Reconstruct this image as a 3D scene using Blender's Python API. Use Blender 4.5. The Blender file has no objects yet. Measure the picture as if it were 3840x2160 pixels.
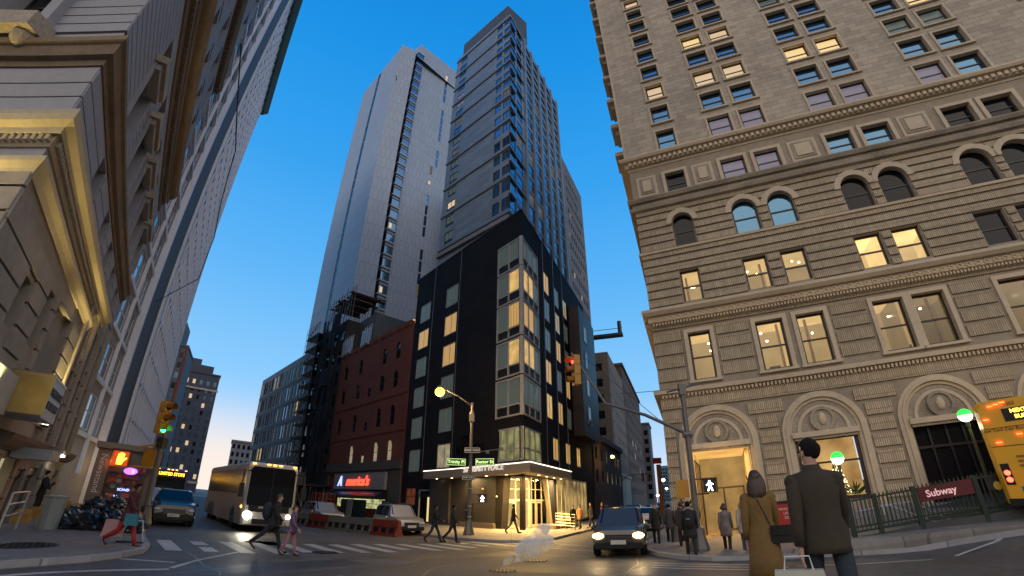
import bpy, bmesh, math, random
from mathutils import Vector, Matrix
R = math.radians
C = bpy.context.scene.collection
scn = bpy.context.scene
# ------------------------------------------------------------------ camera (ultra wide fisheye lens looking up)
cd = bpy.data.cameras.new('camera'); cam = bpy.data.objects.new('camera', cd); C.objects.link(cam)
scn.camera = cam
cd.type = 'PANO'; cd.panorama_type = 'FISHEYE_LENS_POLYNOMIAL'
cd.sensor_width = 36.0; cd.sensor_fit = 'HORIZONTAL'
cd.fisheye_fov = R(200)
cd.fisheye_polynomial_k0 = 0.0
cd.fisheye_polynomial_k1 = -0.061549
cd.fisheye_polynomial_k2 = 0.0
cd.fisheye_polynomial_k3 = 2.9543e-05
cd.fisheye_polynomial_k4 = 0.0
cd.clip_start = 0.05; cd.clip_end = 3000
cam.matrix_world = Matrix.Translation((0, 0, 1.8)) @ Matrix.Rotation(math.pi/2 + 0.4577, 4, 'X') @ Matrix.Rotation(0.002, 4, 'Z')
# ------------------------------------------------------------------ dusk sky
SUN_AZ = R(-52); SUN_EL = R(0.6)
w = bpy.data.worlds.new('World'); scn.world = w; w.use_nodes = True
nt = w.node_tree; nt.nodes.clear()
sky = nt.nodes.new('ShaderNodeTexSky'); sky.sky_type = 'NISHITA'; sky.sun_disc = False
sky.sun_elevation = SUN_EL; sky.sun_rotation = SUN_AZ
sky.air_density = 1.0; sky.dust_density = 0.5; sky.ozone_density = 3.0; sky.altitude = 0
sky.dust_density = 1.0
geo = nt.nodes.new('ShaderNodeTexCoord'); sep = nt.nodes.new('ShaderNodeSeparateXYZ')
nt.links.new(geo.outputs['Generated'], sep.inputs[0])
ramp = nt.nodes.new('ShaderNodeValToRGB'); nt.links.new(sep.outputs['Z'], ramp.inputs[0])
def _lin(c): return tuple(((x/255)/12.92 if x/255 <= .04045 else ((x/255+.055)/1.055)**2.4) for x in c) + (1,)
el = ramp.color_ramp.elements
stops = [(0.0, (205,214,228)), (0.03, (226,234,246)), (0.1, (194,222,252)), (0.22, (140,204,253)), (0.42, (96,182,248)), (0.62, (56,162,240)), (0.8, (28,146,230)), (1.0, (10,122,208))]
while len(el) < len(stops): el.new(0.5)
for e, (p, c) in zip(el, stops): e.position = p; e.color = _lin(c)
# warm afterglow where the sun went down, low over the left hand street
dot = nt.nodes.new('ShaderNodeVectorMath'); dot.operation = 'DOT_PRODUCT'
dot.inputs[1].default_value = (math.sin(R(-36)), math.cos(R(-36)), 0.0)
nt.links.new(geo.outputs['Generated'], dot.inputs[0])
mr = nt.nodes.new('ShaderNodeMapRange'); mr.inputs['From Min'].default_value = 0.92; mr.inputs['From Max'].default_value = 1.0; mr.interpolation_type = 'SMOOTHSTEP'
nt.links.new(dot.outputs['Value'], mr.inputs['Value'])
mz = nt.nodes.new('ShaderNodeMapRange'); mz.inputs['From Min'].default_value = 0.2; mz.inputs['From Max'].default_value = 0.02; mz.interpolation_type = 'SMOOTHSTEP'
nt.links.new(sep.outputs['Z'], mz.inputs['Value'])
mul = nt.nodes.new('ShaderNodeMath'); mul.operation = 'MULTIPLY'; nt.links.new(mr.outputs[0], mul.inputs[0]); nt.links.new(mz.outputs[0], mul.inputs[1])
mx = nt.nodes.new('ShaderNodeMix'); mx.data_type = 'RGBA'; nt.links.new(mul.outputs[0], mx.inputs[0]); nt.links.new(ramp.outputs[0], mx.inputs[6]); mx.inputs[7].default_value = _lin((254,240,228))
mx2 = nt.nodes.new('ShaderNodeMix'); mx2.data_type = 'RGBA'; mx2.blend_type = 'ADD'; mx2.inputs[0].default_value = 0.01
nt.links.new(mx.outputs[2], mx2.inputs[6]); nt.links.new(sky.outputs[0], mx2.inputs[7])
# unseen sky behind the viewer: bright warm glow added to light the facades
mb_ = nt.nodes.new('ShaderNodeMapRange'); mb_.inputs['From Min'].default_value = 0.15; mb_.inputs['From Max'].default_value = -0.45; mb_.interpolation_type = 'SMOOTHSTEP'; nt.links.new(sep.outputs['Y'], mb_.inputs['Value'])
mh_ = nt.nodes.new('ShaderNodeMapRange'); mh_.inputs['From Min'].default_value = 0.85; mh_.inputs['From Max'].default_value = 0.55; mh_.interpolation_type = 'SMOOTHSTEP'; nt.links.new(sep.outputs['Z'], mh_.inputs['Value'])
mm_ = nt.nodes.new('ShaderNodeMath'); mm_.operation = 'MULTIPLY'; nt.links.new(mb_.outputs[0], mm_.inputs[0]); nt.links.new(mh_.outputs[0], mm_.inputs[1])
mx3 = nt.nodes.new('ShaderNodeMix'); mx3.data_type = 'RGBA'; nt.links.new(mm_.outputs[0], mx3.inputs[0]); nt.links.new(mx2.outputs[2], mx3.inputs[6]); 
ml_ = nt.nodes.new('ShaderNodeMapRange'); ml_.inputs['From Min'].default_value = 0.12; ml_.inputs['From Max'].default_value = 0.3; ml_.interpolation_type = 'SMOOTHSTEP'; nt.links.new(sep.outputs['Z'], ml_.inputs['Value'])
mx4 = nt.nodes.new('ShaderNodeMix'); mx4.data_type = 'RGBA'; nt.links.new(ml_.outputs[0], mx4.inputs[0]); mx4.inputs[6].default_value = (.10,.08,.06,1); mx4.inputs[7].default_value = (1.75,1.52,1.34,1); nt.links.new(mx4.outputs[2], mx3.inputs[7])
bg = nt.nodes.new('ShaderNodeBackground'); bg.inputs['Strength'].default_value = 1.0
wo = nt.nodes.new('ShaderNodeOutputWorld')
nt.links.new(mx3.outputs[2], bg.inputs[0]); nt.links.new(bg.outputs[0], wo.inputs[0])
sd = bpy.data.lights.new('sun', 'SUN'); sd.energy = 0.05; sd.angle = R(10); sd.color = (1.0, .62, .38)
so = bpy.data.objects.new('sun', sd); C.objects.link(so)
so.rotation_euler = (R(90) - SUN_EL, 0, math.pi - SUN_AZ)
scn.view_settings.view_transform = 'Standard'; scn.view_settings.look = 'None'; scn.view_settings.gamma = 1.0
scn.view_settings.exposure = 0.0
scn.cycles.volume_bounces = 6; scn.cycles.max_bounces = 8; scn.cycles.sample_clamp_indirect = 6
# ------------------------------------------------------------------ materials
MATS = {}
def _nt(name):
    m = bpy.data.materials.new(name); m.use_nodes = True; n = m.node_tree
    return m, n, n.nodes['Principled BSDF']
def _set(b, **k):
    for a, v in k.items(): b.inputs[a].default_value = v
def col(c): return (c[0], c[1], c[2], 1)
def mat(name, c, rough=.7, metal=0, var=.25, scale=3.0, bump=0.0, pattern=None, c2=None, spec=.5, p=None):
    """surface with noise variation; pattern 'brick' / 'courses' / 'panel' / 'tile' in metres of the UV map"""
    if name in MATS: return MATS[name]
    m, n, b = _nt(name); L = n.links.new
    uv = n.nodes.new('ShaderNodeUVMap'); tc = n.nodes.new('ShaderNodeTexCoord')
    noi = n.nodes.new('ShaderNodeTexNoise'); noi.inputs['Scale'].default_value = scale; noi.inputs['Detail'].default_value = 6; noi.inputs['Roughness'].default_value = .65
    L(uv.outputs[0], noi.inputs['Vector'])
    n2 = n.nodes.new('ShaderNodeTexNoise'); n2.inputs['Scale'].default_value = scale*.09; n2.inputs['Detail'].default_value = 4
    L(tc.outputs['Object'], n2.inputs['Vector'])
    add = n.nodes.new('ShaderNodeMath'); add.operation = 'ADD'; L(noi.outputs[0], add.inputs[0]); L(n2.outputs[0], add.inputs[1])
    mr = n.nodes.new('ShaderNodeMapRange'); mr.inputs['From Min'].default_value = .6; mr.inputs['From Max'].default_value = 1.4
    mr.inputs['To Min'].default_value = 1-var; mr.inputs['To Max'].default_value = 1+var; L(add.outputs[0], mr.inputs['Value'])
    vm = n.nodes.new('ShaderNodeVectorMath'); vm.operation = 'SCALE'; vm.inputs[0].default_value = c[:3]; L(mr.outputs[0], vm.inputs['Scale'])
    src = vm.outputs[0]; h = noi.outputs[0]
    if pattern:
        br = n.nodes.new('ShaderNodeTexBrick'); L(uv.outputs[0], br.inputs['Vector'])
        pw, ph, gap, off = p or (.22, .075, .012, .5)
        br.inputs['Scale'].default_value = 1; br.inputs['Brick Width'].default_value = pw; br.inputs['Row Height'].default_value = ph
        br.inputs['Mortar Size'].default_value = gap; br.offset = off; br.inputs['Mortar Smooth'].default_value = .2
        br.inputs['Color1'].default_value = (1,1,1,1); br.inputs['Color2'].default_value = (.75,.75,.75,1) if c2 is None else col([c2[i]/max(c[i],1e-4) for i in range(3)])
        br.inputs['Mortar'].default_value = (.45,.45,.45,1)
        mm = n.nodes.new('ShaderNodeVectorMath'); mm.operation = 'MULTIPLY'; L(src, mm.inputs[0]); L(br.outputs[0], mm.inputs[1]); src = mm.outputs[0]
        sb = n.nodes.new('ShaderNodeMath'); sb.operation = 'MULTIPLY_ADD'; sb.inputs[1].default_value = -1.5; L(br.outputs['Fac'], sb.inputs[0]); L(noi.outputs[0], sb.inputs[2]); h = sb.outputs[0]
        if not bump: bump = .4
    L(src, b.inputs['Base Color'])
    _set(b, Roughness=rough, Metallic=metal); b.inputs['Specular IOR Level'].default_value = spec
    if bump:
        bu = n.nodes.new('ShaderNodeBump'); bu.inputs['Strength'].default_value = bump; bu.inputs['Distance'].default_value = .02
        L(h, bu.inputs['Height']); L(bu.outputs[0], b.inputs['Normal'])
    MATS[name] = m; return m
def emit(name, c, s=1.0, var=0.0, scale=2.0, kind='noise', c2=None):
    """a glowing surface: lamp lens, screen, or the lit room behind a window"""
    if name in MATS: return MATS[name]
    m, n, b = _nt(name); L = n.links.new
    _set(b, Roughness=.3); b.inputs['Base Color'].default_value = (.02,.02,.02,1)
    b.inputs['Emission Strength'].default_value = s; b.inputs['Emission Color'].default_value = col(c)
    if var:
        uv = n.nodes.new('ShaderNodeUVMap')
        if kind == 'curtain':
            t = n.nodes.new('ShaderNodeTexWave'); t.inputs['Scale'].default_value = scale; t.inputs['Distortion'].default_value = 1.2; t.bands_direction = 'X'; t.inputs['Detail'].default_value = 2
        else:
            t = n.nodes.new('ShaderNodeTexNoise'); t.inputs['Scale'].default_value = scale; t.inputs['Detail'].default_value = 4
        L(uv.outputs[0], t.inputs['Vector'])
        o = t.outputs[0] if kind != 'curtain' else t.outputs[1]
        r = n.nodes.new('ShaderNodeValToRGB'); r.color_ramp.elements[0].position = .3; r.color_ramp.elements[1].position = .7
        d = c2 or tuple(x*(1-var) for x in c)
        r.color_ramp.elements[0].color = col(d); r.color_ramp.elements[1].color = col(c)
        L(o, r.inputs[0]); L(r.outputs[0], b.inputs['Emission Color'])
    MATS[name] = m; return m
def glass(name, c=(.012,.016,.022), rough=.06, var=.0):
    if name in MATS: return MATS[name]
    m, n, b = _nt(name); L = n.links.new
    b.inputs['Base Color'].default_value = col(c); _set(b, Roughness=rough, IOR=1.7); b.inputs['Specular IOR Level'].default_value = .9
    uv = n.nodes.new('ShaderNodeTexCoord'); t = n.nodes.new('ShaderNodeTexNoise'); t.inputs['Scale'].default_value = .7
    bu = n.nodes.new('ShaderNodeBump'); bu.inputs['Strength'].default_value = .06; bu.inputs['Distance'].default_value = .05
    L(uv.outputs['Object'], t.inputs['Vector']); L(t.outputs[0], bu.inputs['Height']); L(bu.outputs[0], b.inputs['Normal'])
    MATS[name] = m; return m
# ------------------------------------------------------------------ mesh builder, local frame: x to the right, y into the wall, z up
class MB:
    def __init__(s): s.v = []; s.f = []; s.m = []; s.mats = []
    def mi(s, m):
        if m not in s.mats: s.mats.append(m)
        return s.mats.index(m)
    def poly(s, pts, m):
        i = len(s.v); s.v += [tuple(p) for p in pts]; s.f.append(tuple(range(i, i+len(pts)))); s.m.append(s.mi(m))
    def box(s, x0, y0, z0, x1, y1, z1, m, skip=''):
        i = len(s.v)
        s.v += [(x0,y0,z0),(x1,y0,z0),(x1,y1,z0),(x0,y1,z0),(x0,y0,z1),(x1,y0,z1),(x1,y1,z1),(x0,y1,z1)]
        k = s.mi(m)
        for nme, q in (('b',(0,3,2,1)),('t',(4,5,6,7)),('f',(0,1,5,4)),('r',(1,2,6,5)),('k',(2,3,7,6)),('l',(3,0,4,7))):
            if nme in skip: continue
            s.f.append(tuple(i+j for j in q)); s.m.append(k)
        return s
    def prism(s, pts, y0, y1, m, ax='y'):
        """outline pts (a,b) pushed from y0 to y1 along axis ax"""
        n = len(pts); i = len(s.v); k = s.mi(m)
        def P(a, b, c): return (a, c, b) if ax == 'y' else ((a, b, c) if ax == 'z' else (c, a, b))
        s.v += [P(a, b, y0) for a, b in pts] + [P(a, b, y1) for a, b in pts]
        s.f.append(tuple(range(i, i+n))); s.m.append(k); s.f.append(tuple(range(i+2*n-1, i+n-1, -1))); s.m.append(k)
        for j in range(n):
            q = (j+1) % n; s.f.append((i+j, i+n+j, i+n+q, i+q)); s.m.append(k)
        return s
    def tube(s, pts, r, m, n=8, caps=True):
        """round tube through 3-D points; r one radius or one per point"""
        rs = r if isinstance(r, (list, tuple)) else [r]*len(pts); k = s.mi(m); P = [Vector(p) for p in pts]; rings = []
        t0 = (P[1]-P[0]).normalized(); up = Vector((0,0,1)) if abs(t0.z) < .9 else Vector((1,0,0))
        a = t0.cross(up).normalized()
        for j, p in enumerate(P):
            t = (P[min(j+1, len(P)-1)] - P[max(j-1, 0)]).normalized()
            a = (a - t*a.dot(t)).normalized(); b = t.cross(a); base = len(s.v)
            rr = rs[j]; rx, ry = (rr if isinstance(rr, (tuple, list)) else (rr, rr))
            for q in range(n):
                an = 2*math.pi*q/n; s.v.append(tuple(p + a*math.cos(an)*rx + b*math.sin(an)*ry))
            rings.append(base)
        for j in range(len(rings)-1):
            for q in range(n):
                w = (q+1) % n; s.f.append((rings[j]+q, rings[j]+w, rings[j+1]+w, rings[j+1]+q)); s.m.append(k)
        if caps:
            s.f.append(tuple(rings[0]+q for q in range(n-1, -1, -1))); s.m.append(k)
            s.f.append(tuple(rings[-1]+q for q in range(n))); s.m.append(k)
        return s
    def ell(s, c, r, m, n=14, k=8):
        """ellipsoid"""
        i = len(s.v); q = s.mi(m); rx, ry, rz = r if isinstance(r, (tuple, list)) else (r, r, r)
        s.v.append((c[0], c[1], c[2]+rz))
        for a in range(1, k):
            th = math.pi*a/k
            for b in range(n):
                ph = 2*math.pi*b/n; s.v.append((c[0]+rx*math.sin(th)*math.cos(ph), c[1]+ry*math.sin(th)*math.sin(ph), c[2]+rz*math.cos(th)))
        s.v.append((c[0], c[1], c[2]-rz)); last = len(s.v)-1
        for b in range(n):
            w = (b+1) % n; s.f.append((i, i+1+b, i+1+w)); s.m.append(q)
            for a in range(k-2):
                o = i+1+a*n; s.f.append((o+b, o+n+b, o+n+w, o+w)); s.m.append(q)
            o = i+1+(k-2)*n; s.f.append((o+b, last, o+w)); s.m.append(q)
        return s
    def loft(s, rings, m, cap=True):
        """rings: lists of equally many 3-D points"""
        k = s.mi(m); b = []
        for rg in rings: b.append(len(s.v)); s.v += [tuple(p) for p in rg]
        n = len(rings[0])
        for j in range(len(rings)-1):
            for q in range(n):
                w = (q+1) % n; s.f.append((b[j]+q, b[j]+w, b[j+1]+w, b[j+1]+q)); s.m.append(k)
        if cap: s.f.append(tuple(b[0]+q for q in range(n-1,-1,-1))); s.m.append(k); s.f.append(tuple(b[-1]+q for q in range(n))); s.m.append(k)
        return s
    def mesh(s, name, smooth=False):
        me = bpy.data.meshes.new(name); me.from_pydata(s.v, [], s.f)
        for m in s.mats: me.materials.append(m)
        me.polygons.foreach_set('material_index', s.m)
        if smooth: me.polygons.foreach_set('use_smooth', [True]*len(s.f))
        me.update()
        uv = me.uv_layers.new(name='UVMap')
        for p in me.polygons:
            nx, ny, nz = abs(p.normal.x), abs(p.normal.y), abs(p.normal.z)
            for li in p.loop_indices:
                c = me.vertices[me.loops[li].vertex_index].co
                uv.data[li].uv = (c.y, c.z) if nx > ny and nx > nz else ((c.x, c.z) if ny >= nz else (c.x, c.y))
        return me
def frame(p, az, z=0.0):
    """4x4 frame at ground point p whose x axis runs along compass azimuth az (degrees, 0 = straight ahead, + = right)"""
    a = R(az); return Matrix.Translation((p[0], p[1], z)) @ Matrix.Rotation(math.pi/2 - a, 4, 'Z')
I4 = Matrix.Identity(4)
def tag(o, label=None, cat=None, group=None, kind=None):
    if label: o['label'] = label
    if cat: o['category'] = cat
    if group: o['group'] = group
    if kind: o['kind'] = kind
    return o
def thing(name, M, label, cat, group=None):
    o = bpy.data.objects.new(name, None); C.objects.link(o); o.matrix_world = M; o['_M'] = [c for r in M for c in r]
    o.empty_display_size = .2
    return tag(o, label, cat, group)
def WM(o):
    v = o['_M']; return Matrix([v[0:4], v[4:8], v[8:12], v[12:16]])
def part(name, mb, parent=None, M=None, smooth=False, label=None, kind=None):
    """one mesh object; M is its WORLD frame (defaults to the parent's)"""
    me = mb.mesh(name, smooth) if isinstance(mb, MB) else mb
    o = bpy.data.objects.new(name, me); C.objects.link(o)
    if M is None: M = WM(parent) if parent else I4
    o['_M'] = [c for r in M for c in r]
    if parent:
        o.parent = parent; o.matrix_basis = WM(parent).inverted() @ M
    else: o.matrix_world = M
    return tag(o, label, kind=kind)
def single(name, mb, label, cat, group=None, M=I4, smooth=False):
    return tag(part(name, mb, None, M, smooth), label, cat, group)
def clean():
    for o in bpy.data.objects:
        if '_M' in o: del o['_M']
def wall_panel(mb, x0, x1, z0, z1, holes, m, mr=None, depth=.3, y=0.0):
    """flat wall at y with rectangular openings (hx0,hx1,hz0,hz1) and their reveals"""
    xs = sorted(set([x0, x1] + [v for h in holes for v in h[:2] if x0 < v < x1])); zs = sorted(set([z0, z1] + [v for h in holes for v in h[2:4] if z0 < v < z1]))
    idx = {}
    def V(x, z):
        k = (x, z)
        if k not in idx: idx[k] = len(mb.v); mb.v.append((x, y, z))
        return idx[k]
    k = mb.mi(m)
    for i in range(len(zs)-1):
        zc = (zs[i]+zs[i+1])/2; row = [h for h in holes if h[2] < zc < h[3]]; run = None
        for j in range(len(xs)-1):
            xc = (xs[j]+xs[j+1])/2
            inside = any(h[0] < xc < h[1] for h in row)
            if not inside:
                mb.f.append((V(xs[j], zs[i]), V(xs[j+1], zs[i]), V(xs[j+1], zs[i+1]), V(xs[j], zs[i+1]))); mb.m.append(k)
    mr = mr or m
    for h in holes:
        a, b, c, d = h[:4]
        mb.poly([(a,y,c),(a,y+depth,c),(a,y+depth,d),(a,y,d)][::-1], mr); mb.poly([(b,y,c),(b,y+depth,c),(b,y+depth,d),(b,y,d)], mr)
        mb.poly([(a,y,d),(b,y,d),(b,y+depth,d),(a,y+depth,d)][::-1], mr); mb.poly([(a,y,c),(b,y,c),(b,y+depth,c),(a,y+depth,c)], mr)
    return mb
_wc = {}
def window(parent, M, w, h, fm, gm, fw=.07, mull=(), trans=(), d=.06, name='window', bottom=None):
    """a window unit (frame mesh with a pane as its own child) in an opening w x h; origin = bottom left, y into the wall"""
    key = (round(w,3), round(h,3), fm.name, fw, tuple(mull), tuple(trans), d, name, bottom[0] if bottom else None, bottom[1].name if bottom else None)
    if key not in _wc:
        f = MB(); f.box(0,0,0,fw,d,h,fm); f.box(w-fw,0,0,w,d,h,fm); f.box(fw,0,0,w-fw,d,fw,fm); f.box(fw,0,h-fw,w-fw,d,h,fm)
        for x in mull: f.box(w*x-fw*.4, .004, fw, w*x+fw*.4, d-.004, h-fw, fm)
        for z in trans: f.box(fw, .008, h*z-fw*.4, w-fw, d-.008, h*z+fw*.4, fm)
        if bottom: f.box(fw, .03, fw, w-fw, d-.002, h*bottom[0]-fw*.4, bottom[1])
        _wc[key] = f.mesh(name)
    o = part(name, _wc[key], parent, M)
    gk = ('g', round(w,3), round(h,3), gm.name, fw, d)
    if gk not in _wc:
        g = MB(); g.box(fw*.5, d*.55, fw*.5, w-fw*.5, d*.55+.012, h-fw*.5, gm); _wc[gk] = g.mesh('pane')
    part('pane', _wc[gk], o, M)
    return o
def off(M, x=0, y=0, z=0): return M @ Matrix.Translation((x, y, z))
FONT = bpy.data.fonts.load('<builtin>') if False else None
def text(name, s, size, m, parent, M, ext=.02, align='CENTER', shear=0, sx=1.0, bold=0.0):
    """raised lettering; M: origin on the wall face, x right, y into the wall, z up"""
    cu = bpy.data.curves.new(name, 'FONT'); cu.body = s; cu.size = size; cu.extrude = ext; cu.align_x = align; cu.align_y = 'CENTER'; cu.shear = shear; cu.offset = bold
    cu.resolution_u = 3
    o = bpy.data.objects.new(name, cu); C.objects.link(o)
    dg = bpy.context.evaluated_depsgraph_get(); me = bpy.data.meshes.new_from_object(o.evaluated_get(dg))
    bpy.data.objects.remove(o); bpy.data.curves.remove(cu)
    me.transform(Matrix.Rotation(math.pi/2, 4, 'X') @ Matrix.Diagonal((sx,1,1,1)))
    me.materials.clear(); me.materials.append(m); me.name = name
    if not me.uv_layers: me.uv_layers.new(name='UVMap')
    return part(name, me, parent, M)
def lamp(name, kind, loc, e, c, parent=None, size=.2, rot=None, spot=None, blend=.5):
    l = bpy.data.lights.new(name, kind); l.energy = e; l.color = c
    if kind == 'POINT': l.shadow_soft_size = size
    if kind == 'AREA': l.size = size
    if kind == 'SPOT': l.shadow_soft_size = size; l.spot_size = R(spot or 60); l.spot_blend = blend
    o = bpy.data.objects.new(name, l); C.objects.link(o); M = Matrix.Translation(loc)
    if rot is not None: M = M @ rot
    if parent: o.parent = parent; o.matrix_basis = WM(parent).inverted() @ M
    else: o.matrix_world = M
    return o
def aim(v):
    """rotation that points a lamp's -Z along v"""
    return Vector(v).to_track_quat('-Z', 'Y').to_matrix().to_4x4()
def azp(az, r): a = R(az); return (r*math.sin(a), r*math.cos(a))
def along(p, az, s): a = R(az); return (p[0]+s*math.sin(a), p[1]+s*math.cos(a))

def clear_glass():
    if 'clear_pane' in MATS: return MATS['clear_pane']
    m, n, b = _nt('clear_pane'); n.nodes.remove(b); o = n.nodes['Material Output']; t = n.nodes.new('ShaderNodeBsdfTransparent'); g = n.nodes.new('ShaderNodeBsdfGlossy'); g.inputs['Roughness'].default_value = .03
    f = n.nodes.new('ShaderNodeFresnel'); f.inputs['IOR'].default_value = 1.5; x = n.nodes.new('ShaderNodeMixShader'); t.inputs[0].default_value = (.92,.9,.85,1)
    n.links.new(f.outputs[0], x.inputs[0]); n.links.new(t.outputs[0], x.inputs[1]); n.links.new(g.outputs[0], x.inputs[2]); n.links.new(x.outputs[0], o.inputs[0]); MATS['clear_pane'] = m; return m
def room(parent, F, x, z, w_, h_, dp, s=1.0, c=(1.0,.68,.28), seed=0, y0=.3, lamps=2):
    """a shallow lit room behind an opening: glowing ceiling and walls, hanging lamps, dark furniture"""
    rnd = random.Random(seed); k = rnd.uniform(.8,1.15)*s; mb = MB(); e = lambda nm, f: emit('room_%s_%.2f_%.2f' % (nm, c[1], round(k*f,2)), c, round(k*f,2), var=.3, scale=.9)
    x0, x1, z0, z1, y1 = x-.6, x+w_+.6, z-.5, z+h_+.25, y0+dp
    mb.poly([(x0,y1,z0),(x1,y1,z0),(x1,y1,z1),(x0,y1,z1)], e('back', .42)); mb.poly([(x0,y0,z1),(x1,y0,z1),(x1,y1,z1),(x0,y1,z1)][::-1], e('ceiling', .85)); mb.poly([(x0,y0,z0),(x0,y1,z0),(x0,y1,z1),(x0,y0,z1)], e('side', .62)); mb.poly([(x1,y0,z0),(x1,y1,z0),(x1,y1,z1),(x1,y0,z1)][::-1], e('side', .5))
    mb.poly([(x0,y0,z0),(x1,y0,z0),(x1,y1,z0),(x0,y1,z0)], mat('room_floor', (.1,.06,.03)))
    for q in range(3): a = rnd.uniform(x0,x1-.5); mb.box(a, y1-rnd.uniform(.3,.8), z0, a+rnd.uniform(.3,.7), y1-.1, z0+rnd.uniform(.6,1.3), mat('furniture', (.05,.03,.02)))
    a = rnd.uniform(x0+.2,x1-.3); mb.box(a, y0+dp*.5, z0, a+.12, y0+dp*.55, z1, mat('room_column', (.35,.25,.13)))
    o = part('room', mb, parent, F)
    for q in range(lamps):
        l = MB(); lx, lz = x+w_*rnd.uniform(.1,.9), z+h_*rnd.uniform(.72,.98); l.ell((lx, y0+dp*rnd.uniform(.3,.7), lz), (.06,.06,.05), emit('ceiling_spot', (1,.85,.55), 12), 8, 5); part('ceiling_lamp', l, o, F)
    return o
# ------------------------------------------------------------------ materials used by the setting
ASPH = mat('asphalt', (.060,.055,.051), rough=.66, var=.75, scale=5, bump=.9)
CONC = mat('pavement', (.19,.175,.155), rough=.7, var=.25, scale=4, pattern='b', p=(1.5,1.5,.02,0), bump=.2)
KERB = mat('kerb_stone', (.30,.30,.31), rough=.7, var=.25, scale=3, pattern='b', p=(1.9,1,.02,0), bump=.2)
PAINT = mat('road_paint', (.36,.34,.30), rough=.6, var=.5, scale=5)
LIME = mat('limestone', (.56,.46,.32), rough=.8, var=.2, scale=3, bump=.3)
LIMEB = mat('limestone_ashlar', (.52,.44,.33), rough=.8, var=.25, scale=2, pattern='b', p=(.9,.34,.012,.5), bump=.35)
LIMET = mat('tooled_limestone', (.58,.465,.31), rough=.85, var=.28, scale=2, pattern='b', p=(.085,.6,.02,0), bump=.5)
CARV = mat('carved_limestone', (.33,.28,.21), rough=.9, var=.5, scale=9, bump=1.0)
GRAN = mat('grey_granite', (.24,.235,.23), rough=.8, var=.18, scale=6, bump=.35)
GRANJ = mat('stippled_granite', (.30,.26,.21), rough=.9, var=.25, scale=30, bump=.6)
BLACKP = mat('charcoal_panel', (.020,.018,.019), rough=.75, spec=.15, var=.15, scale=2, pattern='b', p=(2.6,.62,.01,0), bump=.12)
GREYP = mat('grey_panel', (.25,.30,.36), rough=.4, var=.1, scale=1, pattern='b', p=(2.2,.62,.012,.5), bump=.15)
DGREYP = mat('dark_grey_panel', (.06,.06,.067), rough=.5, var=.12, scale=1)
GTOW = mat('pale_tower_panel', (.38,.45,.54), rough=.55, var=.08, scale=.6, pattern='b', p=(1.1,2.95,.035,.5), bump=.15, c2=(.355,.42,.505))
WHITEP = mat('off_white_panel', (.40,.39,.38), rough=.6, var=.12, scale=1.5, pattern='b', p=(1.6,.8,.015,0), bump=.15)
ALU = mat('light_metal', (.42,.43,.45), rough=.4, metal=.3, var=.05)
WHT = mat('white_paint', (.6,.6,.6), rough=.4, var=.05)
BLK = mat('black_metal', (.012,.012,.013), rough=.4, var=.1)
BRICK = mat('red_brick', (.30,.085,.038), rough=.85, var=.3, scale=3, pattern='b', p=(.22,.075,.012,.5), c2=(.2,.055,.028))
BRICKD = mat('brown_brick', (.13,.09,.065), rough=.85, var=.3, scale=2, pattern='b', p=(.3,.1,.012,.5))
BRICKT = mat('tan_brick', (.24,.19,.145), rough=.85, var=.25, scale=2, pattern='b', p=(.3,.1,.012,.5))
GLS = glass('dark_glass', (.006,.009,.014)); GLS.node_tree.nodes['Principled BSDF'].inputs['IOR'].default_value = 1.42; GLS.node_tree.nodes['Principled BSDF'].inputs['Specular IOR Level'].default_value = .35; GLB = glass('sky_glass', (.085,.20,.32), rough=.07); GLB.node_tree.nodes['Principled BSDF'].inputs['Metallic'].default_value = .85
W1 = emit('warm_room', (1.0,.62,.20), 0.85, var=.5, scale=1.3)
W2 = emit('warm_curtain', (1.0,.60,.20), .75, var=.6, scale=1.6, kind='curtain', c2=(.30,.15,.03))
W3 = emit('pale_room', (.95,.80,.50), .42, var=.55, scale=1.1)
W4 = emit('bright_room', (1.0,.70,.24), 1.05, var=.25, scale=.7)
W5 = emit('dim_room', (.45,.33,.16), .30, var=.7, scale=1.2)
W6 = emit('blind_room', (1.0,.72,.42), .75, var=.12, scale=.4)
W7 = emit('lavender_room', (.55,.48,.62), .35, var=.3, scale=.5)
CURT = mat('sage_curtain', (.14,.17,.16), rough=.6, var=.2)
def curtain_glass():
    m, n, b = _nt('curtained_glass'); L = n.links.new
    uv = n.nodes.new('ShaderNodeUVMap'); t = n.nodes.new('ShaderNodeTexWave'); t.inputs['Scale'].default_value = 2.6; t.inputs['Distortion'].default_value = 1.5
    L(uv.outputs[0], t.inputs['Vector']); r = n.nodes.new('ShaderNodeValToRGB')
    r.color_ramp.elements[0].color = (.05,.07,.065,1); r.color_ramp.elements[1].color = (.15,.19,.17,1)
    L(t.outputs[1], r.inputs[0]); L(r.outputs[0], b.inputs['Base Color']); b.inputs['Roughness'].default_value = .25
    b.inputs['Emission Color'].default_value = (.5,.65,.5,1); L(r.outputs[0], b.inputs['Emission Color']); b.inputs['Emission Strength'].default_value = .35
    MATS['curtained_glass'] = m; return m
WC = curtain_glass()
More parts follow.
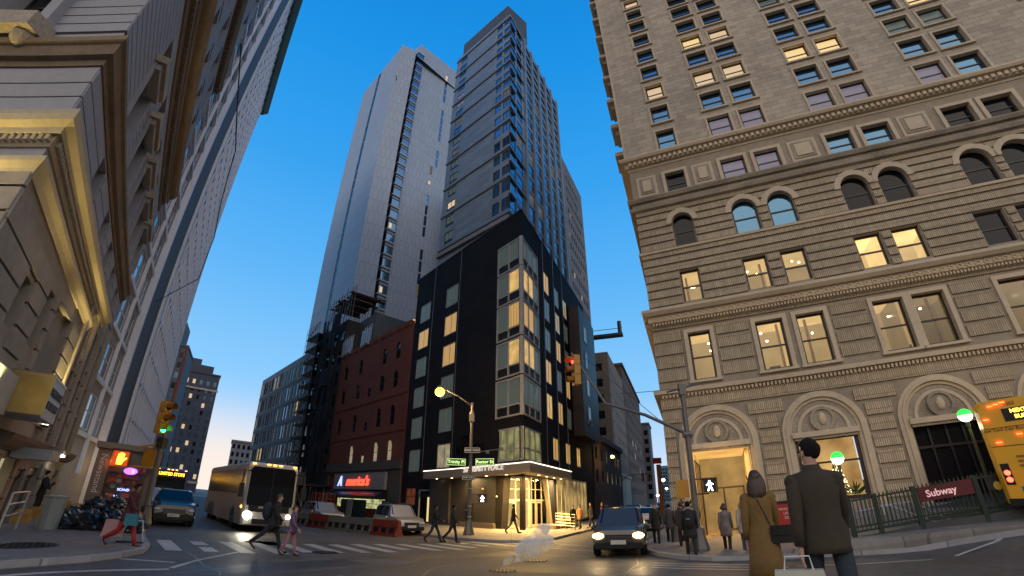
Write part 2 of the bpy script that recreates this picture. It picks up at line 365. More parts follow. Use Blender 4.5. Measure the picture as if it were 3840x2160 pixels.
# ------------------------------------------------------------------ ground: one sheet that rises gently towards the right (the side street climbs)
def gz(x, y=0):
    side = .15*max(0.0, min(x, 30)-10.6)*max(0, min(1, 1-(y-30)/40))
    t = max(0.0, min(1.0, (10.4-math.hypot(x-1, y))/3.2)); t = t*t*(3-2*t)
    return side + (.40*t if x > -3 else .40*t*max(0, 1+(x+3)/3))
def grid_sheet(xs, ys, z0, m, f=gz):
    mb = MB(); k = mb.mi(m)
    for y in ys:
        for x in xs: mb.v.append((x, y, f(x, y)+z0))
    nx = len(xs)
    for j in range(len(ys)-1):
        for i in range(nx-1):
            a = j*nx+i; mb.f.append((a, a+1, a+nx+1, a+nx)); mb.m.append(k)
    return mb
part('road', grid_sheet([-1500,-600,-200,-80,-40,-20]+list(range(-14,15))+[18,24,30,40,80,200,600,1500], [-600,-100,-40,-20]+list(range(-12,16))+[20,30,40,50,60,70,80,120,300,800,2000], 0, ASPH), kind='structure')
def slab(name, pts, h, m, kerb=True, kind='structure', wk=.16):
    """pavement slab with outline pts (counter-clockwise) and a stone kerb round it"""
    mb = MB(); n = len(pts); k = mb.mi(m); i = len(mb.v)
    mb.v += [(x, y, gz(x, y)+h) for x, y in pts]; mb.f.append(tuple(range(i, i+n))); mb.m.append(k)
    q = mb.mi(KERB); i2 = len(mb.v); mb.v += [(x, y, gz(x, y)+h+.004) for x, y in pts]; i3 = len(mb.v); mb.v += [(x, y, gz(x, y)-.05) for x, y in pts]
    for a in range(n):
        b = (a+1) % n; mb.f.append((i3+a, i3+b, i2+b, i2+a)); mb.m.append(q)
    # kerb top strip: inset outline
    ins = []
    for a in range(n):
        p0 = Vector(pts[a-1]); p1 = Vector(pts[a]); p2 = Vector(pts[(a+1) % n])
        d1 = (p1-p0).normalized(); d2 = (p2-p1).normalized(); nn = Vector((-d1.y, d1.x)) + Vector((-d2.y, d2.x))
        if nn.length < 1e-3: nn = Vector((-d1.y, d1.x))
        nn.normalize(); q0 = p1 + nn*wk; ins.append((q0.x, q0.y, gz(q0.x, q0.y)+h+.004))
    i4 = len(mb.v); mb.v += ins
    for a in range(n):
        b = (a+1) % n; mb.f.append((i2+a, i2+b, i4+b, i4+a)); mb.m.append(q)
    return part(name, mb, kind=kind)
TB = -41
def arc(c, r, a0, a1, n=8): return [(c[0]+r*math.cos(R(a0+(a1-a0)*i/n)), c[1]+r*math.sin(R(a0+(a1-a0)*i/n))) for i in range(n+1)]
far = along((-15.1,18.7), -41, 120); far2 = along((-19.5,15.2), -39, 120)
slab('pavement', [(-40,2),(-11.6,5.5),(-10.4,8.6),(-9.75,9.6),(-9.5,10.4),(-9.55,11.4),(-9.8,12.4),(-10.5,13.5),(-11.6,14.7),(-13.2,16.5),(-15.1,18.7), far, (far[0]-6, far[1]-5), (-40, 30)], .14, CONC)
hf = along((-3.1,26.6), -41.5, 120); hr = along((2.4,26.9), 21.5, 150)
slab('pavement', [hf,(-3.1,26.6),(-1.6,25.3),(-.6,24.75),(.4,24.7),(1.3,25.2),(2.0,26.0),(2.4,26.9), hr, (hr[0]-3.5, hr[1]+1), (0.6,36.5),(-2,40), (hf[0]+2, hf[1]+5)], .13, CONC)
rf = along((5.3,20.0), 21.5, 150); r2 = along((7.0,13.9), 115, 60)
slab('pavement', [rf,(5.3,20.0),(4.9,18.4),(4.9,17.0),(5.2,15.6),(5.9,14.5),(7.0,13.9),(8.9,13.0),(10.6,12.2),(14,10.6),(20,7.8), (40,0), (44,8), (9,22.5), (rf[0]+3, rf[1]-1)], .14, CONC)
# painted markings, sheets 4 mm above the road
def strip(mb, a, b, wd, m=PAINT, z=.004):
    d = (Vector(b)-Vector(a)).normalized(); nn = Vector((-d.y, d.x))*wd/2
    q = [Vector(a)-nn, Vector(b)-nn, Vector(b)+nn, Vector(a)+nn]
    mb.poly([(p.x, p.y, gz(p.x, p.y)+z) for p in q], m)
def crosswalk(a, b, depth, az, n, wd=.42, seed=1):
    rnd = random.Random(seed); mb = MB()
    for i in range(n):
        t = (i+.5)/n; p = (a[0]+(b[0]-a[0])*t, a[1]+(b[1]-a[1])*t)
        s0 = rnd.uniform(-.1,.2); L_ = depth*rnd.uniform(.7,1)
        p0 = along(p, az, s0); p1 = along(p, az, L_)
        if rnd.random() < .25:
            pm = along(p, az, L_*.4); pn = along(p, az, L_*.6); strip(mb, p0, pm, wd); strip(mb, pn, p1, wd*.9)
        else: strip(mb, p0, p1, wd)
    return mb
part('crosswalk', crosswalk((-12.3,15.6), (-.9,26.3), 3.5, 137, 15, .46, 3), kind='structure')
mb = MB()
for i in range(3): strip(mb, along((4.3,15.1), 200, i*.5), along((7.1,12.6), 200, i*.5), .12)
strip(mb, (.9,22.6), (4.4,18.3), .1); strip(mb, (1.8,24.4), (4.6,20.4), .08)
strip(mb, (-10.6,7.2), (-7.7,10.7), .2); strip(mb, (-7.8,10.9), (-8.2,12.5), .13); strip(mb, (-8.2,12.5), (-8.5,15.0), .13); strip(mb, (-9.6,11.3), (-8.3,11.7), .16)
strip(mb, (-4.2,12.1), (-1.3,11.6), .12)
strip(mb, (8.4,11.5), (10.4,10.9), .1); strip(mb, (10.4,10.9), (12.2,11.2), .1); strip(mb, (12.2,11.2), (15.0,12.4), .1)
strip(mb, (7.2,12.2), (8.4,11.5), .1)
part('lane_lines', mb, kind='structure')
# dark patches and tar seams in the road
TAR = mat('tar', (.018,.018,.019), rough=.35, var=.3)
PAT = mat('road_patch', (.028,.027,.027), rough=.55, var=.4, scale=3, bump=.3)
mb = MB(); rnd = random.Random(5)
for (x, y, a, l, wd) in [(-6,13,30,5,1.3),(-8.5,17.5,-40,4,1.6),(-2,18,60,6,1.0),(2,14,110,5,1.2),(-11,20,-41,6,1.4),(0,11.5,80,3,1.1),(-3.5,9.5,40,3.5,.9)]:
    strip(mb, along((x,y), a, -l/2), along((x,y), a, l/2), wd, PAT, .002)
for (x, y, a, l, wd) in [(-4,15.5,50,3,1.2),(1.5,12,20,3.4,1.1),(-9,12.5,45,2.6,1.0),(4,16,110,2.4,.9),(-1,21,-41,5,1.5),(-5,20,-41,6,1.1),(6,10.5,100,3,.9)]:
    strip(mb, along((x,y), a, -l/2), along((x,y), a, l/2), wd, mat('worn_patch', (.085,.078,.07), rough=.75, var=.4, scale=4, bump=.6), .0012)
part('road_patches', mb, kind='structure')
mb = MB()
for i in range(34):
    x, y = rnd.uniform(-10,8), rnd.uniform(8.5,25); a = rnd.choice([-41,50,115,20])+rnd.uniform(-12,12); p = (x,y)
    for k in range(5):
        q = along(p, a+rnd.uniform(-14,14), rnd.uniform(.6,1.2)); strip(mb, p, q, .035, TAR, .003); p = q
part('tar_seams', mb, kind='structure')
def manhole(x, y, r, label, z=0):
    mb = MB(); n = 28; IR = mat('cast_iron', (.035,.034,.034), rough=.5, metal=.7, var=.3, scale=8, bump=.6)
    mb.prism([(r*math.cos(2*math.pi*i/n), r*math.sin(2*math.pi*i/n)) for i in range(n)], 0.0, .012, IR, 'z')
    for i in range(-3,4):
        for j in range(-3,4):
            if math.hypot(i,j) < 3.3: mb.box(i*r*.27-r*.09, j*r*.27-r*.09, .0125, i*r*.27+r*.09, j*r*.27+r*.09, .021, IR)
    single('manhole_cover', mb, label, 'manhole cover', M=Matrix.Translation((x, y, gz(x,y)+z+.003)))
manhole(-6.4, 17.0, .45, 'round iron manhole cover in the road in front of the walking pair')
manhole(.8, 16.8, .42, 'iron manhole cover in mid road behind the steam')
manhole(-11.9, 11.0, .62, 'large waffle patterned iron cover in the pavement at the left corner', .14)
manhole(-.25, 14.3, .40, 'iron manhole cover that the white steam rises from')
# ------------------------------------------------------------------ hotel on the corner: dark podium and grey tower
P0 = (0.8, 34.6); HLa = -40.0; HRa = 21.5; Hh = 26.85
hotel = thing('hotel_building', Matrix.Translation((P0[0], P0[1], 0)), 'charcoal corner hotel with lit glass corner bays and a slim grey blue tower above', 'building')
FL = frame(along(P0, HLa, 18.5), HLa+180)      # x runs from the left end (0) to the corner (18.5)
def SL(s): return 18.5 - s
FR = frame(P0, HRa)
WR = 24.0
# bay rows (corner glass bays), z of the bottoms
bays = [(8.35,11.4),(11.55,14.6),(14.75,17.85),(17.95,20.95),(21.05,23.95)]
colz = [4.95,8.22,11.4,14.6,17.8,20.95]
holesL = [(SL(3.1), 18.5, a, b) for a, b in bays] + [(SL(2.75), 18.5, 5.0, 7.5)]
winL = []
for z in colz:
    hB = 2.2; winL.append((SL(11.98), z, 2.25, hB, 'B'))
    winL.append((SL(17.35), z-.12 , 2.2, 2.15, 'A'))
holesL += [(x, x+w_, z, z+h_) for x, z, w_, h_, c in winL]
# street level: recessed corner entrance, lit shop window, small window
holesL += [(SL(2.6), 18.5, 0.0, 3.95), (SL(14.9), SL(12.55), .2, 3.1), (SL(17.6), SL(15.6), 1.6, 3.3)]
mb = MB(); wall_panel(mb, 0, 18.5, 0, Hh, holesL, BLACKP, depth=.25)
mb.box(0, .25, 0, .02, 12, Hh, BLACKP)
part('wall', mb, hotel, FL)
holesR = [(0, 4.15, a, b) for a, b in bays] + [(0, 4.15, 5.0, 7.5)]
winR = []
for i, z in enumerate([8.9,12.1,15.2,18.3,21.2]):
    winR.append((6.35, z+.3, 1.75, 2.25)); winR.append((10.0, z+.3, 1.7, 2.2)); winR.append((13.3, z+.3, 1.6, 2.2))
for x in (7.9,12.2,16.5): winR.append((x, 5.65, 1.75, 2.05))
holesR += [(x, x+w_, z, z+h_) for x, z, w_, h_ in winR] + [(0, 7.2, 0, 3.95), (8.6, 20.2, .35, 4.25)]
mb = MB(); wall_panel(mb, 0, WR, 0, Hh, holesR, BLACKP, depth=.25); part('wall', mb, hotel, FR)
# podium roof slab / parapet coping, far walls
e1 = along(P0, HLa, 18.5); e2 = along(P0, HRa, WR); e3 = (e1[0]+(e2[0]-P0[0]), e1[1]+(e2[1]-P0[1]))
mb = MB(); mb.poly([(e1[0],e1[1],Hh-1.2),(P0[0],P0[1]+.05,Hh-1.2),(e2[0],e2[1],Hh-1.2),(e3[0],e3[1],Hh-1.2)], DGREYP)
for a, b in ((e1, e3), (e2, e3)): mb.poly([(a[0],a[1],0),(b[0],b[1],0),(b[0],b[1],Hh),(a[0],a[1],Hh)], BLACKP)
part('roof', mb, hotel, I4)
mb = MB(); mb.box(-.02,-.05,Hh,18.55,.25,Hh+.08, DGREYP); part('coping', mb, hotel, FL)
mb = MB(); mb.box(.0,-.05,Hh,WR,.25,Hh+.08, DGREYP); part('coping', mb, hotel, FR)
mb = MB(); mb.box(15.6,-1.2,8.8,23.8,-.002,23.6,mat('umber_panel', (.045,.028,.024), rough=.5, var=.15, pattern='b', p=(2.6,.8,.012,0)))
ov = part('side_wing', mb, hotel, FR)
for i in range(4): window(hotel, off(FR, 17.6, -1.26, 10.2+i*3.2), 1.5, 2.1, mat('window_frame_grey', (.38,.37,.36), rough=.45, var=.05), WC if i % 2 else GLS, fw=.09)
# thin metal joints on the facade
mb = MB()
for s in (9.45, 14.55): mb.box(SL(s)-.015,-.02,4.6,SL(s)+.015,.0,Hh, ALU)
part('joint_strip', mb, hotel, FL)
mb = MB()
for s in (6.1, 9.7, 13.1): mb.box(s-.02,-.03,4.6,s+.02,.0,Hh, ALU)
part('joint_strip', mb, hotel, FR)
FRM = mat('window_frame_grey', (.38,.37,.36), rough=.45, var=.05)
lit = {('B',4):W2, ('B',3):W2, ('A',4):W2, ('A',1):WC, ('A',2):WC, ('B',5):WC, ('A',5):WC, ('B',2):WC, ('B',1):WC, ('A',3):WC, ('B',0):W3, ('A',0):WC}
for k, (x, z, w_, h_, c) in enumerate(winL):
    i = k//2; window(hotel, off(FL, x, .03, z), w_, h_, FRM, lit[(c, i)], fw=.1, mull=(.55,))
rl = {0: [W1,W2,WC,WC,W2], 1: [W2,WC,W2,W3,WC], 2: [WC,W2,WC,WC,W3], 3: [WC,WC,W2,WC,WC]}
for k, (x, z, w_, h_) in enumerate(winR):
    g = rl[k % 3][k//3 % 5] if k < 15 else W2
    window(hotel, off(FR, x, .04, z), w_, h_, FRM, g, fw=.09, mull=(.5,))
# corner bays
for i, (a, b) in enumerate(bays):
    hb = b-a; gl = [WC, W1, W2, W1, WC][i]
    for F_, x0, w_, q in ((FL, SL(3.1), 3.0, 0), (FR, .1, 4.05, 1)):
        n = 2 if q == 0 else 3; ww = w_/n
        mb = MB()
        for j in range(n+1): mb.box(x0+j*ww-.07, -.12, a, x0+j*ww+.07, .06, b, FRM)
        mb.box(x0, -.11, a, x0+w_, .05, a+.14, FRM); mb.box(x0, -.11, b-.14, x0+w_, .05, b, FRM); mb.box(x0, -.1, a+.82, x0+w_, .04, a+.94, FRM)
        mb.box(x0, -.02, a+.14, x0+w_, .03, a+.82, BLK)
        fo = part('bay_window', mb, hotel, F_)
        for j in range(n):
            g = gl if (i in (1,2,3) and ((q == 0 and j == 1) or (q == 1 and j < 2))) else WC
            if i == 2 and q == 0 and j == 1: g = W1 if i != 2 else W2
            p = MB(); p.box(x0+j*ww+.07, -.03, a+.94, x0+(j+1)*ww-.07, -.015, b-.14, g); part('pane', p, fo, F_)
mb = MB()
for a, b in bays: mb.box(-.13, -.16, a-.02, .13, .14, b+.02, FRM)
part('corner_post', mb, hotel, FR)
# slanted glass box above the canopy
for F_, x0, x1, sl in ((FL, SL(2.75), 18.45, 1), (FR, .05, 4.15, -1)):
    mb = MB(); n = 3; a, b = 5.0, 7.5
    for j in range(n+1):
        t = j/n; xb = x0+(x1-x0)*t; k = (.35*(1-t) if sl > 0 else -.35*t)
        mb.prism([(xb-.06, a), (xb+.06, a), (xb+.06+k, b), (xb-.06+k, b)], -.1, .05, FRM)
    mb.box(x0, -.09, a, x1, .04, a+.14, FRM); mb.box(x0, -.09, b-.12, x1, .04, b, FRM); mb.box(x0, -.08, a+.85, x1, .03, a+.95, FRM)
    fo = part('bay_window', mb, hotel, F_); p = MB(); p.box(x0+.05, -.02, a+.1, x1-.05, -.005, b-.1, emit('lounge', (.62,.60,.24), .55, var=.75, scale=1.1, c2=(.10,.10,.035))); part('pane', p, fo, F_)
# canopy with light line
cs = mat('canopy_metal', (.30,.28,.26), rough=.4, metal=.4, var=.08)
CA = 1.35
mb = MB(); z0, z1 = 3.98, 4.78
pl = [along(along(P0, HLa, 11.9), HLa-90, CA), along(along(P0, HLa, -1.5), HLa-90, CA)]
pr = [along(along(P0, HRa, -1.2), HRa+90, CA), along(along(P0, HRa, 8.7), HRa+90, CA)]
# corner of the canopy: where the two outer edges meet
def meet(p, a, q, b):
    d1 = Vector((math.sin(R(a)), math.cos(R(a)))); d2 = Vector((math.sin(R(b)), math.cos(R(b)))); w_ = Vector(q)-Vector(p)
    den = d1.x*d2.y-d1.y*d2.x; t = (w_.x*d2.y-w_.y*d2.x)/den; v = Vector(p)+d1*t; return (v.x, v.y)
cc = meet(pl[0], HLa, pr[1], HRa)
outl = [pl[0], cc, pr[1], along(P0, HRa, 8.7), P0, along(P0, HLa, 11.9)]
mb.prism(outl, z0+.35, z1-.04, cs, 'z')
mb.prism([(x*.999, y*.999) for x, y in outl], z0, z0+.35, mat('canopy_soffit', (.25,.22,.19), rough=.5, var=.1), 'z')
can = part('canopy', mb, hotel, I4)
LEDM = emit('led_strip', (1.0,.80,.62), 3.5)
mb = MB()
def edge_box(mb, a, b, z0, z1, t0, t1, m):
    d = (Vector(b)-Vector(a)).normalized(); nn = Vector((d.y, -d.x))
    q = [Vector(a)+nn*t0, Vector(b)+nn*t0, Vector(b)+nn*t1, Vector(a)+nn*t1]; mb.prism([(p.x, p.y) for p in q], z0, z1, m, 'z')
edge_box(mb, pl[0], cc, z1-.16, z1-.11, .0, .03, LEDM); edge_box(mb, cc, pr[1], z1-.16, z1-.11, 0, .03, LEDM); part('light_strip', mb, can, I4)
DL = emit('downlight', (1.0,.72,.35), 14)
for s in (10.6, 8.2, 5.8, 3.4, 1.0):
    p = along(along(P0, HLa, s), HLa-90, .7); mb = MB(); mb.prism([(p[0]+.09*math.cos(t*.785), p[1]+.09*math.sin(t*.785)) for t in range(8)], z0-.012, z0-.002, DL, 'z'); part('downlight', mb, can, I4)
for s in (1.5, 3.5, 5.5, 7.5):
    p = along(along(P0, HRa, s), HRa+90, .7); mb = MB(); mb.prism([(p[0]+.09*math.cos(t*.785), p[1]+.09*math.sin(t*.785)) for t in range(8)], z0-.012, z0-.002, DL, 'z'); part('downlight', mb, can, I4)
FC = frame(along(pl[0], HLa, 0), HLa+180)
text('address_letters', '50 TRINITY PLACE', .62, emit('address_glow', (1.0,.85,.7), .75), can, off(FC, 8.9, -.06, 4.47), .04)
LB = mat('black_letters', (.004,.004,.005), rough=.3, var=0)
text('hotel_letters', 'HOTEL', .62, LB, hotel, off(FL, SL(7.0), -.08, 7.35), .06)
text('hotel_letters', 'INDIGO', 1.15, LB, hotel, off(FL, SL(6.7), -.08, 6.35), .06, bold=.01)
# recessed glazed entrance below the canopy
ENT = emit('lobby_room', (1.0,.66,.24), 1.1, var=.75, scale=.9, c2=(.22,.13,.03))
ENT2 = emit('lobby_bright', (1.0,.74,.32), 1.5, var=.4, scale=1.5)
ef = along(P0, HLa, 2.6); er = along(P0, HRa, 7.2)
# two glazed screens: left screen parallel to the right hand wall, right screen parallel to the left hand wall
q0 = along(ef, HRa, .3); aa = math.degrees(math.atan2(er[0]-q0[0], er[1]-q0[1])); Ld = math.hypot(er[0]-q0[0], er[1]-q0[1])
mid = along(q0, aa+28, 2.2)
EF1 = frame(q0, aa+28); L1 = 2.2
a2 = math.degrees(math.atan2(er[0]-mid[0], er[1]-mid[1])); EF2 = frame(mid, a2); L2 = math.hypot(er[0]-mid[0], er[1]-mid[1])
FRW = mat('door_frame_cream', (.42,.38,.30), rough=.5, var=.05)
for F_, L_, n, g in ((EF1, L1, 2, ENT2), (EF2, L2, 4, ENT)):
    mb = MB(); ww = L_/n
    for j in range(n+1): mb.box(j*ww-.05, -.05, .14, j*ww+.05, .05, 4.0, FRW)
    mb.box(0, -.04, 2.15, L_, .04, 2.27, FRW); mb.box(0,-.04,3.85,L_,.04,4.0,FRW); mb.box(0,-.04,.14,L_,.04,.22,FRW)
    mb.box(0, -.035, 3.0, L_, .035, 3.06, FRW)
    e_ = part('entrance_screen', mb, hotel, F_)
    p = MB(); p.box(.02, .01, .2, L_-.02, .025, 3.9, clear_glass()); part('pane', p, e_, F_); room(hotel, F_, .3, .6, L_-.6, 3.1, 3.2, 1.9 if n == 2 else 1.5, (1.0,.70,.27), seed=n, y0=.1, lamps=4)
    for j in range(n-1 if n == 2 else 2):
        dd = MB(); x = j*ww+.06; dd.box(x+.02,-.09,.18,x+.12,-.051,2.12,FRW); dd.box(x+ww-.24,-.09,.18,x+ww-.14,-.051,2.12,FRW); dd.box(x+.12,-.09,1.98,x+ww-.24,-.051,2.12,FRW); dd.box(x+.12,-.09,.18,x+ww-.24,-.051,.4,FRW)
        dd.tube([(x+ww-.3,-.14,.8),(x+ww-.3,-.14,1.5)], .018, ALU)
        part('door', dd, e_, F_)
# leaning piers of the entrance
mb = MB(); mb.prism([(SL(3.0),0.0),(SL(2.3),0.0),(SL(1.95),4.0),(SL(2.75),4.0)], -.12, .5, BLACKP); part('leaning_pier', mb, hotel, FL)
mb = MB(); mb.prism([(6.7,.0),(8.3,.0),(7.2,4.1),(5.4,4.1)], -.1, .4, BLACKP); mb.prism([(6.55,.1),(6.72,.1),(5.42,4.05),(5.25,4.05)], -.14, .42, FRW); part('leaning_pier', mb, hotel, FR)
# storefront along the side street
mb = MB()
for j in range(9): mb.box(8.6+j*1.45-.04, -.03, .35, 8.6+j*1.45+.04, .08, 4.2, FRW)
mb.box(8.6,-.03,.35,20.2,.08,.5,FRW); mb.box(8.6,-.03,4.1,20.2,.08,4.25,FRW)
sf = part('storefront', mb, hotel, FR); p = MB(); p.box(8.6,.03,.4,20.2,.045,4.2, emit('bar_room', (.95,.62,.20), .6, var=.85, scale=.7, c2=(.09,.06,.02))); part('pane', p, sf, FR)
# left street level: lit shop window with a bicycle, and its plinth
mb = MB(); mb.box(SL(14.9),.0,.2,SL(14.8),.1,3.1,FRM); mb.box(SL(12.65),.0,.2,SL(12.55),.1,3.1,FRM); mb.box(SL(14.8),.0,3.0,SL(12.65),.1,3.1,FRM); mb.box(SL(14.8),0,2.45,SL(12.65),.09,2.6,BLK)
sw = part('shop_window', mb, hotel, FL); p = MB(); p.box(SL(14.8),.9,.2,SL(12.65),.92,2.45,emit('shop_room', (1.0,.78,.34), 1.0, var=.15, scale=.5)); p.box(SL(14.8),.06,2.6,SL(12.65),.07,3.0,GLS); part('pane', p, sw, FL)
window(hotel, off(FL, SL(17.6), .05, 1.6), 2.0, 1.7, BLK, emit('deli_glow', (.5,.12,.04), .35, var=.9, scale=2.5), fw=.08, trans=(.5,))
mb = MB(); mb.box(SL(9.0),-.35,.13,SL(2.95),.0,.5,mat('stone_plinth', (.16,.13,.10), rough=.7)); part('plinth', mb, hotel, FL)
mb = MB(); mb.box(SL(12.4),-.3,.13,SL(9.2),.0,3.95,mat('bronze_panel', (.07,.062,.055), rough=.5, var=.1, pattern='b', p=(1.6,.8,.012,0))); part('bronze_panel', mb, hotel, FL)
mb = MB(); mb.box(SL(9.19),-.08,.5,SL(3.05),-.002,3.95,mat('bronze_panel', (.07,.062,.055))); part('bronze_panel', mb, hotel, FL)
mb = MB(); mb.box(SL(6.9),-.16,.75,SL(5.9),-.085,1.95,BLK); mb.box(SL(6.85),-.17,1.4,SL(5.95),-.161,1.44,ALU); part('notice_board', mb, hotel, FL)
for q, r_ in (((SL(4.6),-.14,3.05),.1), ((SL(1.9)-.9,-.14,2.45),.07)): mb = MB(); mb.ell(q, r_, WHT); part('camera_dome', mb, hotel, FL, smooth=True)
# ---- tower
T0 = azp(-.5, 40); TLa = -46; TRa = 25; TW = 12.05; TD = 19.8
TL = frame(along(T0, TLa, TW), TLa+180); TR = frame(T0, TRa)
slabs = [30.5,35.4,39.8,44.4,48.7,52.5,56.0,59.5,62.9,66.7]
Zt = 67.6; zb = 24.0
mb = MB(); holes = []
wl = []
for i in range(9):
    a, b = slabs[i], slabs[i+1]; f2 = (b-a)/2
    for j in range(2):
        z = a+.55+j*f2; h_ = f2-.85; wl += [(TW-11.0, z, 1.55, h_, i, j, 0), (TW-2.6, z, 1.1, h_, i, j, 1), (TW-1.15, z, 1.15, h_, i, j, 2)]
holes = [(x, x+w_, z, z+h_) for x, z, w_, h_, i, j, c in wl]
wall_panel(mb, 0, TW, zb, Zt, holes, GREYP, DGREYP, depth=.2)
part('tower_wall', mb, hotel, TL)
rnd = random.Random(11)
for x, z, w_, h_, i, j, c in wl:
    g = GLB
    if c == 0: g = {(0,0):WC,(0,1):WC,(1,0):W6,(1,1):WC,(2,0):WC,(2,1):WC,(3,0):W5,(3,1):WC,(4,1):W5,(6,0):W7,(5,1):W7}.get((i,j), GLB)
    if c == 2 and (i, j) == (4, 0): g = W5
    window(hotel, off(TL, x, .03, z), w_, h_, DGREYP, g, fw=.08, mull=(.5,) if c != 1 else (), bottom=(.3, BLK) if c == 0 else None)
mb = MB()
wr = []
for i in range(9):
    a, b = slabs[i], slabs[i+1]; f2 = (b-a)/2
    for j in range(2):
        z = a+.45+j*f2; h_ = f2-.6; wr += [(.15,z,1.6,h_),(2.2,z,1.7,h_)] + [(5.5+k*2.85, z, 2.0, h_) for k in range(5)]
for j in range(3):
    wr += [(5.5+k*2.85, 24.9+j*1.9, 2.0, 1.5) for k in range(5)]
wall_panel(mb, 0, TD, zb, Zt, [(x, x+w_, z, z+h_) for x, z, w_, h_ in wr], GREYP, DGREYP, depth=.18); part('tower_wall', mb, hotel, TR)
mb = MB()
for x, z, w_, h_ in wr:
    pass
m_f = MB(); m_g = MB()
for k, (x, z, w_, h_) in enumerate(wr):
    F_ = off(TR, x, .03, z)
    window(hotel, F_, w_, h_, DGREYP, GLB if rnd.random() < .96 else W5, fw=.06, trans=(.3,))
    if k > 88: break
# remaining panes past a hundred windows on the tower: one part
m_g = MB()
for k, (x, z, w_, h_) in enumerate(wr):
    if k > 89: m_g.box(x, .1, z, x+w_, .115, z+h_, GLB); m_g.box(x, .06, z+h_*.3-.03, x+w_, .099, z+h_*.3+.03, DGREYP); m_g.box(x+w_*.5-.03, .06, z, x+w_*.5+.03, .098, z+h_, DGREYP)
part('windows', m_g, hotel, TR, kind='stuff')
BAND = mat('band_grey', (.17,.20,.24), rough=.5)
for z in slabs:
    mb = MB(); mb.box(-.02, -.15, z-.12, TW+.1, -.001, z+.08, BAND); part('floor_band', mb, hotel, TL)
    mb = MB(); mb.box(-.2, -.16, z-.12, 4.6, -.001, z+.08, BAND); part('floor_band', mb, hotel, TR)
mb = MB(); mb.box(-.02,-.3,slabs[0]-1.0,TW,-.001,slabs[0]-.5,mat('pale_band', (.28,.26,.24))); part('pale_band', mb, hotel, TL)
for k in range(6): mb = MB(); mb.box(4.75+k*2.85, -.25, zb, 5.2+k*2.85, -.001, Zt, GREYP); part('pilaster', mb, hotel, TR)
# little corner balconies
for i in range(9):
    a, b = slabs[i], slabs[i+1]; m_ = (a+b)/2; mb = MB()
    mb.box(-.2, -.28, m_-.12, 1.5, -.001, m_+.1, BAND); mb.box(-.2, -.28, m_+.1, 1.5, -.24, m_+.75, GLB); part('corner_balcony', mb, hotel, TR)
mb = MB(); mb.poly([tuple(list(along(T0,TLa,TW))+[Zt]), (T0[0],T0[1],Zt), tuple(list(along(T0,TRa,TD))+[Zt]), tuple(list(along(along(T0,TRa,TD),TLa,TW))+[Zt])], DGREYP)
a_ = along(T0,TLa,TW); b_ = along(T0,TRa,TD); c_ = along(b_,TLa,TW)
for u, v in ((a_,c_),(c_,b_)): mb.poly([(u[0],u[1],zb),(v[0],v[1],zb),(v[0],v[1],Zt),(u[0],u[1],Zt)], GREYP)
part('tower_back', mb, hotel, I4)
mb = MB(); MF = frame(along(azp(-1.0,43), TLa, 10.9), TLa+180); mb.box(0,0,Zt-1,10.9,4.5,75.0,mat('mechanical_screen', (.07,.075,.085), rough=.6, pattern='b', p=(1.3,2.2,.02,0))); part('mechanical_penthouse', mb, hotel, MF)
# lights of the canopy and the entrance
lamp('canopy_light', 'AREA', (*along(along(P0, HLa, 6), HLa-90, .9), 3.93), 120, (1,.66,.28), can, size=1.2)
lamp('canopy_light', 'AREA', (*along(along(P0, HRa, 1.2), HRa+90, 1.0), 3.9), 1300, (1,.60,.18), can, size=1.5)
lamp('canopy_light', 'AREA', (*along(along(P0, HRa, 6.8), HRa+90, 1.0), 3.9), 800, (1,.68,.28), can, size=1.2)
lamp('canopy_light', 'AREA', (*along(along(P0, HLa, .8), HLa-90, .8), 3.9), 900, (1,.60,.18), can, size=1.0)
# ramp railing by the entrance
rail = MB(); ST = mat('brushed_steel', (.5,.48,.42), rough=.3, metal=.8, var=.05)
RF = frame(along(along(P0, HRa, 1.6), HRa+90, 1.9), HRa+8)
for z in (.45,.65,.85,1.05,1.25): rail.tube([(0,0,z),(4.4,0,z+.12)], .02, ST, 6); rail.tube([(0,.0,z),(-.3,-1.6,z-.1)], .02, ST, 6)
for k in range(6): rail.tube([(k*.88,0,.13),(k*.88,0,1.3)], .025, ST, 6)
for k in range(1,3): rail.tube([(-.15*k,-.8*k,.13),(-.15*k,-.8*k,1.18)], .025, ST, 6)
rl_ = MB(); rl_.box(0,.05,.13,4.5,1.3,.42,mat('stone_plinth', (.16,.13,.10)))
rr = thing('ramp_railing', RF, 'steel bar railing round the entrance ramp under the hotel canopy', 'railing'); part('rails', rail, rr); part('ramp', rl_, rr)
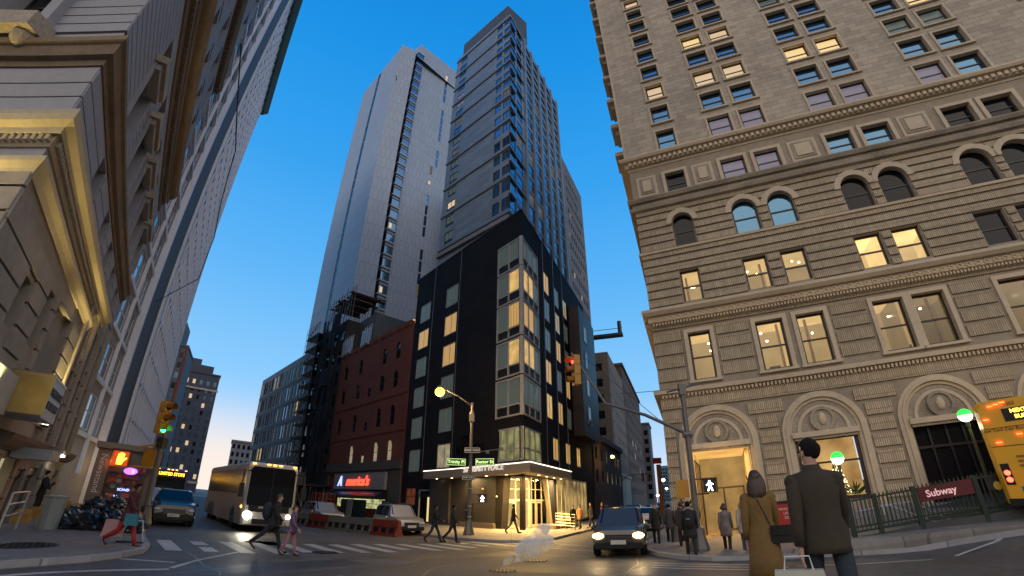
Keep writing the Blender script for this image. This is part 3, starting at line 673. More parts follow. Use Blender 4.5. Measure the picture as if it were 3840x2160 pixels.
# ------------------------------------------------------------------ generic block: faces with recessed windows
def facade(th, F, W, z0, z1, wins, wm, fm, rm=None, depth=.22, limit=60, arch=False, fw=.07, mull=(), trans=(.5,), name='wall', extra=None, surround=None, far_=False):
    """wins: (x, z, w, h, glass). The first `limit` are window parts of their own, the rest one stuff part."""
    mb = MB(); wall_panel(mb, 0, W, z0, z1, [(a, a+c, b, b+d) for a, b, c, d, g in wins], wm, rm, depth)
    part(name, mb, th, F)
    rest = MB()
    for k, (a, b, c, d, g) in enumerate(wins):
        if k < limit: window(th, off(F, a, .06, b), c, d, fm, g, fw=fw, mull=mull, trans=trans)
        else:
            rest.box(a, depth*.6, b, a+c, depth*.6+.01, b+d, g)
            for t in trans: rest.box(a, depth*.4, b+d*t-fw*.4, a+c, depth*.58, b+d*t+fw*.4, fm)
            for t in mull: rest.box(a+c*t-fw*.4, depth*.41, b, a+c*t+fw*.4, depth*.57, b+d, fm)
            rest.box(a, depth*.42, b, a+fw, depth*.59, b+d, fm); rest.box(a+c-fw, depth*.42, b, a+c, depth*.59, b+d, fm)
    if rest.f: part('windows', rest, th, F, kind='stuff')
def shell(th, pts, z0, z1, wm, rm=None, skip=()):
    """remaining plain walls and roof of a block with outline pts; edges in skip are facades built elsewhere"""
    mb = MB(); n = len(pts)
    for i in range(n):
        if i in skip: continue
        a, b = pts[i], pts[(i+1) % n]; mb.poly([(a[0],a[1],z0),(b[0],b[1],z0),(b[0],b[1],z1),(a[0],a[1],z1)], wm)
    mb.poly([(p[0],p[1],z1) for p in pts], rm or DGREYP)
    part('roof', mb, th, I4)
def pick(rnd, opts):
    t = rnd.random()*sum(w for w, _ in opts)
    for w_, g in opts:
        t -= w_
        if t <= 0: return g
    return opts[-1][1]
# ---- the row along the left hand street, behind the hotel
E1 = along(P0, HLa, 18.6); RA = -43
def rowf(s0, s1): return frame(along(E1, RA, s1), RA+180), s1-s0      # x 0..W ; x = s1 - s
def block(name, label, s0, s1, zt, wins, wm, fm, depth_b=16, **k):
    F, W = rowf(s0, s1)
    th = thing(name, Matrix.Translation((*along(E1, RA, s0), 0)), label, 'building')
    facade(th, F, W, 0, zt, wins, wm, fm, **k)
    a, b = along(E1, RA, s0), along(E1, RA, s1); c, d = along(b, RA+90, depth_b), along(a, RA+90, depth_b)
    shell(th, [a, d, c, b], 0, zt, wm, skip=(3,))
    return th, F, W
# brick deli building
rnd = random.Random(2)
s1 = 20.1
def bx(s, w_): return s1 - s - w_/2
bw = []
rows = [(6.1,2.35,(W3,W3,W3,W3,GLS)), (10.15,2.25,(GLS,GLS,GLS,GLS,GLS)), (14.4,2.0,(GLS,)*5), (17.8,2.0,(GLS,)*5)]
for z, h_, gs in rows:
    for j, s in enumerate((3.2,6.5,9.8,13.1,17.9)):
        if j == 2: 
            if z < 16: bw.append((bx(s,.85), z-.15, .85, 1.15, gs[j]))
        elif not (j == 4 and z < 9): bw.append((bx(s,1.05), z, 1.05, h_, gs[j]))
bw += [(s1-16.0, 1.0, 13.0, 1.15, emit('deli_room', (.95,.95,.45), .9, var=.95, scale=1.6, c2=(.05,.06,.02))), (s1-18.9, .15, 1.4, 2.6, BLK)]
deli, DF, DW = block('brick_building', 'red brick walk up with arched windows over a lit corner deli', .15, s1, 21.4, bw, BRICK, BLK, limit=40)
STN = mat('soot_stone', (.11,.095,.08), rough=.85, var=.3, bump=.4)
for z, a, b in [(5.25,-.3,.95),(13.4,-.08,.12),(9.3,-.08,.12)]:
    mb = MB(); mb.box(0, a, z, DW, -.002, z+b, STN if z < 6 else BRICK); part('string_course', mb, deli, DF)
mb = MB(); mb.box(0,-.12,0,.9,-.002,5.2,STN); mb.box(DW-2.4,-.12,0,DW,-.002,5.2,STN); mb.box(0,-.1,4.95,DW,-.001,5.24,STN); mb.box(DW-2.9,-.1,0,DW-2.41,-.003,5.24,BLK); part('ground_floor_stone', mb, deli, DF)
mb = MB()
for k in range(10): mb.box(k*DW/10+.1, -.1, 21.4, (k+.62)*DW/10+.1, .5, 22.0, BRICK)
part('parapet', mb, deli, DF)
def arch_ring(mb, cx, z, r, rw, y0, y1, m, n=10, a0=0, a1=180):
    for i in range(n):
        t0, t1 = R(a0+(a1-a0)*i/n), R(a0+(a1-a0)*(i+1)/n)
        mb.prism([(cx+r*math.cos(t0), z+r*math.sin(t0)), (cx+(r+rw)*math.cos(t0), z+(r+rw)*math.sin(t0)), (cx+(r+rw)*math.cos(t1), z+(r+rw)*math.sin(t1)), (cx+r*math.cos(t1), z+r*math.sin(t1))], y0, y1, m)
def spandrel(mb, x0, x1, zt, y0, y1, m, n=8):
    """fills the two upper corners of an opening so it reads as a round arch"""
    r = (x1-x0)/2; c = (x0+x1)/2; z = zt-r
    for sgn in (-1, 1):
        pts = [(c+sgn*r, z), (c+sgn*r, zt), (c, zt)] + [(c+sgn*r*math.sin(R(90*i/n)), z+r*math.cos(R(90*i/n))) for i in range(1, n)]
        mb.prism(pts if sgn > 0 else pts[::-1], y0, y1, m)
for a, b, c, d, g in bw[:-2]:
    if c > 1: ac = MB(); spandrel(ac, a, a+c, b+d, -.004, .05, BRICK, 5); arch_ring(ac, a+c/2, b+d-c/2, c/2+.0, .18, -.06, -.001, BRICK, 7); part('window_arch', ac, deli, DF)
sg = MB(); sg.box(s1-16.4,-.45,3.1,s1-2.9,-.1,4.95,mat('sign_board', (.30,.29,.29), rough=.5)); sb = part('deli_sign', sg, deli, DF)
RED = emit('red_neon', (1.0,.06,.03), 3.0); BLU = emit('blue_neon', (.35,.4,1.0), 2.2)
text('sign_letter', 'A', 1.65, BLU, sb, off(DF, s1-14.4, -.52, 4.02), .05, shear=.35, bold=.03)
text('sign_letters', "merica's", 1.45, RED, sb, off(DF, s1-9.5, -.52, 4.0), .05, shear=.35, sx=1.25, bold=.03)
aw = MB(); aw.prism([(-1.5,2.15),(-1.5,2.4),(-.12,3.08),(-.12,2.2)], s1-16.8, s1-2.7, BLK, 'x'); ao = part('awning', aw, deli, DF)
text('awning_letters', 'FINEST DELI', .42, WHT, ao, off(DF, s1-10.6, -1.2, 2.62) @ Matrix.Rotation(R(-62),4,'X'), .01, shear=.3, sx=1.3)
text('awning_letters', 'TEL:(212)809-0070', .26, WHT, ao, off(DF, s1-5.0, -1.2, 2.62) @ Matrix.Rotation(R(-62),4,'X'), .01, sx=1.2)
# netted scaffold building
NET = mat('dark_netting', (.016,.014,.018), rough=.9, var=.5, scale=1.5)
nw = [(1.0+i*2.5, 4.5+j*3.3, 1.3, 2.0, GLS) for j in range(7) for i in range(5)]
nb, NF, NW = block('netted_building', 'dark building wrapped in black netting and fire stairs beside the brick one', 20.25, 33.2, 27.8, nw, mat('dark_wall', (.05,.045,.048), rough=.9, var=.4), BLK, limit=40)
mb = MB(); rnd = random.Random(8)
for j in range(12):
    z = 4.4+j*2.05
    mb.box(.2,-1.9,z,6.0,-1.75,z+.06,BLK); mb.box(.2,-1.9,z+.95,6.0,-1.85,z+1.0,BLK)
    mb.box(.2,-1.8,z-.02,6.0,-.1,z+.03,BLK)
    mb.tube([(.4,-1.8,z),(5.6,-1.8,z+2.0)] if j % 2 else [(5.6,-1.8,z),(.4,-1.8,z+2.0)], .06, BLK, 5)
for i in range(8): mb.tube([(.2+i*.83,-1.9,3.5),(.2+i*.83,-1.9,29)], .035, BLK, 5)
part('fire_stairs', mb, nb, NF)
mb = MB()
for i in range(6):
    for k in range(9):
        x0 = 6.1+i*1.15; z = 3.6+k*2.8
        if rnd.random() < .8: mb.poly([(x0,-1.2+rnd.uniform(-.2,.2),z),(x0+1.1,-1.2+rnd.uniform(-.2,.2),z),(x0+1.1,-1.2+rnd.uniform(-.2,.2),z+2.75),(x0,-1.2+rnd.uniform(-.2,.2),z+2.75)], NET)
part('netting', mb, nb, NF)
mb = MB(); BRN = mat('rusty_deck', (.09,.035,.018), rough=.9, var=.3)
for i in range(12): x = 7.6+i*.8; z = 30.6+.35*math.sin(i*2.1); mb.box(x,-1.2+.3*math.sin(i),z,x+.72,3.6+.4*math.cos(i*1.7),z+.1,BRN)
for i in range(10): x = 7.6+i*1.05; mb.tube([(x,-1.1,26.5),(x,-1.1,31.4+.8*math.sin(i*1.3)**2)], .05, BLK, 5); mb.tube([(x,3.2,21.5),(x,3.2,31)], .05, BLK, 5)
for i in range(9): x = 7.6+i*1.05; mb.tube([(x,-1.1,27+i%3),(x+1.05,-1.1,29.6+i%2)], .04, BLK, 5)
for z in (28.2,29.6,31.2): mb.tube([(7.4,-1.2,z),(17.3,-1.2,z+.1)], .04, BLK, 5)
part('roof_scaffold', mb, nb, NF)
mb = MB(); mb.box(10.5,2.0,21.0,18.5,7.5,27.8,mat('roof_hut', (.11,.12,.13), rough=.6, var=.15)); part('roof_hut', mb, deli, NF)
for k in range(9):
    mb = MB(); x = 12.9+k*.7+(3 if k > 4 else 0); mb.box(x, -.2, 21.6+.1*k%.4, x+.38, .05, 24.0, ALU); mb.tube([(x+.2,.1,21),(x+.2,.1,24.6)], .05, ALU, 5); part('antenna_panel', mb, deli, NF)
# sidewalk shed with lattice trusses below it
mb = MB()
shp = []
for i in range(6):
    for y in (-3.4,-.6): q_ = MB(); q_.tube([(1+i*2.6,y,.13),(1+i*2.6,y,3.3)], .06, ALU, 6); shp.append(q_)
for i in range(5): mb.tube([(1+i*2.6,-3.4,.6),(3.6+i*2.6,-3.4,3.0)], .035, ALU, 5); mb.tube([(3.6+i*2.6,-3.4,.6),(1+i*2.6,-3.4,3.0)], .035, ALU, 5)
shed = thing('sidewalk_shed', off(NF, 6, -2, 0), 'dark sidewalk shed on silver poles under the netted building', 'scaffold')
part('braces', mb, shed, NF); [part('pole', q_, shed, NF) for q_ in shp]; mb = MB(); mb.box(-.5,-3.8,3.3,15,.0,3.5,BLK); mb.box(-.5,-3.85,3.5,15,-3.7,4.9,BLK); part('deck', mb, shed, NF)
mb = MB(); mb.ell((8.0,-3.5,2.9),.12,emit('work_lamp', (.85,.95,.9), 25)); part('work_lamp', mb, shed, NF)
# white midrise
rnd = random.Random(21); ww = []
rowz = [(22.3,2.7),(18.6,2.7),(15.1,2.55),(11.6,2.5),(8.2,2.4),(5.0,2.2)]
for ri, (z, h_) in enumerate(rowz):
    x = .7; c = 0
    while x < 31.8:
        g = pick(rnd, [(10,GLS),(3,GLB)])
        if c == 0 and ri < 6 : g = W3
        if ri == 0 and 9 < x < 14: g = W3
        if ri == 4 and 6.5 < x < 9: g = W1
        if ri == 2 and 27.5 < x < 29.5: g = W1
        w_ = 1.15 if c % 3 else .9
        ww.append((x, z, w_, h_, g)); x += w_ + (.28 if c % 3 == 1 else 1.1)+ (.25 if (c+ri) % 4 == 0 else 0); c += 1
wb, WF, WW = block('white_building', 'pale seven storey building with tall narrow windows beyond the netted one', 33.4, 66.5, 26.2, ww, WHITEP, DGREYP, limit=98, fw=.06, trans=(), depth=.35)
for z, _ in rowz:
    mb = MB(); mb.box(0,-.08,z-.62,WW,-.002,z-.42,WHITEP); part('floor_band', mb, wb, WF)
# ---- pale slab tower
G1 = azp(-21.5, 80); G2 = azp(-18.0, 83)
gt = thing('grey_tower', Matrix.Translation((G1[0], G1[1], 0)), 'tall pale grey slab tower with little bay windows up its corner', 'tower')
GFL = frame(along(G1, -43.5, 20.5), 136.5)
lw = [(20.5-11.5, z, 1.5, 2.8, GLS) for z in [26+i*2.95 for i in range(28)]]
facade(gt, GFL, 20.5, 0, 109.0, lw, GTOW, DGREYP, limit=30, fw=.05, trans=(), depth=.5)
GF2 = frame(G1, 57.5)
mb = MB(); wall_panel(mb, 0, 4.2, 0, 110.5, [], GTOW); part('wall', mb, gt, GF2)
# slot between the two slabs and the second slab
A2 = along(G2, -52, 2.4)
a3 = along(G1, 57.5, 4.2)
mb = MB()
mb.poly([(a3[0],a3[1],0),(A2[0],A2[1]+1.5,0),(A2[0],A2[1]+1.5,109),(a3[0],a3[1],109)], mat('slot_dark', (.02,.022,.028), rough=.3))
mb.poly([(A2[0],A2[1],0),(G2[0],G2[1],0),(G2[0],G2[1],116.5),(A2[0],A2[1],116.5)], GTOW)
part('slot', mb, gt, I4)
GF3 = frame(G2, 42.5); GW3 = 17.0
rnd = random.Random(4); sw_ = []
for i in range(30):
    z = 27+i*2.95; x = 8.6 if i < 17 else 9.9
    if i % 5 != 4: sw_.append((x, z, .75, 2.6, W5 if rnd.random() < .12 else GLB))
for q in (1,3,12): 
    a = sw_[q]; sw_[q] = (a[0], a[1], a[2], 1.1, emit('orange_room', (1.0,.55,.22), .9))
for q in range(len(sw_)-1, len(sw_)-2, -1): sw_[q] = (9.9, sw_[q][1], .75, 2.6, W6)
facade(gt, GF3, GW3, 0, 116.8, sw_, GTOW, DGREYP, limit=40, fw=.04, trans=(.5,), depth=.4)
BAYM = mat('bay_dark', (.05,.055,.065), rough=.4)
b_m = None
for i in range(29):
    z = 27.5+i*2.95; mb = MB()
    mb.box(-.75,-.75,z-.35,1.55,1.1,z,GTOW); mb.box(-.45,-.45,z+1.9,1.25,.9,z+2.6,GTOW); mb.box(-.6,-.6,z,1.4,.9,z+1.7,GLB); 
    mb.box(-.64,-.64,z,-.52,-.52,z+1.7,BAYM); mb.box(1.3,-.64,z,1.42,-.5,z+1.7,BAYM); mb.box(-.68,-.68,z+1.7,1.48,1.0,z+1.9,BAYM)
    if i in (4,9): mb.box(-.3,-.62,z+.2,.3,-.601,z+1.4,W6)
    me = mb.mesh('corner_bay'); part('corner_bay', me, gt, GF3)
c3 = along(G2, 42.5, GW3); g0 = along(G1, -43.5, 20.5)
mb = MB(); top = [(g0[0],g0[1],109),(G1[0],G1[1],109),(a3[0],a3[1],109),(c3[0],c3[1],109),(c3[0]-5,c3[1]+25,109),(g0[0]+2,g0[1]+25,109)]; mb.poly(top, DGREYP)
mb.poly([(g0[0],g0[1],0),(g0[0]+8,g0[1]+25,0),(g0[0]+8,g0[1]+25,109),(g0[0],g0[1],109)][::-1], GTOW); mb.poly([(c3[0],c3[1],0),(c3[0]-8,c3[1]+25,0),(c3[0]-8,c3[1]+25,116.8),(c3[0],c3[1],116.8)], GTOW)
part('tower_back', mb, gt, I4)
mb = MB(); mb.tube([(20.3,1,109),(20.3,1,110.2),(18,1,110.2)], .08, BLK, 5); mb.tube([(20.3,1,96),(21.6,-.2,96.4)], .1, BLK, 5); mb.tube([(8,1,109.2),(2,1,109.2)],.05,BLK,5); part('roof_rail', mb, gt, GFL)
for i in range(22): mb = MB(); mb.box(-.9, .4, 30+i*3.1, .02, 1.2, 30+i*3.1+1.1, BAYM); part('side_balcony', mb, gt, GFL)
# ---- pale tower behind the hotel on the right
BR = azp(8.6, 80); bt = thing('stone_tower', Matrix.Translation((BR[0]-8, BR[1], 0)), 'pale stone tower with small square windows rising behind the grey blue tower', 'tower')
BF = frame(along(BR, 23, -9), 23)
rnd = random.Random(6); tw = []
for j in range(15):
    for i in range(8):
        zt_ = 26+j*2.9
        if not (i > 5 and j > 12): tw.append((8.2+i*1.55, zt_, .8, 1.35, W6 if rnd.random() < .1 else GLS))
facade(bt, BF, 21.5, 0, 71.5, tw, mat('pale_stone_tower', (.20,.18,.17), rough=.8, var=.15, pattern='b', p=(1.2,.5,.015,.5)), DGREYP, limit=60, fw=.05, trans=(), depth=.25)
pa = along(BR, 23, -9); pb = along(BR, 23, 12.5); shell(bt, [pa, pb, (pb[0]-20,pb[1]+12), (pa[0]-20,pa[1]+12)], 0, 71.5, BRICKT, skip=(0,))
# ---- down the right hand street
rnd = random.Random(9)
K = azp(12.3, 95)
tb = thing('tan_brick_building', Matrix.Translation((K[0], K[1], 0)), 'tan brick office block with wide windows down the side street behind the hotel', 'building')
TBL = frame(along(K, -72, 14), 108); TBR = frame(K, 19.5)
lw = []
for j in range(8):
    z = 5+j*3.35; lw += [(1.0, z, 3.4, 1.7, GLS), (5.6, z, 3.6, 1.7, W1 if j in (6,) else (W5 if j == 2 else GLS)), (10.0, z, 2.6, 1.7, GLS)]
facade(tb, TBL, 14, 0, 32.5, lw, BRICKT, BLK, limit=30, mull=(.33,.66), trans=(.6,), depth=.3)
rw = [(1.5+i*3.1, 9+j*2.75, .9, 1.3, W6 if (i in (1,2,3,4,5) and rnd.random() < .6 and i < 6) else GLS) for j in range(8) for i in range(8)]
LITW = emit('white_office', (.9,.88,.85), .9)
rw = [(a, b, c, d, LITW if g is W6 else g) for a, b, c, d, g in rw]
facade(tb, TBR, 26, 0, 32.5, rw, BRICKT, BLK, limit=64, trans=(), depth=.25)
kb, kc = along(K, -72, 14), along(K, 19.5, 26); shell(tb, [K, kb, (kb[0]+6,kb[1]+25), kc], 0, 32.5, BRICKT, skip=(0,3))
mb = MB(); mb.box(0,-.15,0,14.1,-.002,7.4,LIMEB); mb.box(0,-.4,7.4,14.3,-.001,8.0,LIMEB); part('stone_base', mb, tb, TBL)
mb = MB(); mb.box(-.1,-.15,0,26,-.002,7.4,LIMEB); mb.box(-.3,-.4,7.4,26,-.001,8.0,LIMEB); part('stone_base', mb, tb, TBR)
mb = MB(); mb.box(1.5,3,32.5,9.5,12,39.5,BRICKT); mb.box(1.2,2.8,38.8,9.8,12.3,39.2,LIMEB); part('penthouse', mb, tb, TBL)
mb = MB(); mb.box(9.5,1.5,36.6,17.5,3.4,37.1,BLK); mb.box(9.5,1.5,37.1,9.6,3.4,38,BLK); mb.tube([(16.9,2.4,37),(16.9,2.4,40.0)], .45, BLK, 8); mb.box(9.5,1.4,38.0,17.5,1.5,38.1,BLK); part('roof_platform', mb, tb, TBL)
def tower(name, label, F, W, D, zt, cols, rows_, z0, dz, ww_, wh, opts, wm, seed, limit=60, cat='building', side=True):
    rnd = random.Random(seed); th = thing(name, F, label, cat); px_ = W/cols
    wn = [(px_*(i+.5)-ww_/2, z0+j*dz, ww_, wh, pick(rnd, opts)) for j in range(rows_) for i in range(cols)]
    facade(th, F, W, 0, zt, wn, wm, DGREYP, limit=limit, trans=(), fw=.06, depth=.25)
    mb = MB(); mb.box(0,.002,0,W,D,zt-.01,wm,skip='f'); mb.box(-.3,-.4,zt,W+.3,D+.3,zt+.7,wm); part('body', mb, th, F)
    return th
K2 = along(K, 19.5, 27); tower('brown_brick_building', 'dark brown brick block further down the side street with set back top', frame(K2, 19.8), 52, 20, 37, 12, 10, 4, 3.3, 1.5, 1.8, [(10,GLS),(1,LITW)], BRICKD, 3)
K3 = along(K, 19.0, 92); tower('dark_corner_tower', 'narrow grey brick tower at the far end of the side street', frame(along(K3, -70, 10), 110), 13, 14, 31, 5, 8, 3, 3.4, 1.6, 2, [(6,GLS),(1,LITW)], mat('blue_grey_brick', (.09,.09,.10), rough=.8), 7, 40)
F_ = frame(azp(17.15, 470), 107); tower('blue_glass_tower', 'small far off blue glass tower closing the side street', F_, 13, 20, 34, 6, 10, 2, 3.1, 1.9, 2.6, [(1,GLB)], mat('blue_glass_wall', (.08,.22,.32), rough=.3), 7, 60, 'tower')
L0 = along(P0, HRa, 25); lb = tower('low_brick_building', 'low brown brick building with two lit windows next to the hotel wing', frame(L0, 21.5), 22, 12, 9.8, 6, 2, 4.5, 2.8, 1.3, 1.6, [(3,GLS),(1,W5)], BRICKD, 5)
# ------------------------------------------------------------------ ornate limestone building on the right
C2 = azp(18.3, 22.5); A2R = 115
RB = thing('ornate_limestone_building', Matrix.Translation((C2[0], C2[1], 0)), 'tall tan limestone building with ribbed lower storeys, round arches and carved cornices', 'building')
RS = frame(along(C2, 20.5, 40), 200.5); RF2 = frame(C2, A2R); RWd = 42.0; RZ = 50.0
BRZ = mat('bronze_frame', (.03,.017,.012), rough=.4, var=.1)
def sh_(s, k): return s - k*max(0, s-7)
cols = [(2.05,1.1),(5.25,1.3),(7.15,1.3),(11.2,1.35),(13.2,1.4),(17.4,1.4),(19.4,1.4),(24.2,1.4),(26.2,1.4),(31.0,1.4),(33.0,1.4),(38,1.4)]
W8 = emit('amber_blind', (1.0,.70,.30), 1.0, var=.12, scale=.4)
GR_ = emit('green_blind', (.30,.38,.33), .3, var=.4, scale=1.5)
WG = emit('gallery_room', (.95,.66,.26), .62, var=.5, scale=.9, c2=(.30,.19,.06))
WGB = emit('office_room', (1.0,.72,.24), 1.35, var=.12, scale=.5)
wins = []
rowu = [(21.25,1.45),(23.45,1.4),(25.6,1.35),(27.6,1.3),(29.5,1.25),(31.4,1.2),(33.2,1.2),(34.8,1.1),(36.4,1.1),(38.0,1.1),(39.6,1.1),(41.2,1.1),(42.8,1.1),(44.4,1.1),(46,1.1)]
litU = {(0,2):W6,(1,2):W6,(2,2):W6,(1,4):W8,(2,4):W6,(3,2):W8,(4,2):W8,(1,0):W7,(2,0):W7,(3,0):W7,(4,0):W7,(5,0):W7,(5,2):GR_,(6,2):GR_,(6,3):W8,(5,4):W6,(6,4):W6,(3,5):GR_,(7,3):W6,(7,5):W8,(6,0):GLB,(8,1):W6,(0,8):W6,(2,5):GLB,(4,5):GLB}
lows = []
for j, (z, h_) in enumerate(rowu):
    for i, (s, w_) in enumerate(cols):
        if j == 0 and i == 0: z_ = z-.1
        wins.append((sh_(s, .03), z, w_, h_, litU.get((i, j), GLB if j < 9 else GLS)))
attic = [(sh_(s,.035), 17.95, w_, 1.35, W7 if i in (1,2) else (GLB if i in (3,4) else GLS)) for i, (s, w_) in enumerate(cols)]
archs = [(sh_(s,.07)-.15, 14.35, w_, 2.05, GLB if i in (1,2) else GLS) for i, (s, w_) in enumerate(cols)]
r3 = [(sh_(s,.12)-.25, 11.2, w_-.12, 1.75, [WG,WG,WG,WGB,WGB,GLS,GLS,GLS,W5,GLS,GLS,GLS][i]) for i, (s, w_) in enumerate(cols)]
r2_ = [(sh_(s,.15)-.35, 7.15, w_-.05, 2.35, [WG,WG,WG,WG,W5,W5,W5,GLS,GLS,GLS,GLS,GLS][i]) for i, (s, w_) in enumerate(cols)]
cen = [2.35, 6.85, 11.55, 16.0, 20.8, 25.6, 30.4, 35.2]
SPR = 4.15; RO = 1.72
LOB = emit('amber_lobby', (1.0,.56,.15), 1.0, var=.35, scale=.5, c2=(.62,.30,.07))
doors = [(c-1.28, .14 if i == 0 else (1.35 if i == 1 else .9), 2.56, 0, None) for i, c in enumerate(cen)]
allw = attic+archs+r3+r2_
hol = [(a,a+c,b,b+d) for a,b,c,d,g in wins+allw] + [(c-1.28, c+1.28, zb_, 3.98) for (a, zb_, w_, _, _), c in zip(doors, cen)]
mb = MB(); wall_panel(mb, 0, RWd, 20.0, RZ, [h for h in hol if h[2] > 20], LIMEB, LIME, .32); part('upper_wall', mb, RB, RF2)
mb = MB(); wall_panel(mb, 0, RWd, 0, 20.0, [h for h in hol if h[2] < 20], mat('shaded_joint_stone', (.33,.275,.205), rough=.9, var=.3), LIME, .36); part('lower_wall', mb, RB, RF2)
cnt = 0; rest = MB()
for (a, b, c, d, g) in sorted(allw, key=lambda q: q[0]) [:36] + sorted(wins, key=lambda q: q[0]+.8*(q[1]-21))[:62]:
    lit_ = g in (WG, WGB) or (g is W5 and b < 9)
    window(RB, off(RF2, a, .2, b), c, d, BRZ, clear_glass() if lit_ else g, fw=.09, trans=(.48,), d=.09)
    if lit_: room(RB, RF2, a, b, c, d, 2.2, {WG: 1.0, WGB: 2.0, W5: .3}[g], (1.0,.66,.25), seed=int(a*10+b), y0=.4, lamps=0 if g is WGB else 2)
done = set((a,b) for a,b,c,d,g in sorted(allw, key=lambda q: q[0])[:36] + sorted(wins, key=lambda q: q[0]+.8*(q[1]-21))[:62])
for (a, b, c, d, g) in wins+allw:
    if (a, b) in done: continue
    rest.box(a,.26,b,a+c,.27,b+d,g); rest.box(a,.2,b+d*.48-.04,a+c,.259,b+d*.48+.04,BRZ); rest.box(a,.2,b,a+.09,.258,b+d,BRZ); rest.box(a+c-.09,.2,b,a+c,.258,b+d,BRZ); rest.box(a+.09,.2,b+d-.09,a+c-.09,.257,b+d,BRZ)
part('windows', rest, RB, RF2, kind='stuff')
# projecting ribs (courses) of the lower storeys, cut round the openings
ribs = MB()
def course(z0, z1, pr, pad=.06, gaps=None):
    g = sorted([(h[0]-pad, h[1]+pad) for h in hol if h[2] < z1+.02 and h[3] > z0-.02] + (gaps or []))
    x = 0
    for a, b in g:
        if a > x+.05: ribs.box(x, -pr, z0, a, .01, z1, LIMET, skip='k')
        x = max(x, b)
    if x < RWd: ribs.box(x, -pr, z0, RWd, .01, z1, LIMET, skip='k')
z = 1.3
while z < 9.9:
    gp_ = [(c-RO-.12, c+RO+.12) for c in cen] if z < SPR else ([(c-math.sqrt(max(0,(RO+.15)**2-(z-SPR)**2)), c+math.sqrt(max(0,(RO+.15)**2-(z-SPR)**2))) for c in cen] if z < SPR+RO else [])
    if not (6.3 < z < 7.1): course(z, z+.5, .075, .32 if z > 6.9 else .06, gp_)
    z += .66
z = 11.15
while z < 17.0: course(z, z+.33, .085, .05); z += .465
part('ribbed_courses', ribs, RB, RF2)
# arched heads
for a, b, c, d, g in archs:
    sp = MB(); spandrel(sp, a, a+c, b+d, -.05, .19, LIME, 7); arch_ring(sp, a+c/2, b+d-c/2, c/2+.02, .30, -.13, -.002, LIME, 9); part('arch_head', sp, RB, RF2)
# mouldings
def mould(name, z0, prof, m=LIME, x0=-.02, x1=RWd):
    """prof: (drop, out) steps forming a cornice section"""
    mb = MB(); pr_ = [(.0, z0)] + [(-o, z0+h_) for h_, o in prof] + [(.0, z0+prof[-1][0])]; mb.loft([[(0+.92*a, a, b) for a, b in pr_], [(x1, a, b) for a, b in pr_]], m); part(name, mb, RB, RF2)
    mb = MB(); mb.loft([[(0, a, b) for a, b in pr_], [(40-.92*a, a, b) for a, b in pr_]], m); return part(name, mb, RB, RS)
def dent(name, z0, z1, out, pitch, wd, m=LIME, x1=RWd):
    mb = MB(); x = .1
    while x < x1: mb.box(x, -out, z0, x+wd, -.002, z1, m, skip='k'); x += pitch
    return part(name, mb, RB, RF2)
mould('cornice', 6.5, [(0,.05),(.12,.12),(.12,.28),(.3,.30),(.3,.18),(.36,.05)]); dent('dentils', 6.42, 6.58, .2, .17, .09)
mould('cornice', 10.0, [(0,.06),(.1,.1),(.22,.34),(.22,.14),(.62,.14),(.62,.3),(.78,.42),(.92,.42),(.96,.1)]); dent('dentils', 10.06, 10.2, .28, .15, .08)
cv = MB(); x = .1
while x < RWd:
    for t in range(6): 
        a0 = t*60; cv.box(x+.16+.1*math.cos(R(a0))-.035, -.19, 10.42+.1*math.sin(R(a0))-.035, x+.16+.1*math.cos(R(a0))+.035, -.14, 10.42+.1*math.sin(R(a0))+.035, LIME, skip='k')
    x += .37
part('running_scrolls', cv, RB, RF2)
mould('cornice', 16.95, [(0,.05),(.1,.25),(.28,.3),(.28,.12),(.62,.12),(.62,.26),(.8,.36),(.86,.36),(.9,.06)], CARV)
mould('cornice', 20.05, [(0,.05),(.2,.06),(.2,.2),(.5,.22),(.56,.45),(.7,.52),(.78,.52),(.84,.06)]); dent('dentils', 20.3, 20.52, .36, .3, .17)
mould('sill_band', 14.2, [(0,.16),(.13,.18)])
# panels with small square boss between attic windows, window surrounds
for c in (.95, 4.15, 9.75, 15.6, 22.0, 28.5, 35.2):
    if c == .95: x0, x1 = .35, 1.5
    elif c == 4.15: x0, x1 = 3.6, 4.75
    else: x0, x1 = c-.75, c+.75
    pn = MB()
    for q, (a, b) in enumerate(((0,.05),(.16,.09),(.33,.13))): 
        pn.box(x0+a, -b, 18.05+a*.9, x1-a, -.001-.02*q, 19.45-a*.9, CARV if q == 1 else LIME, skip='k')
    part('carved_panel', pn, RB, RF2)
sr = MB()
for a, b, c, d, g in attic+r2_+wins:
    t = .2 if b < 20 else .13; o = .1 if b < 20 else .07
    sr.box(a-t, -o, b-.02, a-.01, -.001, b+d+t, LIME, skip='k'); sr.box(a+c+.01, -o, b-.02, a+c+t, -.001, b+d+t, LIME, skip='k'); sr.box(a-.01, -o, b+d+.01, a+c+.01, -.001, b+d+t, LIME, skip='k')
    sr.box(a-t-.05, -o-.06, b-.14, a+c+t+.05, -.001, b-.03, LIME, skip='k')
part('window_surrounds', sr, RB, RF2)
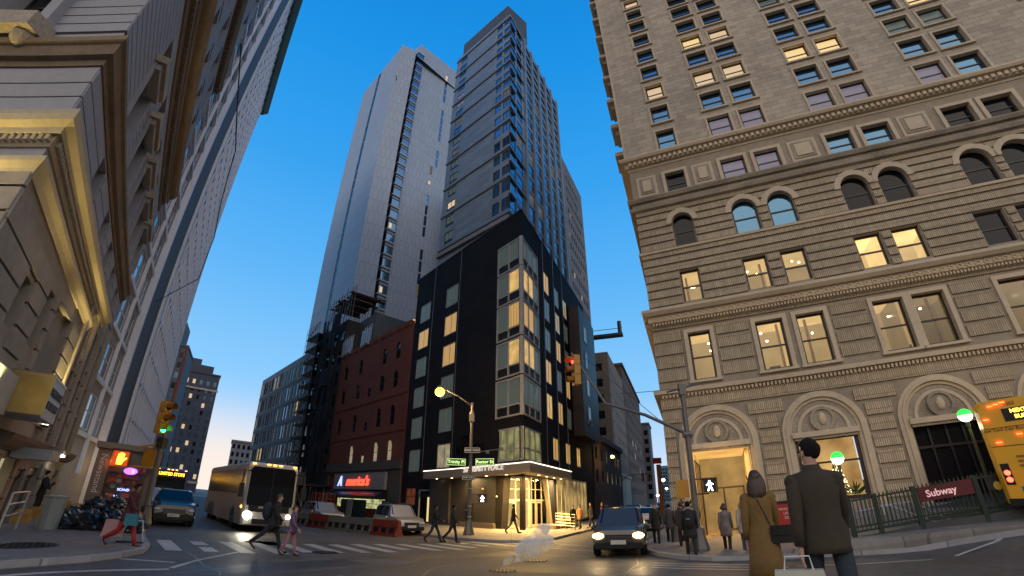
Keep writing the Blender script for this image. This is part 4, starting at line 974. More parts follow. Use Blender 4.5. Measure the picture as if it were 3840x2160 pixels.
# ground floor arches with tympanum and medallion
for i, c in enumerate(cen[:6]):
    zb_ = doors[i][1]; mb = MB()
    for r_, rw_, o in ((1.34,.14,.06),(1.48,.1,.16),(1.58,.16,.11)): arch_ring(mb, c, SPR, r_, rw_-.002, -o, -.001, LIME, 20)
    for sg_ in (-1, 1):
        for r_, rw_, o in ((1.34,.14,.06),(1.48,.1,.16),(1.58,.16,.11)):
            a, b = sorted((c+sg_*r_, c+sg_*(r_+rw_-.002))); mb.box(a, -o, .14, b, -.001, SPR, LIME, skip='k')
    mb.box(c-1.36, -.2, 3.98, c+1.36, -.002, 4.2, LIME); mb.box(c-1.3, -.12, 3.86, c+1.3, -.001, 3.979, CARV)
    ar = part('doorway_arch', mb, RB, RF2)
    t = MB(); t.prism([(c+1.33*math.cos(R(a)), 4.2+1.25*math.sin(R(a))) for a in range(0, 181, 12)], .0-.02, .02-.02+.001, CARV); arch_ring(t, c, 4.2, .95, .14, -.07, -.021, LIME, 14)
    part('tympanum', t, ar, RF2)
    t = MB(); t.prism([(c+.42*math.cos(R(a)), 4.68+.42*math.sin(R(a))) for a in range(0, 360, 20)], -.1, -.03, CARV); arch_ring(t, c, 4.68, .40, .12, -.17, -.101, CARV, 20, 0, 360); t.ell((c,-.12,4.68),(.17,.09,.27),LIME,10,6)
    part('medallion', t, ar, RF2)
# entrance (first arch): deep lit lobby
c = cen[0]; mb = MB(); DX = 6.0
mb.poly([(c-1.25,.36,3.98),(c+1.25,.36,3.98),(c+1.25,DX,3.98),(c-1.25,DX,3.98)], LOB); mb.poly([(c-1.25,.36,.14),(c-1.25,DX,.14),(c-1.25,DX,3.98),(c-1.25,.36,3.98)][::-1], emit('amber_wall', (1.0,.55,.14), .8, var=.5, scale=.9, c2=(.25,.13,.04)))
mb.poly([(c+1.25,.36,.14),(c+1.25,DX,.14),(c+1.25,DX,3.98),(c+1.25,.36,3.98)], MATS['amber_wall']); mb.poly([(c-1.25,DX,.14),(c+1.25,DX,.14),(c+1.25,DX,3.98),(c-1.25,DX,3.98)], emit('back_wall', (.9,.52,.16), .45, var=.5, scale=1.2))
mb.poly([(c-1.25,.1,.15),(c+1.25,.1,.15),(c+1.25,DX,.15),(c-1.25,DX,.15)], mat('lobby_floor', (.45,.33,.18), rough=.25))
lo = part('lobby', mb, RB, RF2)
mb = MB()
for y in (1.4,2.4,3.4,4.4,5.2): mb.box(c-1.24, y, .15, c-1.20, y+.05, 3.6, BRZ); mb.box(c+1.1, y, .15, c+1.24, y+.12, 3.97, LIME)
mb.box(c-1.24,1.3,3.55,c-1.2,5.6,3.62,BRZ); mb.box(c-1.1,2.2,.15,c-1.02,2.26,2.3,BRZ); mb.box(c-.1,2.2,.15,c-.02,2.26,2.3,BRZ); mb.box(c-1.1,2.2,2.24,c+.9,2.26,2.32,BRZ); mb.box(c+.82,2.2,.15,c+.9,2.26,2.3,BRZ)
part('lobby_frames', mb, lo, RF2)
lamp('lobby_light', 'AREA', tuple((RF2 @ Vector((c, 1.0, 3.9)))), 220, (1,.6,.22), lo, size=1.6)
lamp('lobby_light', 'POINT', tuple((RF2 @ Vector((c, -.6, 3.0)))), 45, (1,.62,.24), lo, size=.3)  # added light in front of the arch, stands for the lobby's spill
# second arch: lit shop window with christmas tree; third: dark doors
c = cen[1]; mb = MB(); mb.box(c-1.26,.9,1.35,c+1.26,.92,3.95,emit('show_room', (1.0,.62,.22), .8, var=.6, scale=.6, c2=(.30,.15,.04))); sw = part('shop_window', mb, RB, RF2)
mb = MB(); mb.box(c-1.28,.1,1.35,c-1.14,.2,3.98,BRZ); mb.box(c+1.14,.1,1.35,c+1.28,.2,3.98,BRZ); mb.box(c-1.14,.1,1.35,c+1.14,.2,1.5,BRZ); mb.box(c-1.14,.1,3.82,c+1.14,.2,3.98,BRZ); mb.box(c-1.14,.12,2.85,c+1.14,.18,2.93,BRZ); part('window_frame', mb, sw, RF2)
mb = MB(); rnd = random.Random(12); TG = mat('tree_needles', (.05,.08,.02), rough=.8)
for k in range(500):
    t = rnd.random(); a = rnd.uniform(0,6.28); r_ = .42*(1-t)*rnd.uniform(.5,1)+.02; x, y, z = c+.25+r_*math.cos(a), .55+.25*r_*math.sin(a), 1.5+1.55*t
    mb.poly([(x,y,z),(x+.07*math.cos(a),y,z-.05),(x+.05*math.cos(a+1),y+.02,z+.03)], TG)
for k in range(150):
    t = rnd.random(); a = rnd.uniform(0,6.28); r_ = .44*(1-t)+.02; x, y, z = c+.25+r_*math.cos(a), .53+.27*r_*math.sin(a), 1.5+1.6*t; q = .014
    mb.box(x-q,y-q,z-q,x+q,y+q,z+q,emit('fairy_light', (1.0,.78,.4), 5))
single('christmas_tree', mb, 'small christmas tree dotted with lights inside the lit arched window', 'christmas tree', M=RF2)
mb = MB()
for k in range(40):
    a = rnd.uniform(-1.3,1.3); l = rnd.uniform(.3,.75); x, z = c+.85+rnd.uniform(-.15,.15), 1.5; dx, dz = math.sin(a)*l, math.cos(a)*l
    mb.poly([(x,.5,z),(x+dx*.5-.04,.48,z+dz*.6),(x+dx,.5,z+dz),(x+dx*.5+.04,.52,z+dz*.55)], mat('broad_leaf', (.06,.11,.03), rough=.5))
single('potted_plant', mb, 'broad leaved green plant inside the lit arched window by the tree', 'plant', M=RF2)
for i in range(2, 6):
    c = cen[i]; mb = MB(); mb.box(c-1.28,.3,.9,c+1.28,.33,3.98,GLS)
    for x in (-1.26,-.66,0,.62,1.2): mb.box(c+x-.03,.2,.9,c+x+.05,.299,3.98,BLK)
    mb.box(c-1.28,.19,3.0,c+1.28,.298,3.1,BLK); mb.box(c-1.28,.19,.9,c+1.28,.297,1.0,BLK); part('glazed_doors', mb, RB, RF2)
mb = MB(); mb.box(c-30,-.25,0,RWd,-.09,.85,GRAN); 
pl = MB(); x = 0
for a, b in [(cen[0]-1.3, cen[0]+1.3)]: pl.box(0,-.14,0,a-.4,-.003,1.0,GRAN); pl.box(b+.4,-.14,0,RWd,-.003,.95,GRAN)
part('plinth', pl, RB, RF2)
mb = MB(); mb.box(cen[0]+2.0,-.3,1.05,cen[1]-1.95,-.15,1.5,BLK); so_ = part('street_number_sign', mb, RB, RF2)
text('sign_letters', '101 Greenwich', .17, WHT, so_, off(RF2, (cen[0]+cen[1])/2+.02, -.31, 1.28), .005)
# corner return along the side street, with brackets up the edge
RS = frame(along(C2, 20.5, 40), 200.5)
mb = MB(); wall_panel(mb, 0, 40, 0, RZ, [], LIMEB); part('side_wall', mb, RB, RS)
for k in range(11):
    mb = MB(); z = 22.6+k*2.6; mb.box(37.0,-.75,z,38.9,-.003,z+.3,LIME); mb.box(37.3,-.5,z-.5,38.6,-.004,z-.001,CARV); mb.box(37.2,-.7,z+.3,37.4,-.5,z+.8,LIME); part('side_balcony', mb, RB, RS)
mb = MB(); mb.box(39.4,-.16,20.9,39.98,-.002,RZ,LIME); part('quoin_strip', mb, RB, RS)
e = along(C2, A2R, RWd); mb = MB(); s0 = along(C2, 20.5, 40); mb.poly([(C2[0],C2[1],RZ),(e[0],e[1],RZ),(e[0]+14,e[1]+37,RZ),(s0[0],s0[1],RZ)], DGREYP); part('roof', mb, RB, I4)
# building behind it on the same side of the side street
tower('brown_side_building', 'brown stone building glimpsed past the limestone corner on the side street', frame(along(C2, 20.2, 100), 200.2), 58, 14, 16.5, 12, 4, 2.5, 3.2, 1.6, 1.8, [(10,GLS),(1,W5)], BRICKD, 12)
# ------------------------------------------------------------------ heavy stone building on the left corner
CL = azp(-58.8, 13.5); LA = -39
LBd = thing('granite_corner_building', Matrix.Translation((CL[0], CL[1], 0)), 'grooved grey stone corner building with a golden uplit cornice', 'building')
LF = frame(CL, LA); LW = 21.0; LZ = 46
LG = frame(along(CL, -94, 16), 86); LGW = 16.0
STON = mat('grooved_stone', (.30,.30,.315), rough=.8, var=.15, scale=3, bump=.25)
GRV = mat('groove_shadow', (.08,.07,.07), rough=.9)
LIT = mat('gold_lit_stone', (.42,.36,.25), rough=.8, var=.2, scale=5, bump=.3)  # gold of the uplights put into the cornice stone's colour
lw = [(4.3,10.5,1.25,1.55,GLS),(8.2,10.5,1.3,1.55,GLS),(11.2,10.5,1.3,1.55,GLS),(14.2,10.5,1.3,1.55,GLS),(17.4,10.5,1.3,1.55,GLS),
      (3.9,13.75,1.7,2.3,GLS),(7.4,13.75,1.9,2.5,GLS),(11.0,13.75,1.9,2.5,GLS),(14.6,13.75,1.9,2.5,GLS),(17.9,13.75,1.9,2.5,GLS),
      (4.3,17.0,1.5,1.6,GLS),(8.1,17.0,1.5,1.8,GLS),(11.7,17.0,1.5,1.8,GLS),(15.2,17.0,1.5,1.8,GLS),
      *[(x_, z_, 1.5, 2.1, GLB if (q_+r_) % 4 == 0 else GLS) for q_, x_ in enumerate((1.6,5.0,8.4,11.8,15.2,18.4)) for r_, z_ in enumerate((24.6,28.2,33.6,37.2,40.8))],
      (7.3,4.5,3.1,3.1,BLK),(2.9,5.4,.9,1.4,BLK),(5.6,5.5,1.0,1.9,BLK)]
low = [(x, z, 2.1, h_, g) for x in (13.6,16.3,18.9) for z, h_, g in ((.2,2.1,GLS),)]
lw2 = [(x0+q*3.4, z, 2.7, h_, g) for x0 in (0,) for q in range(0) for z, h_, g in ()]
bays_ = []
for x in (12.9,15.65,18.4):
    bays_ += [(x, 3.1, 2.0, 1.75, 'louver'), (x, 5.0, 2.0, 1.4, 'dark'), (x, 6.5, 2.0, 3.3, 'glass')]
hl = [(a,a+c,b,b+d) for a,b,c,d,g in lw] + [(a,a+c,b,b+d) for a,b,c,d,g in bays_] + [(1.2,4.8,.14,3.2),(8.3,10.3,.14,2.2),(11.2,12.6,.14,1.9),(13.2,15.0,.14,2.0),(15.9,17.6,.14,2.0),(18.5,20.3,.14,2.0)]
mb = MB(); wall_panel(mb, 0, LW, 9.0, LZ, [h for h in hl if h[2] > 9 ], STON, STON, .45); part('upper_wall', mb, LBd, LF)
mb = MB(); wall_panel(mb, 0, LW, 0, 9.0, [h if h[3] < 9 else (h[0],h[1],h[2],9.0) for h in hl if h[2] < 9], GRANJ, GRANJ, .4); part('lower_wall', mb, LBd, LF)
for a,b,c,d,g in lw[:-3]:
    window(LBd, off(LF, a, .35, b), c, d, BLK, g, fw=.08, trans=(.5,))
# grooves between the big blocks: raised courses
ribs = MB()
def lcourse(mb, W, z0, z1, pr, m, holes, x0=0):
    g = sorted([(h[0]-.12, h[1]+.12) for h in holes if h[2]-.1 < z1 and h[3]+.1 > z0]); x = x0
    for a, b in g:
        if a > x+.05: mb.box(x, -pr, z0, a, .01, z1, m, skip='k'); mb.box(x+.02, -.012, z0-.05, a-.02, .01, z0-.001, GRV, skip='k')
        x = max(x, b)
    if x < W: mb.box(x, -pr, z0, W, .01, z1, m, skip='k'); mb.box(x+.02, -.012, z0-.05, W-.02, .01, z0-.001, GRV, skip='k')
z = 10.35
while z < 12.0: lcourse(ribs, LW, z, z+.5, .06, STON, hl, -.06); z += .55
z = 13.75
while z < 19.0: lcourse(ribs, LW, z, z+.33, .05, STON, hl, -.05); z += .38
z = 22.6
while z < 45.0: lcourse(ribs, LW, z, z+.44, .05, STON, hl, -.05); z += .5
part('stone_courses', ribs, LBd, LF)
ribs = MB(); z = 3.5
while z < 7.4: lcourse(ribs, 12.6, z, z+.62, .09, GRANJ, hl, -.09); z += .7
z = .2
while z < 3.4: lcourse(ribs, 12.6, z, z+.62, .07, GRANJ, hl+[(.6,6,.1,4),(11,13,.1,4)], -.07); z += .7
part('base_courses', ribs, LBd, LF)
def lm(name, F, W, z0, prof, m, x0=0.0, par=LBd):
    mb = MB(); pr_ = [(.0, z0)] + [(-o, z0+h_) for h_, o in prof] + [(.0, z0+prof[-1][0])]; k0, k1 = (1.92, 0) if (F is LF and x0 < 1) else (0, 1.92 if F is LG else 0)
    mb.loft([[(max(x0,0)+k0*a, a, b) for a, b in pr_], [(W-k1*a, a, b) for a, b in pr_]], m); return part(name, mb, par, F)
def ldent(name, F, W, z0, z1, out, pitch, wd, m):
    mb = MB(); x = 0
    while x < W: mb.box(x, -out, z0, x+wd, -.002, z1, m, skip='k'); x += pitch
    part(name, mb, LBd, F)
c1 = [(0,.05),(.12,.1),(.3,.12),(.3,.22),(.45,.25),(.55,.42),(.72,.46),(.86,.46),(.9,.12)]
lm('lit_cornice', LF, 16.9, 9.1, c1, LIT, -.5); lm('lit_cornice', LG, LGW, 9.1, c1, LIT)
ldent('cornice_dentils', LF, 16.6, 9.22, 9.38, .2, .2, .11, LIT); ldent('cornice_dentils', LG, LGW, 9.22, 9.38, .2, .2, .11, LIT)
c0 = [(0,.06),(.15,.12),(.3,.24),(.42,.26),(.46,.05)]
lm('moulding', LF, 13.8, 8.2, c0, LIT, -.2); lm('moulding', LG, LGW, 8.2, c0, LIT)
OCH = mat('ochre_stone', (.19,.14,.09), rough=.85, var=.35, scale=4, bump=.5)
cb = [(0,.05),(.2,.08),(.25,.22),(.6,.28),(.68,.38),(.85,.38),(.95,.14),(1.1,.1)]
lm('band_cornice', LF, LW, 12.15, cb, OCH, -.5); lm('band_cornice', LG, LGW, 12.15, cb, OCH)
cd_ = [(0,.08),(.3,.12),(.8,.16),(.8,.36),(1.1,.42),(1.3,.7),(1.6,.85),(1.8,.85),(2.0,.25),(3.0,.2),(3.0,.36),(3.3,.36)]
lm('great_cornice', LF, LW+.3, 19.4, cd_, OCH, 1.5); ldent('great_dentils', LF, LW, 19.75, 20.1, .34, .42, .24, OCH)
lm('upper_cornice', LF, LW+.3, 31.2, [(0,.1),(.3,.15),(.3,.4),(.8,.6),(1.0,.6),(1.1,.1)], OCH, 0.0); ldent('upper_dentils', LF, LW, 31.3, 31.6, .35, .5, .28, OCH)
# pedimented window hood and carved frames
for x0, w_ in ((3.9,1.7),(7.4,1.9),(11.0,1.9),(14.6,1.9),(17.9,1.9)):
    mb = MB(); mb.box(x0-.25,-.16,13.6,x0-.01,-.001,16.4,STON,skip='k'); mb.box(x0+w_+.01,-.16,13.6,x0+w_+.25,-.001,16.4,STON,skip='k'); mb.box(x0-.35,-.5,16.4,x0+w_+.35,-.001,16.75,CARV,skip='k'); mb.box(x0-.2,-.35,16.1,x0+w_+.2,-.001,16.399,STON,skip='k'); part('window_hood', mb, LBd, LF)
# left face
gw = [(LGW-2.9-1.9-q*5.2, 14.2, 1.9, 3.0, GLS) for q in range(3)] + [(LGW-3.1-1.7-q*5.2, 21.5, 1.7, 3.0, GLS) for q in range(3)]
gh = [(a,a+c,b,b+d) for a,b,c,d,g in gw]
mb = MB(); wall_panel(mb, 0, LGW, 0, LZ, gh, STON, STON, .45); part('side_wall', mb, LBd, LG)
for a,b,c,d,g in gw: window(LBd, off(LG, a, .35, b), c, d, BLK, g, fw=.08, trans=(.5,))
ribs = MB(); z = 10.35
while z < 12.0: lcourse(ribs, LGW+.06, z, z+.5, .06, STON, gh); z += .55
z = 13.75
while z < 45: lcourse(ribs, LGW+.05, z, z+.38, .05, STON, gh); z += .43
z = .2
while z < 8: lcourse(ribs, LGW+.09, z, z+.62, .09, GRANJ, gh); z += .7
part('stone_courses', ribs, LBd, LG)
for q in range(3):
    x0 = LGW-2.9-1.9-q*5.2; mb = MB(); mb.box(x0-.4,-.3,13.8,x0-.01,-.001,17.2,STON,skip='k'); mb.box(x0+1.91,-.3,13.8,x0+2.3,-.001,17.2,STON,skip='k'); mb.box(x0-.6,-.7,17.2,x0+2.5,-.001,17.7,CARV); mb.prism([(x0-.6,17.7),(x0+2.5,17.7),(x0+.95,18.4)],-.6,-.001,CARV); mb.box(x0-.6,-.7,13.2,x0+2.5,-.002,13.8,CARV); mb.ell((x0-.1,-.3,13.1),(.3,.3,.4),CARV,8,6); mb.ell((x0+2.1,-.3,13.1),(.3,.3,.4),CARV,8,6); part('window_hood', mb, LBd, LG)
# louvers, glass bays, shop level
for a,b,c,d,g in lw[-3:]:
    mb = MB(); mb.box(a,.38,b,a+c,.39,b+d,BLK); n = int(c/.16)
    for i in range(n): mb.box(a+(i+.3)*c/n, .2, b, a+(i+.55)*c/n, .3, b+d, mat('louver_metal', (.30,.28,.24), rough=.6))
    part('louver_window', mb, LBd, LF)
STL = mat('pier_metal', (.16,.14,.13), rough=.55, metal=.2, var=.15)
for a,b,c,d,g in bays_:
    mb = MB()
    if g == 'glass':
        for i in range(5): mb.box(a+i*c/4-.035, .05, b, a+i*c/4+.035, .2, b+d, STL)
        mb.box(a,.06,b+d*.45-.05,a+c,.19,b+d*.45+.05,STL); mb.box(a,.06,b,a+c,.19,b+.1,STL)
    elif g == 'louver':
        for i in range(9): mb.box(a, .05, b+i*d/9, a+c, .12, b+(i+.45)*d/9, STL)
        for i in range(6): mb.box(a+i*c/5-.02, .03, b, a+i*c/5+.02, .14, b+d, STL)
    else:
        for i in range(4): mb.box(a+i*c/3-.03, .05, b, a+i*c/3+.03, .2, b+d, STL)
    fo = part('bay_screen', mb, LBd, LF); p = MB(); p.box(a,.3,b,a+c,.31,b+d,{'glass':GLB,'louver':BLK,'dark':GLS}[g]); part('pane', p, fo, LF)
for x in (12.55,15.3,18.05,20.6):
    mb = MB(); mb.box(x-.0,-.18,2.9,x+.35,-.001,10.2,mat('warm_pier', (.30,.25,.19), rough=.6, var=.1)); part('pier', mb, LBd, LF)
lm('shop_ledge', LF, LW, 2.45, [(0,.15),(.1,.3),(.3,.45),(.45,.5),(.5,.1)], mat('brown_ledge', (.13,.10,.08), rough=.8, var=.2), 6.6)
# metal roller shutters, lit doorway, entrance with projecting sign
SHU = mat('roller_shutter', (.16,.14,.12), rough=.5, metal=.3, var=.15)
for x0, x1, zt in ((11.2,12.6,1.9),(13.2,15.0,2.0),(15.9,17.6,2.0),(18.5,20.3,2.0)):
    mb = MB(); z = .14
    while z < zt-.3: mb.box(x0,.2,z,x1,.26,z+.07,SHU,skip='k'); z += .09
    mb.box(x0,.1,zt-.3,x1,.25,zt,BLK); part('roller_shutter', mb, LBd, LF)
mb = MB(); mb.box(8.3,.3,.14,10.3,.32,2.2,emit('lit_doorway', (.85,.72,.45), .55, var=.3, scale=1.5)); part('doorway', mb, LBd, LF)
mb = MB(); mb.box(1.2,.35,.14,4.8,.37,3.2,BLK); part('entrance_recess', mb, LBd, LF)
mb = MB(); PALE = mat('pale_stone_sign', (.36,.38,.40), rough=.4, var=.15, scale=1.5); mb.box(.6,-.35,3.25,5.2,-.08,4.35,PALE); part('entrance_lintel', mb, LBd, LF)
mb = MB()
mb.prism([(7.9-1.9+.0,0)],0,0,PALE) if False else None
mb.box(5.3,-1.15,3.35,7.6,-.1,4.55,PALE); sgn = part('projecting_sign', mb, LBd, LF)
mb = MB(); mb.box(5.22,-1.2,3.38,5.299,-.1,4.52,mat('brass', (.5,.36,.12), rough=.3, metal=.9)); mb.box(5.3,-1.17,4.551,7.6,-.1,4.62,MATS['brass']); part('sign_edge', mb, sgn, LF)
DLT = mat('dark_letters', (.02,.018,.015), rough=.4)
text('sign_letters', 'SEVENTY-ONE', .30, DLT, sgn, off(LF, 6.45, -1.17, 4.15), .02, bold=.006)
text('sign_letters', 'BROADWAY', .30, DLT, sgn, off(LF, 6.45, -1.17, 3.75), .02, bold=.006)
mb = MB(); mb.box(9.0,-1.2,2.25,10.8,-.05,2.6,mat('grey_canvas', (.28,.30,.30), rough=.7)); part('door_awning', mb, LBd, LF)
# uplights on the ledge that gild the cornice
for i, x in enumerate((3.2, 7.0, 11.4)):
    g = MB(); g.box(x-.12,-.4,3.5,x+.12,-.15,3.6,BLK); g.box(x-.1,-.38,3.601,x+.1,-.17,3.61,emit('uplight_lens', (1.0,.85,.45), 15)); u = part('uplight', g, LBd, LF)
    lamp('uplight_lamp', 'SPOT', tuple(LF @ Vector((x,-.34,3.75))), 2200 if i < 2 else 1500, (1,.76,.28), u, size=.1, rot=aim((LF.to_3x3() @ Vector((.05,-.06,1)))), spot=100, blend=.9)
for i, x in enumerate((LGW-3, LGW-8)):
    g = MB(); g.box(x-.12,-.4,4.8,x+.12,-.15,4.9,BLK); u = part('uplight', g, LBd, LG)
    lamp('uplight_lamp', 'SPOT', tuple(LG @ Vector((x,-.62,5.0))), 1500, (1,.76,.28), u, size=.1, rot=aim((LG.to_3x3() @ Vector((.05,-.06,1)))), spot=125, blend=.8)
mb = MB(); mb.poly([(CL[0],CL[1],LZ), tuple(list(along(CL,LA,LW))+[LZ]), (-60,30,LZ), tuple(list(along(CL,-94,16))+[LZ])], DGREYP); part('roof', mb, LBd, I4)
# wall lamps and awning further along
mb = MB(); mb.box(16.5,-.5,2.62,16.9,-.3,2.7,emit('white_lamp', (1,.95,.85), 20)); part('wall_lamp', mb, LBd, LF)
lamp('shop_lamp', 'POINT', tuple(LF @ Vector((16.7,-.9,2.4))), 12, (1,.85,.6), LBd, size=.1)
# ------------------------------------------------------------------ second building of the left street, with its grid of windows
E2 = (-24.8, 23.3); B2A = -35
gb = thing('gridded_office_tower', Matrix.Translation((E2[0], E2[1], 0)), 'tall grey office tower with a fine window grid beside the grooved stone building', 'tower')
GF_ = frame(E2, B2A); GW_ = 49.5; GZ = 78.0
LGR = mat('blue_grey_frame', (.75,.78,.85), rough=.55, var=.1); DG2 = mat('slate_wall', (.10,.105,.115), rough=.7, var=.15)
gl = []
for j in range(22):
    z = 4.5+j*3.3
    for x in (.9, 4.3): gl.append((x, z, 2.5, 2.2, GLS if j % 3 else GLB))
    x = 16.2
    while x < 48: gl.append((x, z, 1.5, 2.2, GLS)); x += 2.15
gl.sort(key=lambda q: q[0]*1.0+q[1]*.6)
facade(gb, GF_, GW_, 0, GZ, gl, STON, LGR, limit=90, fw=.1, trans=(.5,), depth=.5)
mb = MB(); mb.box(7.8,-.25,0,15.4,-.001,GZ,DG2); part('blank_strip', mb, gb, GF_)
for x in (7.5, 15.4): mb = MB(); mb.box(x-.02,-.5,0,x+.55,-.252 if x > 10 else -.002,GZ,LGR); part('pilaster', mb, gb, GF_)
for x in [3.65]+[15.95+2.15*i for i in range(1,16)]:
    mb = MB(); mb.box(x,-.22,2,x+.24,-.002,GZ-3,LGR); part('mullion', mb, gb, GF_)
mb = MB()
for j in range(22):
    z = 4.1+j*3.3; mb.box(.0,-.14,z,7.4,-.003,z+.28,LGR); mb.box(16.0,-.14,z,GW_,-.003,z+.28,LGR)
part('spandrels', mb, gb, GF_)
CG = mat('copper_green', (.06,.13,.11), rough=.6, var=.4)
for z0, o in ((74.5,1.5),): mb = MB(); mb.prism([(0,z0),(-.4*o,z0+.2),(-o,z0+1.0),(-o,z0+1.5),(0,z0+1.6)],4,GW_+.8,CG,'x'); part('copper_cornice', mb, gb, GF_)
bb_ = along(E2, B2A, GW_); shell(gb, [E2, (E2[0]-25,E2[1]-5), (bb_[0]-25,bb_[1]+5), bb_], 0, GZ, DG2, skip=(3,))
# further buildings of the left street
F3 = frame(along(E2, B2A-1.5, 52), B2A-3.2); tower('dark_brick_block', 'dark brown brick block with sparse windows next down the left street', F3, 42, 20, 33, 9, 9, 4, 3.2, 1.3, 1.8, [(8,GLS),(1,W7)], BRICKD, 31)
q = azp(-40.6, 190); F4 = frame((q[0]-9,q[1]-4), 60); t4 = tower('stepped_tower', 'stepped blue grey tower peeking over the roofs of the left street', F4, 15.5, 20, 50, 5, 12, 4, 3.8, 1.4, 2.2, [(5,GLS),(2,GLB)], mat('blue_grey_brick', (.09,.09,.10)), 32)
mb = MB(); mb.box(0,2,50.7,12.5,14,60,MATS['blue_grey_brick']); mb.box(2,4,60,9,12,66,MATS['blue_grey_brick']); part('upper_stage', mb, t4, F4)
q = azp(-39.9, 240); F5 = frame((q[0], q[1]), 52.5); t5 = tower('grid_lit_tower', 'dark brick tower closing the left street with rows of small lit windows', F5, 21.5, 20, 52, 7, 13, 5.5, 3.45, 1.35, 2.1, [(8,GLB),(3,GLS),(3,W6)], mat('charcoal_brick', (.065,.07,.09), rough=.85, var=.2), 33, limit=91)
mb = MB(); mb.box(4,2,52.7,18,14,56.5,MATS['charcoal_brick']); mb.box(5,2,56.5,12,12,59,MATS['charcoal_brick']); part('upper_stage', mb, t5, F5)
mb = MB(); mb.box(-.2,-.5,3.6,21.7,-.3,4.6,LIMEB); mb.box(-.2,-.6,44.5,21.9,-.05,45.3,LIMEB); part('stone_band', mb, t5, F5)
q = azp(-32.1, 200); tower('small_grey_block', 'small pale grey block far off between the tower and the white building', frame((q[0],q[1]), 58), 11, 12, 20, 6, 6, 3, 2.9, 1.0, 1.7, [(4,GLS),(1,GLB)], mat('grey_block', (.20,.20,.21), rough=.7), 34)
# ------------------------------------------------------------------ vehicles (local frame: x right, y forward, z up)
RUB = mat('tyre_rubber', (.012,.012,.012), rough=.8); RIM = mat('alloy_rim', (.35,.35,.36), rough=.3, metal=.9, var=.05)
CGL = glass('car_glass', (.004,.005,.007), rough=.04); CGL.node_tree.nodes['Principled BSDF'].inputs['IOR'].default_value = 1.45; CGL.node_tree.nodes['Principled BSDF'].inputs['Specular IOR Level'].default_value = .5
HLW = emit('headlamp_glow', (1.0,.62,.22), 26); HLB = emit('white_headlamp', (1.0,.92,.7), 60); HLD = emit('dim_headlamp', (1.0,.85,.6), 12); TLR = emit('tail_lamp', (1.0,.06,.03), 8)
LENS = mat('lamp_lens', (.45,.45,.45), rough=.15, var=0); PLT = mat('plate_white', (.5,.48,.42), rough=.5, var=.1); BSG = glass('bus_side_glass', (.006,.006,.008), rough=.25); GRL = mat('grille_black', (.008,.008,.009), rough=.3)
CHR = mat('chrome', (.5,.5,.52), rough=.15, metal=1, var=0)
def wheel(par, M, x, y, r, wd, side):
    mb = MB(); n = 20
    prof = [(r*.62,-wd/2),(r*.93,-wd/2),(r,-wd*.3),(r,wd*.3),(r*.93,wd/2),(r*.62,wd/2)]
    rings = [[(x+o, y+rr*math.cos(2*math.pi*k/n), r+rr*math.sin(2*math.pi*k/n)) for k in range(n)] for rr, o in prof]
    mb.loft(rings, RUB, True); w_ = part('wheel', mb, par, M, smooth=False)
    rm = MB(); xo = x+side*(wd/2+.004); rr_ = r*.6
    for k in range(5):
        a = 2*math.pi*k/5+.3; c_, s_ = math.cos(a), math.sin(a)
        rm.prism([(y+c_*rr_-s_*.05, r+s_*rr_+c_*.05), (y+c_*rr_+s_*.05, r+s_*rr_-c_*.05), (y+s_*.03, r-c_*.03), (y-s_*.03, r+c_*.03)], min(xo,xo+side*.02), max(xo,xo+side*.02), RIM, 'x')
    rg = []
    for rr in (rr_*.92, rr_*1.06): rg.append([(xo+side*.015, y+rr*math.cos(2*math.pi*k/16), r+rr*math.sin(2*math.pi*k/16)) for k in range(16)])
    rm.loft(rg, RIM, False); rm.ell((xo, y, r), (.03,.07,.07), RIM, 8, 4); part('rim', rm, w_, M)
